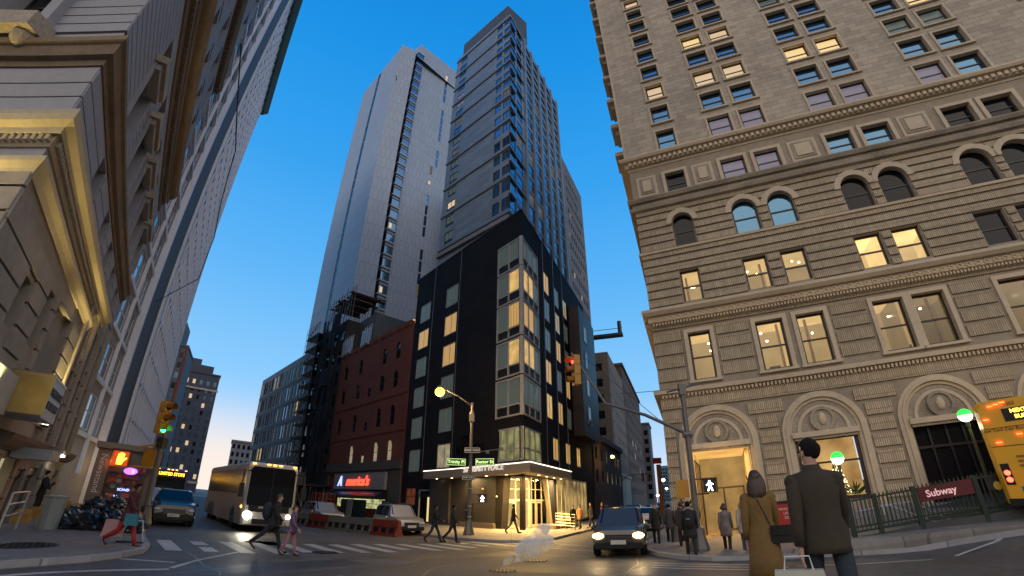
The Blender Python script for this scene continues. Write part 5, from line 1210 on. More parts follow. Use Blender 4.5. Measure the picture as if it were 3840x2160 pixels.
def car(name, label, cat, p, head, L_, W_, H_, paint, st, cab, wr=.35, wy=(.19,.81), head_m=LENS, group=None, extras=None, plate='', roofrails=False):
    """st: stations (t along length from rear 0 to front 1, z belt, z top, half width top factor); cab=(rear, back side, front side, windscreen foot) station indices"""
    M = frame(p, head+90, gz(*p)); th = thing(name, M, label, cat, group); hw = W_/2
    def ring(t, zb, zt, f):
        y = (t-.5)*L_; e = 1-.10*max(0, (abs(t-.5)-.40)/.1); w_ = hw*e; lift = .06*max(0, (abs(t-.5)-.44)/.06)
        half = [(w_*.86, .24+lift), (w_, .38+lift), (w_*1.0, zb*.7), (w_*.955, zb), (hw*f, zt-.03), (hw*f*.82, zt)]
        return [(-a, y, z) for a, z in half] + [(a, y, z) for a, z in half[::-1]]
    rings = [ring(*s) for s in st]; mb = MB(); mb.loft(rings, paint); body = part('body', mb, th, smooth=False)
    md = body.modifiers.new('b', 'BEVEL'); md.width = .035; md.segments = 2; md.limit_method = 'ANGLE'; md.angle_limit = R(25)
    def q(i, j, t, s):  # bilinear on side between stations i,j: t along, s up (belt->top)
        def pt(k): a, b = Vector(rings[k][3]), Vector(rings[k][4]); return a+(b-a)*s
        v = pt(i)+(pt(j)-pt(i))*t; return v
    sides = cab['side']
    for sg in (1, -1):
        for (i, j, t0, t1) in sides:
            pts = [q(i,j,t0,.08), q(i,j,t1,.08), q(i,j,t1,.9), q(i,j,t0,.9)]
            g = MB(); g.poly([(-(v.x-.012)*sg if sg > 0 else (v.x-.012), v.y, v.z) for v in (pts if sg > 0 else pts[::-1])], CGL); part('side_window', g, th)
    def cross(i, j, s0, s1, nm):
        A, B = [Vector(rings[i][k]) for k in (4,7)], [Vector(rings[j][k]) for k in (4,7)]
        a0, a1 = A[0].lerp(B[0], s0), A[1].lerp(B[1], s0); b0, b1 = A[0].lerp(B[0], s1), A[1].lerp(B[1], s1)
        sh = (a0.x*-.06); up = Vector((0,0,.045)); o = Vector((0, .02 if rings[j][0][1] > rings[i][0][1] else -.02, 0))
        g = MB(); g.poly([a0*1+Vector((.06,0,0))+up+o, a1+Vector((-.06,0,0))+up+o, b1+Vector((-.05,0,0))+up+o, b0+Vector((.05,0,0))+up+o], CGL); part(nm, g, th)
    cross(cab['ws'][0], cab['ws'][1], .06, .94, 'windscreen'); cross(cab['rw'][0], cab['rw'][1], .1, .9, 'rear_window')
    for t in wy:
        for sg in (1,-1):
            y = (t-.5)*L_; wheel(th, M, sg*(hw-.1), y, wr, .22, sg)
            a = MB(); x = sg*(hw+.002); a.prism([(y+(wr+.07)*math.cos(R(d)), wr+.02+(wr+.07)*math.sin(R(d))) for d in range(-20,201,20)], min(x,x-sg*.2), max(x,x-sg*.2), GRL, 'x'); part('wheel_arch', a, th)
    F = L_/2; zb = st[-1][1]; zh = st[-2][1]
    for sg in (1,-1):
        h = MB(); h.ell((sg*hw*.74, F-.04, zh*.86), (.2,.1,.10) if head_m is HLW else (.17,.09,.075), head_m, 12, 6); part('headlight', h, th, smooth=True)
        m_ = MB(); m_.ell((sg*(hw+.09), F-L_*.33, zh+.12), (.1,.06,.08), paint, 8, 6); part('mirror', m_, th, smooth=True)
        t_ = MB(); t_.box(sg*hw*.92-.07, -F-.01, zb*.85, sg*hw*.92+.07, -F+.06, zb*1.1, mat('red_lens', (.25,.01,.01), rough=.2)); part('tail_light', t_, th)
    g = MB(); g.box(-hw*.5, F-.03, zh*.62, hw*.5, F+.015, zh*.9, GRL)
    for k in range(4): g.box(-hw*.48, F+.016, zh*(.65+.06*k), hw*.48, F+.022, zh*(.665+.06*k), CHR)
    part('grille', g, th)
    g = MB(); g.box(-hw*.84, F-.06, .3, hw*.84, F+.05, .5, GRL); part('bumper', g, th)
    g = MB(); g.box(-.26, F+.052, .44, .26, F+.062, .58, PLT); po = part('number_plate', g, th)
    if plate: text('plate_letters', plate, .1, DLT, po, M @ Matrix.Translation((0, F+.063, .51)) @ Matrix.Rotation(math.pi, 4, 'Z'), .002)
    if roofrails:
        for sg in (1,-1): g = MB(); g.tube([(sg*hw*.66, -F*.62, H_+.0), (sg*hw*.66, -F*.6, H_+.06), (sg*hw*.66, F*.1, H_+.06), (sg*hw*.66, F*.14, H_)], .02, CHR if roofrails == 2 else GRL, 5); part('roof_rail', g, th)
    if extras: extras(th, M, F, hw, zh)
    return th
def suv_st(H_, hood=1.02, belt=1.0):
    return [(0.0,.62,.66,.70),(.02,belt*.95,H_*.62,.82),(.07,belt,H_*.93,.74),(.2,belt,H_*.99,.76),(.45,belt,H_,.77),(.60,belt,H_*.97,.75),(.735,hood*.99,hood+.03,.86),(.93,hood*.93,hood*.96,.80),(.985,hood*.80,hood*.86,.74),(1.0,.55,.62,.66)]
cabS = dict(side=[(2,3,.25,.95),(3,4,.04,.96),(4,5,.04,.96)], ws=(6,5), rw=(1,2))
SILV = mat('silver_paint', (.36,.35,.33), rough=.28, metal=.6, var=.04); DKP = mat('dark_bronze_paint', (.045,.043,.035), rough=.22, metal=.5, var=.05)
WPT = mat('white_car_paint', (.55,.55,.56), rough=.25, var=.03); YEL = mat('yellow_paint', (.80,.40,.02), rough=.35, var=.05); BLP = mat('blue_white_paint', (.30,.38,.46), rough=.3, metal=.3, var=.04)
car('parked_suv', 'silver parked suv beside the red barriers in front of the green hoarding', 'car', (-7.0,30.2), 145, 4.45, 1.82, 1.72, SILV, suv_st(1.72), cabS, wr=.36, roofrails=1)
def sv_stripes(th, M, F, hw, zh):
    g = MB(); 
    for x in (-.22,.04): g.box(x, F*.42, zh+.035, x+.18, F*.9, zh+.062, mat('stripe_blue', (.10,.14,.22), rough=.3))
    part('hood_stripes', g, th)
    g = MB(); g.box(-.2, F*.5, zh+.05, .2, F*.62, zh+.1, GRL); part('hood_scoop', g, th)
car('dark_suv', 'dark muscular suv with a hood scoop and blue hood stripes left of the coach', 'car', (-17.3,23.3), 141, 5.0, 1.95, 1.66, DKP, suv_st(1.66,1.08,1.05), cabS, wr=.38, plate='JRE4517', extras=sv_stripes)
car('police_car', 'pale blue and white car mostly hidden behind the dark suv', 'car', (-23.8,29.8), 141, 4.7, 1.85, 1.6, BLP, suv_st(1.6), cabS)
car('small_suv', 'small silver suv with amber side light between the coach and the barriers', 'car', (-13.2,33.6), 138, 4.3, 1.8, 1.62, SILV, suv_st(1.62), cabS, head_m=HLD)
car('oncoming_suv', 'grey suv driving out of the side street with both headlights blazing', 'car', (4.3,19.3), 196, 4.6, 1.86, 1.68, mat('grey_paint', (.09,.085,.08), rough=.25, metal=.5, var=.04), suv_st(1.68,1.05), cabS, wr=.38, head_m=HLW, roofrails=1)
t_ = bpy.data.objects['oncoming_suv']; MT = WM(t_)
for sg in (1,-1): lamp('headlight_beam', 'SPOT', tuple(MT @ Vector((sg*.7, 2.42, .85))), 60, (1,.70,.32), t_, size=.08, rot=aim(MT.to_3x3() @ Vector((sg*.1,1,-.04))), spot=110, blend=.9)
car('white_taxi', 'white car with glowing lights waiting behind the oncoming suv', 'car', (9.2,33.5), 200, 4.5, 1.8, 1.5, WPT, suv_st(1.5), cabS, head_m=HLD)
rnd = random.Random(3)
first = None
for i in range(9):
    p = along((9.6+rnd.uniform(-.3,.3),42), 19.4, i*8.5); lab = ['grey','dark','white','black','silver','dark','white','grey','dark'][i]
    if i < 2: car('distant_car', f'{["first","second"][i]} small {lab} car queued down the side street past the white car', 'car', p, 199, 4.4, 1.78, 1.5, [mat('grey_paint', (.1,.1,.1)), DKP][i], suv_st(1.5), cabS, head_m=HLD, group='cars queued down the side street')
    else:
        M = frame(p, 289); mb = MB(); rg = [[(-.88*f,y,.3),(-.9*f,y,z1),(-.7*f,y,z2),(.7*f,y,z2),(.9*f,y,z1),(.88*f,y,.3)] for y,f,z1,z2 in ((-2.2,.9,.8,.9),(-1.8,1,.95,1.4),(.3,1,.95,1.48),(1.1,1,.95,1.02),(2.1,.95,.75,.85))]
        mb.loft(rg, [WPT,DKP][i % 2]); tag(th := part('distant_car', mb, None, M), f'one of the far off cars queued in the distance of the side street', 'car', 'far cars in the distance of the side street')
        for sg in (1,-1): h = MB(); h.ell((sg*.6,2.1,.7),(.13,.05,.08),HLD,8,4); part('headlight', h, th, M)
# ---- coach
def rrect(w_, z0, z1, r, y):
    pts = []
    for cx, cz, a0 in ((w_-r, z0+.05, -90), (w_-r, z1-r, 0), (-w_+r, z1-r, 90), (-w_+r, z0+.05, 180)):
        rr = r if cz > z0+.1 else .05
        cx2 = cx if cz > z0+.1 else (w_-.05 if cx > 0 else -w_+.05)
        for k in range(4): a = R(a0+k*30); pts.append((cx2+rr*math.cos(a), y, cz+rr*math.sin(a)))
    return pts
CREAM = mat('cream_bus_paint', (.46,.45,.41), rough=.25, var=.06)
BM = frame((-12.0,23.4), 141+90-2); BL = 13.2
bus = thing('coach_bus', BM, 'long cream coach with a black windscreen and blazing headlight turning in from the left street', 'bus')
mb = MB(); mb.loft([rrect(1.18,.4,3.1,.2,-BL), rrect(1.28,.3,3.35,.22,-BL+.25), rrect(1.28,.3,3.35,.22,-.5), rrect(1.26,.3,3.33,.25,-.12), rrect(1.16,.35,3.22,.3,0)], CREAM); part('body', mb, bus)
g = MB(); g.box(-1.292,-BL+.5,1.75,-1.285,-.55,3.0,BSG); g.box(1.285,-BL+.5,1.75,1.292,-.55,3.0,BSG); part('side_windows', g, bus)
g = MB()
for k in range(26):
    y = -BL+.8+k*.42; z = 2.15+.55*(k/26)**1.3; g.poly([(-1.296,y,z),(-1.296,y+.55,z+.06),(-1.296,y+.75,z+.2),(-1.296,y+.12,z+.13)][::-1], WHT)
part('side_stripe', g, bus)
g = MB()
for q in range(2):
    for k in range(22):
        t = k/22; t2 = (k+1)/22
        f = lambda t: (-2.2-6.5*t, 1.55-.75*math.sin(t*3.0)+.28*q+.12*math.sin(t*9))
        (y0,z0),(y1,z1) = f(t), f(t2); g.poly([(-1.297,y0,z0),(-1.297,y1,z1),(-1.297,y1,z1+.05),(-1.297,y0,z0+.05)], mat('brown_swirl', (.09,.06,.05)))
part('side_swirl', g, bus)
mb = MB(); pts = [(-1.1,1.25),(1.1,1.25),(1.14,1.4),(1.12,3.0),(1.0,3.12),(-1.0,3.12),(-1.12,3.0),(-1.14,1.4)]; mb.prism(pts, .0, .03, CGL); wsn = part('windscreen', mb, bus)
mb = MB(); mb.box(-.02,.031,1.3,.02,.04,3.0,GRL); part('windscreen_bar', mb, wsn)
mb = MB(); mb.box(-1.0,.0,.95,1.0,.03,1.24,GRL); part('badge_panel', mb, bus)
text('maker_letters', 'PREVOST', .16, WHT, bus, BM @ Matrix.Translation((0,.04,1.15)) @ Matrix.Rotation(math.pi,4,'Z'), .004, sx=1.6)
mb = MB(); mb.box(-.75,.0,.38,.75,.05,.62,GRL); part('bumper_grille', mb, bus)
for x in (-.8,.85): text('fleet_number', '0691', .17, WHT, bus, BM @ Matrix.Translation((x,.04,3.17)) @ Matrix.Rotation(math.pi,4,'Z'), .004)
AMB = emit('amber_marker', (1.0,.38,.04), 9)
for x in (-1.05,-.3,0,.3,1.02): mb = MB(); mb.box(x-.08,-.02,3.22,x+.08,.03,3.28,AMB); part('marker_light', mb, bus)
for x, m_ in ((1.0,HLB),(-1.0,emit('weak_headlamp', (1,.9,.6), 6))):
    mb = MB(); mb.ell((x,-.02,.78),(.2,.1,.2) if x > 0 else (.14,.1,.12),m_,12,8); part('headlight', mb, bus, smooth=True)
for x in (-1.27,1.27): mb = MB(); mb.ell((x,-.35,1.15),(.05,.12,.07),AMB,8,6); part('turn_signal', mb, bus, smooth=True)
for x in (-1,1): mb = MB(); mb.tube([(x*1.1,-.02,2.9),(x*1.5,.35,2.85),(x*1.55,.4,2.2)], .035, GRL, 6); mb.box(x*1.55-.12,.33,1.6,x*1.55+.12,.45,2.25,GRL); part('mirror_arm', mb, bus)
for y in (-2.4,-9.6,-10.9):
    for sg in (1,-1): wheel(bus, BM, sg*1.12, y, .5, .3, sg); a = MB(); x = sg*1.283; a.prism([(y+.6*math.cos(R(d)), .52+.6*math.sin(R(d))) for d in range(-15,196,21)], min(x,x-sg*.05), max(x,x-sg*.05), GRL, 'x'); part('wheel_arch', a, bus)
mb = MB(); mb.box(-1.294,-8.5,.9,-1.288,-8.1,1.35,mat('dark_red', (.12,.02,.02))); mb.box(-1.294,-8.9,.55,-1.288,-8.6,.75,GRL); part('side_hatch', mb, bus)
lamp('headlight_beam', 'SPOT', tuple(BM @ Vector((1.0,.14,.8))), 130, (1,.9,.66), bus, size=.08, rot=aim(BM.to_3x3() @ Vector((.1,1,-.05))), spot=115, blend=.9)
# second bus behind
B2 = frame((-27.0,35.4), 141+90); b2 = thing('city_bus', B2, 'city bus with an orange destination display behind the dark suv', 'bus')
BLU2 = mat('bus_blue', (.05,.08,.22), rough=.3)
mb = MB(); mb.loft([rrect(1.25,.3,3.1,.15,-11), rrect(1.27,.3,3.15,.15,-.2), rrect(1.2,.35,3.1,.2,0)], BLU2); part('body', mb, b2)
mb = MB(); mb.box(-1.1,0,1.1,1.1,.03,2.4,CGL); part('windscreen', mb, b2); mb = MB(); mb.box(-1.1,0,2.42,1.1,.04,2.95,GRL); ds = part('destination_display', mb, b2)
text('display_letters', 'LIMITED STOPS', .33, emit('orange_led', (1,.45,.03), 5), ds, B2 @ Matrix.Translation((0,.05,2.68)) @ Matrix.Rotation(math.pi,4,'Z'), .004, sx=.85, bold=.008)
for x in (-1.0,-.3,0,.3,1.0): mb = MB(); mb.box(x-.07,-.0,3.0,x+.07,.05,3.05,AMB); part('marker_light', mb, b2)
mb = MB(); mb.box(1.0,-.1,.6,1.2,.04,1.5,emit('red_trim', (.8,.05,.04), .8)); part('red_panel', mb, b2)
# yellow coach at the right edge, seen from behind; it stands across the kerb lane
yz = .66; YM = Matrix.Translation((0,0,yz)) @ frame((14.35,10.75), 0+62+90-6); yb = thing('yellow_coach', YM, 'bright yellow express coach cut off by the right edge, seen from behind', 'bus')
YH = 3.15; mb = MB(); mb.loft([rrect(1.16,.45,YH-.08,.25,0), rrect(1.28,.35,YH,.22,.25), rrect(1.28,.35,YH,.22,12)], YEL); part('body', mb, yb)
mb = MB()
for z in (1.85,2.35): mb.box(-1.15,-.012,z,1.15,-.002,z+.015,GRL)
for z in (1.3,1.42,1.54): mb.box(-.7,-.03,z,1.1,-.002,z+.05,mat('dark_yellow', (.30,.15,.01)))
part('rear_grille', mb, yb)
mb = MB(); mb.box(-.62,-.02,2.5,.1,.0,2.85,GRL); dd_ = part('destination_display', mb, yb)
LEDY = emit('amber_led', (1,.55,.05), 6); ymf = lambda x, z: YM @ Matrix.Translation((x,-.024,z))
text('display_letters', 'NEXT', .14, LEDY, dd_, ymf(-.26,2.76), .003, bold=.004); text('display_letters', 'BUS', .14, LEDY, dd_, ymf(-.26,2.6), .003, bold=.004)
text('fleet_number', '1563', .13, DLT, yb, ymf(-.4,2.97), .003); text('company_letters', 'New York City Bus', .12, DLT, yb, ymf(-.78,2.3), .003, shear=.2)
for x, z in ((-1.05,2.6),(-.85,2.95),(-.7,2.98),(-.55,3.01),(-.95,1.95),(-.45,2.12),(.3,2.3)): mb = MB(); mb.box(x-.05,-.04,z,x+.07,-.0,z+.025,emit('red_marker', (1,.08,.02), 10)); part('marker_light', mb, yb)
for z in (.98,1.16): mb = MB(); mb.ell((-1.02,-.03,z),(.07,.04,.07),TLR,10,6); part('tail_light', mb, yb, smooth=True)
mb = MB(); mb.box(-1.12,-.02,.85,-.93,-.0,1.4,GRL); part('lamp_housing', mb, yb)
mb = MB(); mb.box(-.45,-.03,.85,.35,-.002,1.12,mat('dark_yellow', (.30,.15,.01))); mb.box(-.3,-.04,.88,.1,-.031,1.05,PLT); mb.box(-.2,-.05,1.07,.1,-.03,1.1,HLD); part('plate_recess', mb, yb)
mb = MB(); mb.box(-.85,-.012,.62,-.45,-.002,.8,mat('blue_sticker', (.06,.12,.22))); part('sticker', mb, yb)
mb = MB(); mb.box(-1.2,-.06,.32,1.2,.1,.5,GRL); part('bumper', mb, yb)
for y in (2.6,9.5):
    for sg in (1,-1): wheel(yb, YM @ Matrix.Translation((0,0,-.0)), sg*1.1, y, .5, .3, sg)
# ------------------------------------------------------------------ people (local frame: x right, y forward, z up)
SK1 = mat('skin_light', (.42,.25,.18), rough=.55, var=.08); SK2 = mat('skin_brown', (.16,.085,.055), rough=.55, var=.08)
def cloth(n, c, r=.85, **k): return mat('cloth_'+n, c, rough=r, var=k.get('var', .25), scale=k.get('scale', 14), bump=.3)
BLC = cloth('black', (.012,.012,.014)); NVY = cloth('navy', (.014,.018,.03)); HAIRB = mat('hair_black', (.012,.009,.008), rough=.9, spec=.15, var=.3, scale=20, bump=.4); HAIRN = mat('hair_brown', (.045,.022,.012), rough=.5, var=.4, scale=20, bump=.4); HAIRL = mat('hair_blond', (.26,.16,.08), rough=.5, var=.3, scale=20, bump=.4)
SHO = mat('shoe_black', (.01,.01,.01), rough=.4)
def rotv(v, ax, a):
    return Matrix.Rotation(R(a), 3, ax) @ Vector(v)
def person(label, p, head, H_=1.72, skin=SK1, legs=((20,5),(-15,30)), arms=((-20,15),(20,15)), lean=3, top=BLC, top_len=.47, trous=NVY, hair=HAIRB, hair_len=0, shoe=SHO, turn=0, cat='person', z=0, flare=1.0, hood=None, width=1.0, arm_out=6, group=None, glove=False, fingers=True, scarf=None):
    """legs/arms: (upper swing, bend) for left, right in degrees, forward positive"""
    s = H_/1.75; M = frame(p, head+90, gz(*p)+z); th = thing('person', M, label, cat, group)
    hipz, kl, sl = .92*s, .44*s, .42*s
    ank = []; leg = []
    for sg, (a, b) in zip((-1, 1), legs):
        h = Vector((sg*.10*s*width, 0, hipz)); k = h + rotv((0,0,-kl), 'X', a); an = k + rotv((0,0,-sl), 'X', a-b); toe = an + rotv((0,.17*s,-.045*s), 'X', (a-b)*.7)
        leg.append((h, k, an, toe))
    dz = .085*s - min(l[2].z - (0 if l[3].z > l[2].z-.06*s else (l[2].z-l[3].z)*.4) for l in leg)
    leg = [tuple(v+Vector((0,0,dz)) for v in l) for l in leg]
    pel = Vector((0,0,hipz+.06*s+dz)); Lr = lambda v: rotv(v, 'X', -lean)
    spine = [pel, pel+Lr((0,0,.17*s)), pel+Lr((0,0,.34*s)), pel+Lr((0,0,.47*s)), pel+Lr((0,.01*s,.55*s)), pel+Lr((0,.015*s,.64*s)), pel+Lr((0,.02*s,.73*s))]
    arm = []
    for sg, (a, b) in zip((-1, 1), arms):
        sh = pel+Lr((sg*.175*s*width,0,.445*s)); e = sh+rotv(rotv((0,0,-.29*s), 'Y', -sg*arm_out), 'X', a); w_ = e+rotv(rotv((0,0,-.25*s), 'Y', -sg*arm_out*.3), 'X', a+b); ha = w_+(w_-e).normalized()*.085*s
        arm.append((sh, e, w_, ha))
    V, Rr, E_ = [], [], []
    def add(v, r, par=None):
        V.append(tuple(v)); Rr.append(r); 
        if par is not None: E_.append((par, len(V)-1))
        return len(V)-1
    i0 = add(spine[0], (.15*s*width,.10*s)); i1 = add(spine[1], (.125*s*width,.09*s), i0); i2 = add(spine[2], (.15*s*width,.105*s), i1); i3 = add(spine[3], (.10*s,.075*s), i2); i4 = add(spine[4], (.052*s,.055*s), i3)
    hd = turn; i5 = add(spine[5]-Vector((0,0,.01*s)), (.076*s,.092*s), i4); i6 = add(spine[6]-Vector((0,0,.015*s)), (.070*s,.086*s), i5); add(spine[6]+Vector((0,0,.055*s)), (.03*s,.035*s), i6)
    for l, rr in zip(leg, (0,1)):
        a = add(l[0], (.085*s,.09*s), i0); b = add(l[1], (.055*s,.06*s), a); c = add(l[2], (.036*s,.04*s), b); add(l[3], (.03*s,.025*s), c)
    for (sh, e, w_, ha), sg in zip(arm, (-1,1)):
        a = add(sh, (.052*s,.055*s), i3); b = add(e, (.04*s,.042*s), a); c = add(w_, (.026*s,.028*s), b); d = add(ha, (.033*s,.018*s), c)
        if fingers:
            dn = (ha-w_).normalized(); fw = Vector((0,1,0)) - dn*dn.y; fw.normalize(); cr = dn.cross(fw)
            for q, ln in zip((-1.4,-.45,.45,1.4), (.062,.074,.069,.052)):
                f0 = add(ha+fw*q*.017*s+dn*.03*s, .009*s, d); f1 = add(ha+fw*q*.018*s+dn*(.03+ln*.55)*s+cr*sg*-.006*s, .0085*s, f0); add(ha+fw*q*.018*s+dn*(.03+ln)*s+cr*sg*-.02*s, .0075*s, f1)
            t0 = add(ha+fw*.034*s-dn*.02*s, .011*s, d); add(ha+fw*.052*s+dn*.02*s, .009*s, t0)
    me = bpy.data.meshes.new('body'); me.from_pydata(V, E_, []); o = bpy.data.objects.new('body', me); C.objects.link(o)
    sm = o.modifiers.new('s', 'SKIN'); sm.use_smooth_shade = True
    for k, r_ in enumerate(Rr):
        d_ = me.skin_vertices[0].data[k]; d_.radius = r_ if isinstance(r_, tuple) else (r_, r_); d_.use_root = (k == 0)
    ss = o.modifiers.new('u', 'SUBSURF'); ss.levels = 1; ss.render_levels = 1
    dg = bpy.context.evaluated_depsgraph_get(); me2 = bpy.data.meshes.new_from_object(o.evaluated_get(dg)); bpy.data.objects.remove(o)
    me2.name = 'body'; me2.materials.clear(); me2.materials.append(skin); me2.uv_layers.new(name='UVMap') if not me2.uv_layers else None
    body = part('body', me2, th)
    # face: nose, eyes, ears as children of the body
    Hc = (spine[5]+spine[6])/2; tr = Matrix.Rotation(R(hd), 3, 'Z')
    fc = MB()
    n_ = Hc+tr@Vector((0,.088*s,-.01*s)); fc.ell(tuple(n_), (.012*s,.018*s,.022*s), skin, 8, 6)
    for sg in (-1,1): e_ = Hc+tr@Vector((sg*.078*s,.0,-.005*s)); fc.ell(tuple(e_), (.012*s,.02*s,.03*s), skin, 8, 6)
    part('face', fc, body, WM(th), smooth=True)
    ey = MB()
    for sg in (-1,1): e_ = Hc+tr@Vector((sg*.03*s,.08*s,.018*s)); ey.ell(tuple(e_), (.012*s,.008*s,.007*s), HAIRB, 8, 5)
    mo = Hc+tr@Vector((0,.082*s,-.045*s)); ey.ell(tuple(mo), (.022*s,.006*s,.006*s), mat('lips', (.25,.09,.08)), 8, 5)
    part('eyes', ey, body, WM(th), smooth=True)
    # hair
    hb = MB(); rh = random.Random(int(abs(p[0]*100)))
    rg = []
    for k in range(9):
        t = k/8; th_ = .12+t*2.42; fr = 1.0
        ring_ = []
        for q in range(16):
            f = 2*math.pi*q/16; by = math.sin(f); cut = 1.0 if by < .3 or t < .42 else .78
            rr_ = math.sin(th_)*(1+.085*rh.uniform(-1,1))*cut
            ring_.append(tuple(Hc+tr@Vector((.088*s*rr_*math.cos(f), -.02*s+.102*s*rr_*by, .028*s+.106*s*math.cos(th_)))))
        rg.append(ring_)
    hb.loft(rg, hair)
    if hair_len:
        rg = []
        for k in range(7):
            t = k/6; c = Hc+tr@Vector((0,(-.045-.05*t)*s,(.06-hair_len*t)*s)); wx, wy = (.088+.045*math.sin(t*2.6))*s, (.06+.015*math.sin(t*3))*s
            if k == 6: wx *= .55; wy *= .5
            rg.append([tuple(c+Vector((wx*math.cos(q*.5236)*(1+.06*math.sin(q*5+k)), wy*math.sin(q*.5236), .01*math.sin(q*3)))) for q in range(12)])
        hb.loft(rg, hair)
    part('hair', hb, th, smooth=True)
    # top garment: torso loft plus sleeves
    tb_ = MB(); L_ = top_len; n = 14; hemz = spine[3].z+.04*s
    tor = [(-L_+.0, .185*flare, .145*flare), (-L_*.55-.02, .18*(1+(flare-1)*.6), .14*(1+(flare-1)*.6)), (.0, .19, .14), (.13, .158, .118), (.27,.172,.125), (.38,.195,.125), (.44,.178,.118), (.475,.155,.11), (.505,.11,.096), (.54,.074,.078), (.575,.066,.072)]
    rg = []
    for k, (h_, a, b) in enumerate(tor):
        if h_ < 0: c = pel+Vector((0, (leg[0][1].y+leg[1][1].y)*.5*min(1,-h_/.5)*.5, h_*s+.0)); b = b+abs(leg[0][1].y-leg[1][1].y)*.33*min(1,-h_/.45)/s
        else: c = pel+Lr((0,0,h_*s))
        rg.append([tuple(c+Vector((a*s*width*math.cos(2*math.pi*q/n)*(1+.02*math.sin(q*3+k)), b*s*math.sin(2*math.pi*q/n)*(1+.03*math.sin(q*2.3+k*1.7)), 0))) for q in range(n)])
    tb_.loft(rg, top)
    for sh, e, w_, ha in arm:
        inn = sh+Vector((-sh.x*.4,0,-.01*s)); sh = sh+Vector((-sh.x*.06,0,-.02*s)); tb_.tube([inn, sh+Vector((0,0,.0)), sh.lerp(e,.5), e, e.lerp(w_,.5), w_+(w_-e).normalized()*.01*s], [.07*s,.078*s,.068*s,.06*s,.052*s,.046*s], top, 12)
    tb_.tube([arm[0][0]+Vector((0,0,-.01*s)), spine[3]+Vector((0,0,.0)), arm[1][0]+Vector((0,0,-.01*s))], [.068*s,.085*s,.068*s], top, 10)
    for sh, e, w_, ha in arm: tb_.ell(tuple(sh+Vector((0,0,-.008*s))), (.07*s,.075*s,.07*s), top, 10, 6)
    part('coat' if top_len > .3 else 'jacket', tb_, th, smooth=True)
    if trous:
        tz = MB()
        for h, k, an, toe in leg: tz.tube([h+Vector((0,0,.1*s)), h, h.lerp(k,.5), k, k.lerp(an,.5), an+(an-k).normalized()*.02*s], [.08*s,.088*s,.08*s,.066*s,.062*s,.055*s], trous, 10)
        tz.ell(tuple(pel), (.14*s*width,.095*s,.11*s), trous, 12, 8)
        part('trousers', tz, th, smooth=True)
    for h, k, an, toe in leg:
        d = (toe-an); sb_ = MB(); fy = Vector((0, d.y, d.z)).normalized(); m_ = an+fy*.07*s+Vector((0,0,-.035*s))
        rgs = []
        for t, wd, ht in ((-.10,.028,.035),(-.07,.04,.05),(.0,.043,.05),(.08,.047,.038),(.14,.04,.026),(.17,.02,.016)):
            c = m_+fy*t*s; up = Vector((1,0,0)).cross(fy); rgs.append([tuple(c+Vector((wd*s*math.cos(q*.785),0,0))+up*ht*s*math.sin(q*.785)) for q in range(8)])
        sb_.loft(rgs, shoe); part('shoe', sb_, th, smooth=True)
    if hood:
        hm = MB(); c = spine[4]; 
        pts_ = [tuple(c+Vector((.13*s*math.cos(R(a)), .12*s*math.sin(R(a))-.01, -.02*s+.03*s*math.sin(R(a))*-1))) for a in range(0,361,30)]; hm.tube(pts_, .05*s, hood, 8, False); hm.ell(tuple(c+Vector((0,-.15*s,-.09*s))), (.12*s,.07*s,.12*s), top, 10, 6); part('hood', hm, th, smooth=True)
    return th, M, arm, pel, s
GRN = cloth('olive_jacket', (.036,.026,.013)); CAM = cloth('camel_wool', (.17,.095,.025)); WHC = cloth('cream', (.40,.35,.30)); MAR = cloth('maroon', (.06,.012,.02)); REDT = cloth('red_tights', (.30,.012,.015), .7); LEO = cloth('speckled', (.16,.13,.12), scale=40, var=.9); JEA = cloth('blue_jeans', (.05,.07,.12)); PINK = cloth('pink_bag', (.35,.20,.20)); KHA = cloth('khaki', (.10,.075,.04)); ORA = cloth('orange_coat', (.40,.17,.07)); JEAN2 = cloth('dark_jeans', (.02,.028,.04))
man, MM, arm_, pel_, s_ = person('young man from behind in an olive jacket and dark jeans crossing close to the camera', (2.8,4.2), 16, 1.82, SK1, ((14,6),(-12,12)), ((-14,12),(16,14)), 2, GRN, .16, JEAN2, HAIRB, 0, turn=38, width=1.12)
hd_ = MM @ arm_[0][3]
bg_ = MB(); bg_.prism([(-.2,-.02),(.2,-.02),(.24,-.55),(-.24,-.55)], -.06, .06, mat('white_bag', (.45,.45,.36), rough=.5, var=.08)); bg_.tube([(-.12,0,-.03),(-.1,0,.09),(.1,0,.09),(.12,0,-.03)], .008, WHT, 6)
single('shopping_bag', bg_, 'pale white shopping bag hanging from the left hand of the man in the olive jacket', 'bag', M=Matrix.Translation(tuple(hd_)) @ Matrix.Translation((-.05,0,-.09)) @ Matrix.Rotation(R(-30),4,'Z'))
wo_, MW, aw_, pw_, sw2 = person('woman from behind with long dark hair and a long camel coat walking away', (3.25,6.2), 22, 1.68, SK1, ((12,5),(-14,16)), ((-10,18),(14,12)), 2, CAM, .62, BLC, HAIRN, .34, flare=1.35)
hb_ = MB(); hb_.prism([(-.15,.0),(.15,.0),(.17,-.2),(-.17,-.2)], -.05, .05, mat('black_leather', (.02,.02,.018), rough=.25)); hb_.prism([(-.15,.02),(.15,.02),(.13,-.1),(-.13,-.1)], -.065, -.051, MATS['black_leather']); hb_.tube([(-.13,0,0),(-.28,-.02,.4),(-.36,-.02,.66)], .007, MATS['black_leather'], 6)
single('handbag', hb_, 'small black handbag on a strap at the hip of the woman in camel', 'bag', M=MW @ Matrix.Translation((.24,-.1,1.0)))
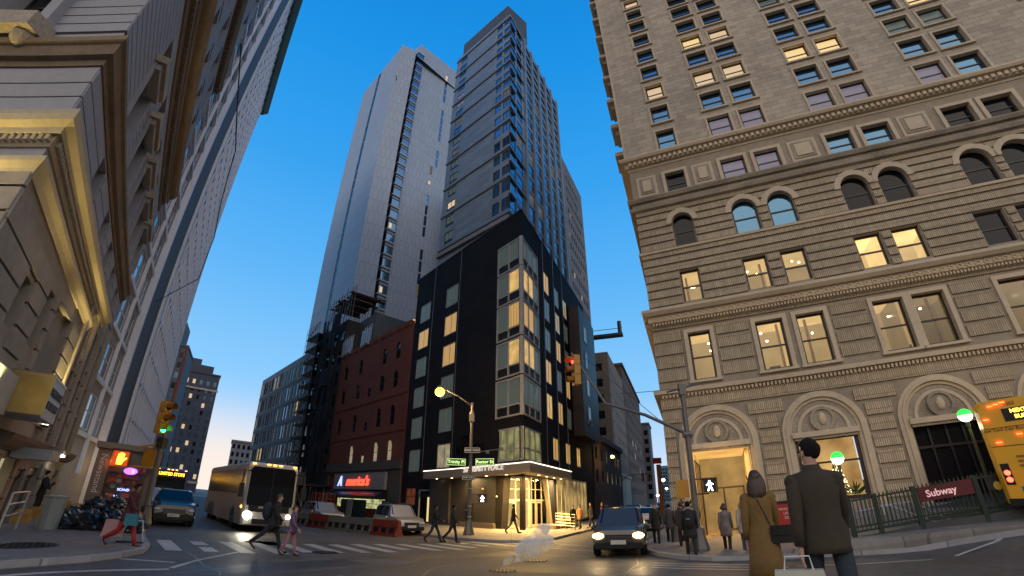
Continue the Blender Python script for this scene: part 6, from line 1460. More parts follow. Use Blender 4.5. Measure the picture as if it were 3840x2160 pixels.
person('woman in a black coat with pale fur hood and backpack by the signal mast', (5.7,15.6), 18, 1.72, SK1, ((10,5),(-10,14)), ((-12,15),(12,15)), 1, BLC, .36, BLC, HAIRB, 0, hood=cloth('fur', (.28,.22,.17), scale=60), width=1.15)
bp = MB(); bp.ell((0,-.22,1.2),(.17,.1,.26),BLC,12,8); bp.box(-.1,-.33,1.22,.02,-.315,1.24,ALU); single('backpack', bp, 'black backpack on the back of the woman with the fur hood', 'backpack', M=frame((5.7,15.6), 108, 0))
person('woman in a speckled coat walking away towards the lit lobby', (7.15,16.1), 30, 1.58, SK1, ((12,5),(-10,18)), ((-10,20),(10,15)), 1, LEO, .36, BLC, HAIRN, .16, flare=1.2)
person('fair haired woman in a cream jacket and blue jeans beside the speckled coat', (7.3,15.0), 30, 1.68, SK1, ((16,6),(-14,16)), ((-14,20),(14,20)), 1, WHC, .26, JEA, HAIRL, .24, flare=1.2)
for i, (x, y, h_, lab, hd) in enumerate([(6.0,20.4,1.72,'dark coated walker leftmost in the group at the side street kerb',200),(6.75,20.9,1.66,'short dark coated walker second from the left in the group at the side street kerb',20),(7.3,20.6,1.8,'tall walker in dark clothes in the middle of the group at the side street kerb',25),(7.35,19.5,1.78,'tall walker in black with a turned head nearest the limestone corner',15),(6.5,18.6,1.7,'walker in a grey coat just behind the woman with the fur hood',10)]):
    person(lab, (x,y), hd, h_, SK1, ((14-i*3,6),(-12+i,16)), ((-14,15),(14,15)), 2, [BLC,cloth('grey_coat', (.05,.05,.05)),NVY,BLC,cloth('brown_coat', (.05,.035,.03))][i], .3, BLC, [HAIRN,HAIRB,HAIRN,HAIRB,HAIRN][i], .1 if i % 2 else 0, group='people gathered at the side street kerb')
person('man in black crossing with a wide stride, left of the walking pair', (-3.75,24.2), 88, 1.78, SK2, ((24,8),(-22,22)), ((-22,25),(24,45)), 3, BLC, .14, JEAN2, HAIRB, 0)
person('man in dark jacket with sunglasses, right of the walking pair', (-2.85,24.3), 92, 1.75, SK2, ((14,6),(-24,20)), ((-16,18),(18,20)), 2, cloth('dark_jacket', (.025,.02,.02)), .12, BLC, HAIRB, 0)
person('bearded man in dark coat and khaki trousers striding past the hotel doors', (.1,30.8), 100, 1.75, SK2, ((22,5),(-22,24)), ((-20,15),(22,20)), 4, cloth('dark_coat', (.02,.018,.018)), .22, KHA, HAIRB, 0, z=.13, width=1.1)
person('walker in a maroon coat and red tights stepping to the left kerb', (-10.6,12.5), 80, 1.68, SK2, ((24,6),(-16,40)), ((-24,20),(26,30)), 8, MAR, .24, REDT, HAIRB, .05, flare=1.15, z=.1)
pb_ = MB(); pb_.prism([(-.2,0),(.2,0),(.28,-.42),(-.25,-.45)], -.07, .07, PINK); single('tote_bag', pb_, 'pale pink bag swinging behind the walker with red tights', 'bag', M=frame((-10.95,12.45), 75, .78))
tb2 = MB(); tb2.prism([(-.16,0),(.16,0),(.18,-.3),(-.18,-.3)], -.05, .05, cloth('teal_bag', (.03,.16,.20))); single('tote_bag', tb2, 'small teal bag at the hip of the walker with red tights', 'bag', M=frame((-10.35,12.35), 80, .98))
person('man with a dark coat and big backpack striding in front of the coach', (-7.75,15.6), 82, 1.84, SK1, ((20,6),(-38,14)), ((-20,15),(20,25)), 7, BLC, .2, NVY, HAIRN, 0, width=1.05)
bp2 = MB(); bp2.ell((0,-.26,1.28),(.19,.17,.3),NVY,12,8); single('backpack', bp2, 'bulky navy backpack on the man in front of the coach', 'backpack', M=frame((-7.75,15.6), 172, 0))
person('walker in a patterned purple jacket and pink trousers beside the man with the backpack', (-7.0,15.4), 85, 1.5, SK1, ((14,8),(-14,20)), ((-16,20),(18,25)), 3, cloth('purple_pattern', (.12,.07,.14), scale=25, var=.9), .2, cloth('pink_trousers', (.30,.15,.19)), HAIRN, .1)
person('person in black leaning by the roller shutters holding something to the face', tuple((LF @ Vector((12.9,-.7,0)))[:2]), 60, 1.7, SK1, ((4,2),(-3,6)), ((25,110),(20,60)), 0, BLC, .2, BLC, HAIRB, 0, z=.14)
for i, (x, y, top_, lab) in enumerate([(4.3,34.6,BLC,'small dark figure leftmost of the people outside the hotel bar'),(4.9,35.4,ORA,'small figure in an orange coat outside the hotel bar'),(5.9,36.6,BLC,'dark figure third from the left outside the hotel bar'),(7.0,37.8,cloth('dark_red_coat', (.09,.03,.025)),'figure in a reddish coat rightmost of the people outside the hotel bar')]):
    person(lab, (x,y), 180+i*40, 1.62 if i < 2 else 1.78, SK1, ((14,5),(-12,16)), ((-12,20),(14,20)), 1, top_, .3, BLC, HAIRN, .1 if i < 2 else 0, z=.13, group='people outside the hotel bar')
# ------------------------------------------------------------------ street furniture
GALV = mat('galvanised_pole', (.14,.135,.13), rough=.5, metal=.5, var=.2, scale=6); SYEL = mat('signal_yellow', (.42,.20,.02), rough=.5, var=.15); DGRN = mat('dark_green_iron', (.012,.030,.022), rough=.4, var=.15)
def signal_head(par, M, on, name='traffic_light', s=1.0):
    """three stacked lamps, facing -y"""
    mb = MB()
    for k in range(3): mb.box(-.17*s, 0, (k*.36+.01)*s, .17*s, .22*s, (k*.36+.35)*s, SYEL)
    o = part(name, mb, par, M)
    for k, c in enumerate(('green','amber','red')):
        v = MB(); z = (k*.36+.18)*s; n = 10
        rg = [[(.135*s*math.cos(R(-20+220*q/n)), y, z+.135*s*math.sin(R(-20+220*q/n))) for q in range(n+1)] for y in (-.002,-.26*s)]
        for q in range(n): v.poly([rg[0][q], rg[0][q+1], rg[1][q+1], rg[1][q]], SYEL); v.poly([rg[0][q], rg[1][q], rg[1][q+1], rg[0][q+1]], SYEL)
        part('visor', v, o, M)
        l = MB(); m_ = {'green': emit('green_lamp', (.02,1,.35), 10), 'red': emit('red_lamp', (1,.04,.03), 8), 'amber': LENS}[c] if c == on else mat('dark_lens', (.02,.02,.02), rough=.2)
        l.prism([(.12*s*math.cos(q*.524), z+.12*s*math.sin(q*.524)) for q in range(12)], -.012, -.004, m_); part('lens', l, o, M)
    return o
def walk_signal(par, M, kind):
    mb = MB(); mb.box(-.24,0,-.24,.24,.2,.24,SYEL if kind != 'walkdark' else BLK); mb.box(-.26,-.1,.24,.26,.0,.26,BLK); mb.box(-.26,-.1,-.24,-.24,0,.24,BLK); mb.box(.24,-.1,-.24,.26,0,.24,BLK)
    o = part('pedestrian_signal', mb, par, M); s = MB(); s.box(-.2,-.012,-.2,.2,-.003,.2,BLK if kind != 'hand' else emit('red_panel_glow', (.9,.08,.01), .8)); part('screen', s, o, M)
    if kind == 'hand':
        e = emit('orange_hand', (1.0,.30,.02), 9); h = MB(); h.prism([(-.08,-.17),(.06,-.17),(.1,-.04),(.09,.0),(-.09,.0),(-.09,-.09)], -.025, -.013, e)
        for x, t in ((-.085,.13),(-.04,.165),(.006,.165),(.05,.14)): h.prism([(x,-.0),(x+.036,-.0),(x+.042,t),(x+.006,t)], -.0245, -.0135, e)
        h.prism([(.07,-.1),(.15,-.01),(.17,.03),(.14,.04),(.08,-.02)], -.0243, -.0137, e)
    else:
        e = emit('white_figure', (.8,.9,1.0), 9); h = MB(); h.prism([(.0+.035*math.cos(q*.785), .14+.035*math.sin(q*.785)) for q in range(8)], -.025, -.013, e)
        h.prism([(-.04,.1),(.05,.1),(.05,-.02),(-.035,-.02)], -.025, -.013, e); h.prism([(-.035,-.015),(.01,-.015),(-.04,-.17),(-.09,-.17)], -.0248, -.0132, e); h.prism([(.0,-.02),(.05,-.02),(.1,-.17),(.05,-.17)], -.0246, -.0134, e); h.prism([(-.04,.1),(-.03,.07),(-.11,.0),(-.12,.03)], -.0244, -.0136, e); h.prism([(.05,.1),(.04,.07),(.11,.02),(.13,.05)], -.0242, -.0138, e)
    part('symbol', h, o, M)
    return o
def rotz(a): return Matrix.Rotation(R(a), 4, 'Z')
def basez(mb, m=GALV):
    mb.loft([[(r_*math.cos(R(45*k+22)), r_*math.sin(R(45*k+22)), z) for k in range(8)] for r_, z in ((.34,0),(.34,.08),(.24,.5),(.2,.75),(.13,.8))], m)
# lamp post at the hotel corner (an acorn-armed street light with signs)
LP = (-2.45,28.6); lpM = Matrix.Translation((LP[0],LP[1],.13)); lp = thing('street_lamp', lpM, 'street lamp with glowing yellow head and street name signs at the hotel corner', 'street lamp')
mb = MB(); basez(mb); part('base', mb, lp); mb = MB(); mb.tube([(0,0,.7),(0,0,7.8)], [.115,.085], GALV, 10); part('pole', mb, lp)
hx, hy = azp(-9.0, 27.9); hx -= LP[0]; hy -= LP[1]
mb = MB(); mb.tube([(0,0,7.6),(hx*.45,hy*.45,8.1),(hx*.95,hy*.95,8.5)], .05, GALV, 8); part('arm', mb, lp)
mb = MB(); mb.ell((hx,hy,8.52),(.2,.2,.1),GALV,12,6); hdp = part('lamp_head', mb, lp, smooth=True); mb = MB(); mb.ell((hx,hy,8.2),(.3,.3,.28),emit('sodium_bulb', (1.0,.62,.06), 5),12,8); part('bulb', mb, hdp, lpM, smooth=True)
lamp('street_light', 'POINT', (LP[0]+hx,LP[1]+hy,7.8), 900, (1,.6,.18), lp, size=.25)
mb = MB(); mb.box(-.16,-.16,6.6,.16,.16,7.1,GALV); mb.ell((0,-.1,7.15),(.14,.14,.1),ALU,8,6); part('control_box', mb, lp)
GSG = mat('green_sign', (.01,.09,.035), rough=.4, var=.05); GLT = emit('sign_lettering', (.75,1.0,.35), 1.6)
fc = math.degrees(math.atan2(LP[0], LP[1]))
def sign(par, M, w_, h_, m, txt, tm, size, border=None, nm='street_sign', sx=1.0):
    mb = MB(); mb.box(-w_/2,-.012,-h_/2,w_/2,.012,h_/2,m); 
    if border: 
        for a in ((-w_/2+.02,h_/2-.04,w_/2-.02,h_/2-.02),(-w_/2+.02,-h_/2+.02,w_/2-.02,-h_/2+.04),(-w_/2+.02,-h_/2+.02,-w_/2+.04,h_/2-.02),(w_/2-.04,-h_/2+.02,w_/2-.02,h_/2-.02)): mb.box(a[0],-.016,a[1],a[2],-.0125,a[3],border)
    o = part(nm, mb, par, M); text('sign_letters', txt, size, tm, o, off(M,0,-.02,0), .003, sx=sx, bold=.004); return o
SA = rotz(-fc-0)
sign(lp, lpM @ Matrix.Translation((-.85,-.14,4.15)) @ rotz(8), 1.15, .42, GSG, 'Trinity Pl', GLT, .27, GLT); sign(lp, lpM @ Matrix.Translation((.85,-.1,4.18)) @ rotz(-12), 1.15, .42, GSG, 'Rector St', GLT, .27, GLT)
sign(lp, lpM @ Matrix.Translation((.1,-.2,4.85)) @ rotz(0), .95, .34, BLK, 'ONE WAY', WHT, .19, WHT, 'one_way_sign'); sign(lp, lpM @ Matrix.Translation((-.1,-.2,3.25)) @ rotz(0), .75, .3, BLK, 'ONE WAY', WHT, .15, WHT, 'one_way_sign')
mb = MB(); mb.tube([(0,0,4.7),(1.9,.1,5.0)], .035, GALV, 6); mb.box(.9,-.05,4.68,1.1,.05,4.82,GALV); mb.box(1.7,-.08,4.9,1.95,.08,5.05,GALV); part('camera_arm', mb, lp)
walk_signal(lp, lpM @ Matrix.Translation((.75,-.2,2.05)) @ rotz(5), 'walk'); mb = MB(); mb.tube([(0,0,2.3),(.6,-.05,2.3)], .03, GALV, 6); mb.tube([(0,0,1.8),(.6,-.05,1.8)], .03, GALV, 6); part('bracket', mb, lp)
mb = MB()
for z in (1.0,1.6,2.6,3.2): mb.tube([(0,0,z),(0,0,z+.05)], .135, ALU, 10)
part('strap', mb, lp)
# signal mast on the right corner with a long guyed arm
SPp = (6.25,16.35); sM = Matrix.Translation((SPp[0],SPp[1],.14)); spo = thing('traffic_signal_mast', sM, 'grey signal mast on the right corner with a long arm reaching over the side street', 'traffic signal')
mb = MB(); basez(mb); part('base', mb, spo); mb = MB(); mb.tube([(0,0,.7),(0,0,5.75)], [.115,.085], GALV, 10); part('pole', mb, spo)
tip = azp(7.7, 17.8); dx_, dy_ = tip[0]-SPp[0], tip[1]-SPp[1]; zt_ = 1.8+17.8*math.tan(R(17.95))-.14
mb = MB(); mb.tube([(0,0,3.95),(dx_*.35,dy_*.35,4.75),(dx_*.7,dy_*.7,5.3),(dx_,dy_,zt_)], [.07,.06,.05,.045], GALV, 8); part('arm', mb, spo)
mb = MB(); mb.tube([(0,0,5.6),(dx_*.55,dy_*.55,5.62)], .012, BLK, 5); part('guy_wire', mb, spo); mb = MB(); mb.tube([(dx_*.2,dy_*.2,4.4),(dx_*.95,dy_*.95,zt_+.1)], .012, BLK, 5); part('guy_wire', mb, spo)
mb = MB(); mb.tube([(-.55,.1,5.5),(.7,-.1,5.75)], .035, GALV, 6); mb.box(-.12,-.12,5.35,.12,.12,5.75,GALV); mb.tube([(-.15,0,3.9),(.15,0,3.9)], .12, GALV, 8); part('crossbar', mb, spo)
hM = sM @ Matrix.Translation((dx_+.02,dy_-.1,zt_-1.32)) @ rotz(-78); signal_head(spo, hM, 'red', s=1.12)
mb = MB(); mb.tube([(dx_,dy_,zt_+.03),(dx_+.02,dy_,zt_-.1)], .04, GALV, 6); part('hanger', mb, spo)
walk_signal(spo, sM @ Matrix.Translation((.5,-.25,2.1)) @ rotz(-21), 'walk'); mb = MB(); mb.tube([(0,0,2.35),(.5,-.1,2.35)], .03, GALV, 6); mb.tube([(0,0,1.85),(.5,-.1,1.85)], .03, GALV, 6); part('bracket', mb, spo)
mb = MB(); mb.box(-.55,.02,1.75,-.15,.22,2.35,SYEL); part('signal_back', mb, spo)
# left signal pole
QP = azp(-38.9, 24.6); qM = Matrix.Translation((QP[0],QP[1],.14)); qp = thing('traffic_signal_pole', qM, 'left corner signal pole carrying an orange signal head and a red hand crossing signal', 'traffic signal')
mb = MB(); basez(mb, BLK); part('base', mb, qp); mb = MB(); mb.tube([(0,0,.7),(0,0,4.3)], [.13,.12], GALV, 10); mb.tube([(0,0,4.31),(0,0,8.0)], [.085,.05], mat('red_lit_pole', (.22,.06,.04), rough=.6), 8); part('pole', mb, qp)  # upper pole: the red light falling on it is put into its colour
signal_head(qp, qM @ Matrix.Translation((.15,-.35,3.75)) @ rotz(38+50), 'green', s=1.35)
mb = MB(); mb.box(-.16,-.2,3.2,.16,.14,3.62,BLK); part('control_box', mb, qp)
walk_signal(qp, qM @ Matrix.Translation((-1.05,-1.0,2.55)) @ Matrix.Scale(1.45,4) @ rotz(42), 'hand')
mb = MB(); mb.tube([(0,0,3.4),(-.7,-.6,3.1)], .05, SYEL, 6); mb.tube([(0,0,2.3),(-.7,-.6,2.3)], .04, SYEL, 6); part('bracket', mb, qp)
mb = MB(); mb.box(-.62,-.25,2.35,-.22,.1,3.1,SYEL); part('signal_back', mb, qp)
lamp('hand_glow', 'POINT', tuple(qM @ Vector((-1.3,-1.3,2.4))), 14, (1,.22,.04), qp, size=.2)
# newsstand kiosk
KM = frame(along(QP, -62, 1.1), 51, .14); ks = thing('newsstand_kiosk', KM, 'steel newsstand kiosk full of papers and glowing signs behind the red hand signal', 'kiosk')
KST = mat('kiosk_steel', (.20,.17,.15), rough=.3, metal=.6, var=.1)
mb = MB(); mb.box(-2.0,0,0,.35,2.2,.5,KST); mb.box(-2.0,0,0,-1.45,2.2,2.95,KST); mb.box(.1,0,0,.35,2.2,2.95,KST); mb.box(-1.45,1.9,.5,.1,2.2,2.95,KST); mb.box(-2.1,-.3,2.95,.45,2.4,3.2,KST); mb.box(-1.45,-.02,2.35,.1,.05,2.95,KST); part('shell', mb, ks)
text('newsstand_letters', 'Newsstand', .36, WHT, ks, KM @ Matrix.Translation((-1.72,-.01,1.9)) @ Matrix.Rotation(R(90),4,'Y'), .006)
rnd = random.Random(77); pal = [(.6,.06,.03),(.5,.3,.06),(.08,.1,.4),(.45,.4,.35),(.3,.05,.2),(.1,.3,.12),(.5,.15,.04)]
mb = MB()
for k in range(60):
    x = rnd.uniform(-1.4,-.05); z = rnd.choice([.75,1.0,1.3,1.6,1.85,2.1])+rnd.uniform(-.03,.03); c_ = rnd.choice(pal); mb.box(x,.25+rnd.random()*.3,z,x+rnd.uniform(.08,.22),.62,z+rnd.uniform(.1,.2),mat('goods_%d' % pal.index(c_), c_, rough=.4))
part('goods', mb, ks)
mb = MB(); 
for z in (.7,.95,1.25,1.55,1.8,2.05): mb.box(-1.44,.2,z-.03,.09,.7,z-.01,KST)
part('shelf', mb, ks)
mb = MB(); mb.prism([(-.55+.28*math.cos(R(a)),2.1+.15*math.sin(R(a))) for a in range(0,360,24)], -.05, -.03, emit('purple_neon', (.45,.15,1.0), 2.2)); part('oval_sign', mb, ks)
mb = MB(); mb.box(-.5,-.06,2.02,-.4,-.051,2.18,emit('orange_neon', (1,.3,.1), 3)); part('neon_patch', mb, ks)
text('screen_letters', 'SCAND', .14, emit('blue_led', (.25,.35,1.0), 6), ks, KM @ Matrix.Translation((-.65,-.03,1.3)), .004); text('screen_letters', '24', .16, MATS['blue_led'], ks, KM @ Matrix.Translation((-.9,-.03,1.0)), .004)
lamp('kiosk_light', 'AREA', tuple(KM @ Vector((-.7,.6,2.8))), 14, (1,.45,.25), ks, size=.8)
mb = MB(); 
for k in range(9): mb.box(-1.3+k*.16,-.04,2.5,-1.27+k*.16,-.021,2.9,emit('red_tube', (1,.1,.2), 1.6) if k > 6 else KST)
part('grille', mb, ks)
# dark awning shed with a subway globe, far along the left pavement
AM = frame(along(CL, LA, 24), LA); aws = thing('sidewalk_canopy', off(AM,0,-1.5,0), 'dark canopy on posts over the left pavement behind the kiosk', 'canopy')
mb = MB(); mb.box(-2.5,-3.4,3.0,14,-.6,3.7,mat('dark_green_fascia', (.03,.035,.03), rough=.6)); mb.box(-2.52,-3.2,3.1,-2.51,-.8,3.55,ALU); part('fascia', mb, aws)
mb = MB()
for k in range(6): mb.tube([(-2+k*3,-3.2,.14),(-2+k*3,-3.2,3.0)], .07, BLK, 6)
part('posts', mb, aws)
for k in range(3): mb = MB(); mb.ell((-1+k*3.5,-2.0,2.75),(.14,.14,.14),emit('amber_lamp', (1.0,.6,.2), 22),10,8); part('amber_lamp', mb, aws, smooth=True)
lamp('canopy_lamp', 'POINT', tuple(aws.matrix_world @ Vector((2.5,-.5,2.6))), 60, (1,.6,.25), aws, size=.2)
def globe_lamp(p, h, label, z0=0):
    M = Matrix.Translation((p[0],p[1],gz(*p)+z0)); o = thing('subway_globe_lamp', M, label, 'lamp', 'green and white globe lamps of the subway')
    mb = MB(); mb.tube([(0,0,0),(0,0,.25),(0,0,.3),(0,0,h-.35),(0,0,h-.3),(0,0,h-.22)], [.11,.1,.055,.04,.07,.06], DGRN, 10); part('post', mb, o)
    r = .2; n = 16
    for nm, a0, a1, m_ in (('green_half', 0, 90, emit('green_globe', (.02,.75,.06), 2.2)), ('white_half', 90, 175, emit('white_globe', (.85,.95,.80), 4.0))):
        g = MB(); rg = []
        for k in range(7):
            a = R(a0+(a1-a0)*k/6); rg.append([(max(.001,r*math.sin(a))*math.cos(2*math.pi*q/n), max(.001,r*math.sin(a))*math.sin(2*math.pi*q/n), h+r*math.cos(a)) for q in range(n)])
        g.loft(rg[::-1], m_, True); part(nm, g, o, smooth=True)
    lamp('globe_light', 'POINT', (p[0],p[1],gz(*p)+z0+h-.35), 22, (1,.92,.6), o, size=.15); return o
# subway entrance
SN = (.4226,.9063)
SEp = (10.15,13.7); SEz = .12; SM = Matrix.Translation((0,0,SEz-.05)) @ frame(SEp, 115-0); se = thing('subway_entrance', SM, 'green railed subway stair entrance with its red sign in front of the limestone building', 'subway entrance')
SLN = 5.4; rise = .095
def zr(x): return rise*x
mb = MB(); mb.prism([(0,-.3),(SLN,-.3+zr(SLN)),(SLN,.42+zr(SLN)),(0,.30)], 0, .22, mat('dark_curb_stone', (.05,.05,.052), rough=.6)); part('curb_wall', mb, se)
mb = MB(); n = 44
for k in range(n+1):
    x = SLN*k/n; mb.box(x-.012,.06,.42+zr(x),x+.012,.085,1.35+zr(x),DGRN); 
    if k < n: mb.prism([(x+SLN/n*.5-.02,1.36+zr(x)),(x+SLN/n*.5+.02,1.36+zr(x)),(x+SLN/n*.5,1.46+zr(x))],.06,.085,DGRN)
for z in (.42,.55,1.3): mb.prism([(0,z),(SLN,z+zr(SLN)),(SLN,z+.05+zr(SLN)),(0,z+.05)],.04,.105,DGRN)
part('railing', mb, se)
for x in (0.0, .75, 1.85, 3.5, SLN):
    mb = MB(); mb.box(x-.06,-.01,.0+zr(x),x+.06,.13,1.42+zr(x),DGRN); part('post', mb, se)
mb = MB(); mb.prism([(1.95,.95+zr(1.95)),(3.4,.95+zr(3.4)),(3.4,1.34+zr(3.4)),(1.95,1.34+zr(1.95))], -.02, .02, mat('subway_red', (.10,.008,.012), rough=.5)); sg_ = part('subway_sign', mb, se)
text('subway_letters', 'Subway', .27, emit('pale_sign_letters', (.85,.5,.5), .9), sg_, SM @ Matrix.Translation((2.55,-.03,1.14+zr(2.55))) @ Matrix.Rotation(-math.atan(rise),4,'Y'), .004, bold=.004)
mb = MB(); mb.tube([(.3,.7,1.0),(1.3,.7,1.1),(2.6,.7,.45)], .02, ALU, 6); mb.tube([(1.1,.9,1.1),(2.0,.9,1.15),(3.0,.9,.5)], .02, ALU, 6); part('handrail', mb, se)
mb = MB(); mb.prism([(0,.30),(0,.0),(SLN,zr(SLN)),(SLN,.42+zr(SLN))][::-1], 1.7, 1.9, MATS['dark_curb_stone']); mb.box(-.06,1.7,.3,0.06,1.9,1.4,DGRN)
for k in range(n+1): x = SLN*k/n; mb.box(x-.012,1.8,.42+zr(x),x+.012,1.82,1.35+zr(x),DGRN)
part('back_railing', mb, se)
mb = MB(); mb.box(3.75,.0,.95+zr(3.9),4.5,.02,1.3+zr(3.9),BLK); rs = part('route_sign', mb, se)
for k in (0,1):
    mb = MB(); mb.ell((4.0+k*.28,-.01,1.06+zr(3.9)),(.1,.01,.12),mat('route_yellow', (.45,.30,.03)),12,6); part('route_disc', mb, rs, SM)
g1 = SM @ Vector((.02,.35,0)); globe_lamp((g1.x,g1.y), 2.62, 'green and white subway globe lamp in front of the arched window with the tree', .1)
g2 = SM @ Vector((SLN-1.35,.5,0)); globe_lamp((g2.x,g2.y), 2.95, 'green and white subway globe lamp beside the yellow coach', .1)
g3 = along(CL, LA, 22); globe_lamp(along(g3, LA+90, 2.2), 2.9, 'green and white globe lamp under the dark canopy on the left pavement', .14)
# red newspaper box, litter bin, blocks, barriers
rb_ = frame((9.55,16.9), 118, .14); nb_ = thing('newspaper_box', rb_, 'red information box with white lettering beside the limestone pier', 'newspaper box'); mb = MB(); mb.box(0,0,.25,.75,.5,1.3,mat('box_red', (.40,.02,.015), rough=.4)); mb.box(.05,.05,0,.7,.45,.249,BLK); mb.box(-.03,-.02,1.301,.78,.52,1.4,BLK); part('cabinet', mb, nb_)
for k, t in enumerate(('MANHATTAN','USING','ZONE')): text('box_letters', t, .12, WHT, nb_, rb_ @ Matrix.Translation((.375,-.005,1.12-k*.15)), .003)
bn = MB(); bn.loft([[(r_*math.cos(R(30*k)), r_*math.sin(R(30*k)), z) for k in range(12)] for r_, z in ((.28,0),(.34,.95),(.37,.97),(.37,1.02))], mat('bin_grey', (.22,.25,.24), rough=.5)); bp_ = LF @ Vector((8.0,-1.9,0)); single('litter_bin', bn, 'pale grey litter bin cut by the left edge of the frame', 'bin', M=Matrix.Translation((bp_.x,bp_.y,.14)))
hr_ = MB()
for z in (.5,.8,1.1): hr_.tube([(5.5,-1.2,z+.14),(7.6,-1.2,z+.14)], .025, ALU, 6)
for x in (5.5,7.6): hr_.tube([(x,-1.2,.14),(x,-1.2,1.24)], .03, ALU, 6)
single('hand_railing', hr_, 'low steel railing by the stairs under the projecting stone sign', 'railing', M=LF)
YB = mat('faded_yellow_paint', (.28,.17,.03), rough=.8, var=.4, scale=6)
src = None
for i, x in enumerate((10.6,12.9,15.4,17.9,20.5)):
    M = off(LF, x, -.75, .14)
    lab = ['yellow painted concrete block nearest the lit doorway','yellow painted concrete block beside the leaning person','yellow painted concrete block before the first roller shutters','yellow painted concrete block fourth from the left along the shutters','yellow painted concrete block farthest along the shutters'][i]
    if src is None:
        mb = MB(); mb.loft([[(-.45,-.22,0),(.45,-.22,0),(.45,.22,0),(-.45,.22,0)],[(-.42,-.2,.3),(.42,-.2,.3),(.42,.2,.3),(-.42,.2,.3)],[(-.34,-.14,.42),(.34,-.14,.42),(.34,.14,.42),(-.34,.14,.42)]], YB); src = single('concrete_block', mb, lab, 'block', 'yellow concrete blocks along the shutters', M)
    else: o = src.copy(); C.objects.link(o); o.matrix_world = M; o['label'] = lab
BRD = mat('barrier_red', (.16,.018,.012), rough=.5, var=.3); BGR = mat('barrier_white', (.11,.12,.11), rough=.5, var=.3)
bs = (-6.15,27.1); protos = {}
for i in range(5):
    p = along(bs, -59, i*2.02); col_ = 'red' if i in (0,3) else 'white'; M = frame(p, -59+180)
    lab = ['red plastic traffic barrier at the near end of its row','grimy grey traffic barrier next to the near red one','grimy grey traffic barrier in the middle of its row','dark red traffic barrier fourth in its row','grey traffic barrier at the far end of its row by the small silver suv'][i]
    if col_ not in protos:
        m_ = BRD if col_ == 'red' else BGR; th = thing('traffic_barrier', M, lab, 'barrier', 'plastic water barriers along the kerb')
        mb = MB(); mb.prism([(-.3,0),(.3,0),(.3,.16),(.16,.4),(.11,.86),(-.11,.86),(-.16,.4),(-.3,.16)], -1.98, 0, m_, 'x'); part('shell', mb, th)
        mb = MB()
        for q in range(3): mb.prism([(-1.75+q*.62,.17),(-1.35+q*.62,.17),(-1.42+q*.62,.48),(-1.68+q*.62,.48)], -.31, -.13, MATS['grille_black'])
        part('fork_slot', mb, th); protos[col_] = th
    else:
        s0 = protos[col_]; th = s0.copy(); C.objects.link(th); th.matrix_world = M; th['label'] = lab
        for ch in list(s0.children): c_ = ch.copy(); C.objects.link(c_); c_.parent = th; c_.matrix_basis = Matrix.Identity(4)
# orange scissor lift and hoardings
ORL = mat('lift_orange', (.42,.07,.015), rough=.5, var=.2); LM = frame(along(along(E1, RA, 10.5), RA-90, 4.6), RA+180, .13); sl_ = thing('scissor_lift', LM, 'orange scissor lift parked behind the barriers in front of the deli', 'scissor lift')
mb = MB(); mb.box(-2.3,0,.35,2.3,1.2,.75,ORL); part('chassis', mb, sl_)
mb = MB(); mb.box(-2.2,.05,.95,2.2,1.15,1.15,ORL)
for x in (-2.15,-1.1,0,1.1,2.15):
    for y in (.1,1.1): mb.tube([(x,y,1.15),(x,y,2.3)], .035, ORL, 6)
for z in (1.7,2.3):
    for y in (.1,1.1): mb.tube([(-2.15,y,z),(2.15,y,z)], .035, ORL, 6)
    for x in (-2.15,2.15): mb.tube([(x,.1,z),(x,1.1,z)], .035, ORL, 6)
part('platform', mb, sl_)
for x in (-1.7,1.7):
    for y in (-.05,1.1): mb = MB(); n=12; mb.prism([(x+.28*math.cos(q*.524), .28+.28*math.sin(q*.524)) for q in range(12)], y, y+.16, RUB); part('wheel', mb, sl_)
HG = mat('hoarding_green', (.02,.07,.01), rough=.7); HD = mat('hoarding_dark', (.008,.02,.02), rough=.7)
mb = MB(); mb.box(0,-.02,.13,3.0,.04,2.0,HG); single('green_hoarding', mb, 'bright green plywood hoarding behind the parked silver suv', 'hoarding', M=off(FL, SL(18.0), -2.3, 0))
mb = MB(); mb.box(0,-.02,.13,6.2,.04,1.95,HD); single('dark_hoarding', mb, 'dark green hoarding below the deli awning', 'hoarding', M=off(DF, s1-8.8, -2.5, 0))
mb = MB(); mb.box(0,-.02,.13,1.3,.04,2.0,mat('plywood_pale', (.22,.21,.18), rough=.8)); single('plywood_sheet', mb, 'pale plywood sheet leaning between the scissor lift and the parked suv', 'plywood sheet', M=off(DF, s1-6.0, -3.1, 0) @ Matrix.Rotation(R(6),4,'Y'))
mb = MB(); mb.box(0,-.02,.9,2.8,.02,1.9,mat('banner_pale', (.30,.28,.27))); bnn = thing('banner', off(NF, 6, -4.2, .13), 'pale banner tied to the fence below the sidewalk shed', 'banner'); part('sheet', mb, bnn); text('banner_letters', 'ANTHEM', .3, DLT, bnn, off(NF, 7.6, -4.23, 1.5), .003)
mb = MB(); mb.box(-1,.05,.13,12,.1,2.0,HD); single('site_fence', mb, 'dark site fence running below the sidewalk shed', 'fence', M=off(NF, 0, -4.1, 0))
mb = MB(); mb.box(-9,0,0,4,.8,.5,mat('orange_plastic', (.30,.03,.015), rough=.6)); single('orange_trough', mb, 'low red orange plastic trough behind the barriers left of the scissor lift', 'barrier', M=off(LM, -2.6, .3, 0))
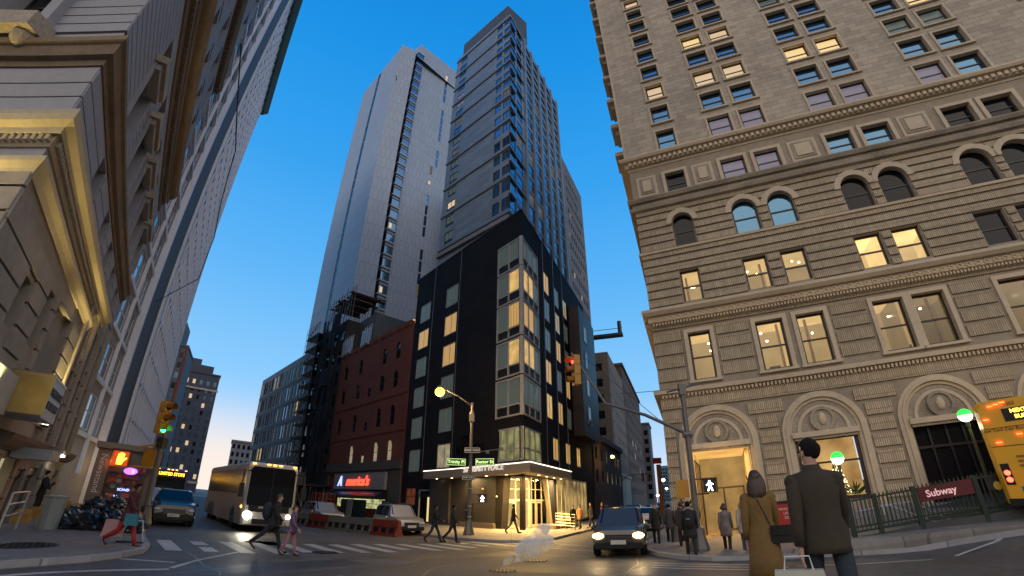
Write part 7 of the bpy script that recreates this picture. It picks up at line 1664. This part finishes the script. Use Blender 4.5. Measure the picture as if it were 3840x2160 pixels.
# rubbish bags
rnd = random.Random(41); BAG = mat('rubbish_bag', (.006,.009,.014), rough=.22, var=.5, scale=6, bump=1.0, spec=.9)
spots = [(-14.9,15.0,.42),(-14.3,15.2,.40),(-13.8,15.6,.42),(-13.4,16.1,.36),(-15.2,15.7,.46),(-14.5,16.1,.5),(-13.9,16.6,.44),(-14.6,15.6,.44),(-15.6,15.1,.40),(-12.95,15.75,.32),(-14.1,15.9,.46)]
labs = ['front left','front second','front third','front right low','left back tall','middle back tallest','right back','centre','far left edge','small rightmost','top centre']
for i, (x, y, r_) in enumerate(spots):
    mb = MB(); z0 = .14 if i not in (7,10) else .5; n, k = 22, 14; idx = []
    ph = [rnd.uniform(0,6) for _ in range(8)]; rings = []
    for a in range(1, k):
        th_ = math.pi*a/k; rg = []
        for b in range(n):
            f = 2*math.pi*b/n; q = 1+.10*math.sin(3*f+ph[0]+a)+.07*math.sin(7*f+ph[1]-a*1.3)+.05*math.sin(11*f+ph[2]+a*2.1)+.05*math.sin(5*th_*3+ph[3])
            fl = 1.0 if th_ < 1.9 else .92
            rg.append((r_*q*math.sin(th_)**.8*math.cos(f), r_*q*math.sin(th_)**.8*math.sin(f), r_*.85*(max(-.75, math.cos(th_)*q)+.75)*fl+ (.12*r_ if a == 1 else 0)))
        rings.append(rg)
    mb.loft(rings, BAG); mb.ell((.02,.01,r_*1.55),(.05,.04,.09),BAG,6,4)
    single('rubbish_bag', mb, f'shiny black rubbish bag, {labs[i]} of the pile at the left corner', 'rubbish bag', 'rubbish bags piled at the left corner', Matrix.Translation((x,y,z0)), smooth=False)
mb = MB(); mb.ell((0,0,.3),(.5,.3,.16),mat('green_tarp', (.02,.16,.03), rough=.5, bump=.8, scale=5),14,8); single('green_bag', mb, 'green plastic bag lying behind the black rubbish pile', 'bag', M=Matrix.Translation((-15.3,17.2,.5)))
# sandwich board stand behind the red tights
mb = MB(); mb.tube([(-.3,0,0),(-.2,0,.6)], .02, ALU, 6); mb.tube([(.3,0,0),(.2,0,.6)], .02, ALU, 6); mb.box(-.35,-.15,0,.35,.15,.04,BLK); mb.tube([(-.2,0,.6),(.2,0,.6)], .02, ALU, 6); single('folding_stand', mb, 'small metal stand on the pavement behind the walker in red tights', 'stand', M=frame((-11.0,13.3), 60, .14))
# overhead cable on the left, hanging between the buildings
mb = MB(); A_ = Vector((-13.5,21.5,30.0)); cab0 = azp(-41.9,30); pts = []
mb.tube([(-12.0,11.5,19.5),(-16.3,18.8,20.0),(-19.7,23.2,19.7),(-22.0,26.5,19.0),(-25.5,30.5,17.6),(-31.5,33.0,16.5)], .035, BLK, 5); single('overhead_cable', mb, 'black cable sagging across the sky edge of the left towers', 'cable')
# far side street furniture
p = azp(12.6, 62); gl2 = thing('street_lamp', Matrix.Translation((p[0],p[1],0)), 'far street lamp glowing amber in front of the tan brick building', 'street lamp'); mb = MB(); mb.tube([(0,0,0),(0,0,7.2),(-.6,-.3,7.7)], .08, GALV, 6); part('pole', mb, gl2); mb = MB(); mb.ell((-.75,-.4,7.6),(.22,.22,.16),emit('amber_street_bulb', (1,.55,.1), 60),10,6); part('bulb', mb, gl2, smooth=True)
p = azp(15.2, 70); ts = thing('traffic_signal', Matrix.Translation((p[0],p[1],0)), 'small far off yellow signals hanging over the side street', 'traffic signal'); mb = MB(); mb.tube([(-4,0,0),(-4,0,4.0),(-2,0,5.6),(1.5,0,5.9)], .06, GALV, 6); part('mast', mb, ts)
for x in (.2, 1.1): signal_head(ts, Matrix.Translation((p[0]+x,p[1]-.1,4.7)), 'none')
p = azp(17.3, 60)
bn2 = thing('orange_column', Matrix.Translation((p[0],p[1],0)), 'slim orange banner post beside the far cars of the side street', 'post'); mb = MB(); mb.box(-.25,0,0,.25,.3,6.2,mat('orange_post', (.35,.14,.06), rough=.6)); part('post', mb, bn2); mb = MB(); mb.box(-.7,-.1,6.3,.35,.1,7.0,mat('sign_red', (.35,.03,.02))); part('sign', mb, bn2)
for i, (az, r_, z) in enumerate(((17.6,90,5.6),(17.9,130,5.0),(16.9,110,3.2))):
    p = azp(az, r_); sl3 = thing('street_lamp', Matrix.Translation((p[0],p[1],0)), ['white street lamp above the far cars','second white street lamp farther down the side street','low white lamp among the far cars'][i], 'street lamp'); mb = MB(); mb.tube([(0,0,0),(0,0,z)], .09, GALV, 6); part('pole', mb, sl3); mb = MB(); mb.ell((0,-.2,z),(.3,.3,.2),emit('white_street_bulb', (.95,1,.9), 40),10,6); part('bulb', mb, sl3, smooth=True)
vs = RS @ Vector((8,-1.0,2.4)); mb = MB(); mb.box(-.25,-.1,0,.25,.1,3.0,BLK); vsg = thing('vertical_sign', Matrix.Translation(tuple(vs)), 'narrow vertical sign with one bright red letter on the side wall of the limestone building', 'sign'); part('board', mb, vsg)
for k, ch in enumerate('BAKEHOUSE'): text('sign_letters', ch, .3, emit('bright_red_letter', (1,.1,.1), 3) if k == 5 else emit('dim_red_letters', (.8,.35,.25), .5), vsg, Matrix.Translation(tuple(vs)) @ Matrix.Translation((0,-.12,2.8-k*.32)), .01)
# steam puff rising from the manhole
sm_ = MB(); sp_ = [(0,.0,.02,.06),(.12,.0,.13,.10),(.3,.03,.24,.14),(.52,.05,.34,.19),(.62,.0,.55,.20),(.85,.05,.5,.24),(.95,.0,.74,.24),(1.15,.05,.66,.25),(1.2,0,.92,.24)]
k_ = sm_.mi(None) if False else 0
def steam_mat():
    m = bpy.data.materials.new('steam'); m.use_nodes = True; n = m.node_tree; n.nodes.clear(); L = n.links.new
    o = n.nodes.new('ShaderNodeOutputMaterial'); v = n.nodes.new('ShaderNodeVolumePrincipled'); v.inputs['Color'].default_value = (.95,.97,.95,1)
    tc = n.nodes.new('ShaderNodeTexCoord'); no = n.nodes.new('ShaderNodeTexNoise'); no.inputs['Scale'].default_value = 4.6; no.inputs['Detail'].default_value = 3; no.inputs['Distortion'].default_value = .3
    r = n.nodes.new('ShaderNodeMapRange'); r.inputs['From Min'].default_value = .40; r.inputs['From Max'].default_value = .80; r.inputs['To Max'].default_value = 15
    L(tc.outputs['Object'], no.inputs['Vector']); L(no.outputs[0], r.inputs['Value']); L(r.outputs[0], v.inputs['Density']); L(v.outputs[0], o.inputs['Volume'])
    v.inputs['Emission Strength'].default_value = .0; return m
SMT = steam_mat()
for x, y, z, r_ in sp_: sm_.ell((x,y,z+.08),(r_*1.3,r_*1.0,r_*1.15),SMT,14,9)
so2 = single('steam', sm_, 'white puff of steam drifting up from the manhole in the middle of the road', 'steam', M=Matrix.Translation((-.25,14.3,.03)), smooth=True); pass
rm_ = so2.modifiers.new('r', 'REMESH'); rm_.mode = 'VOXEL'; rm_.voxel_size = .05
clean()
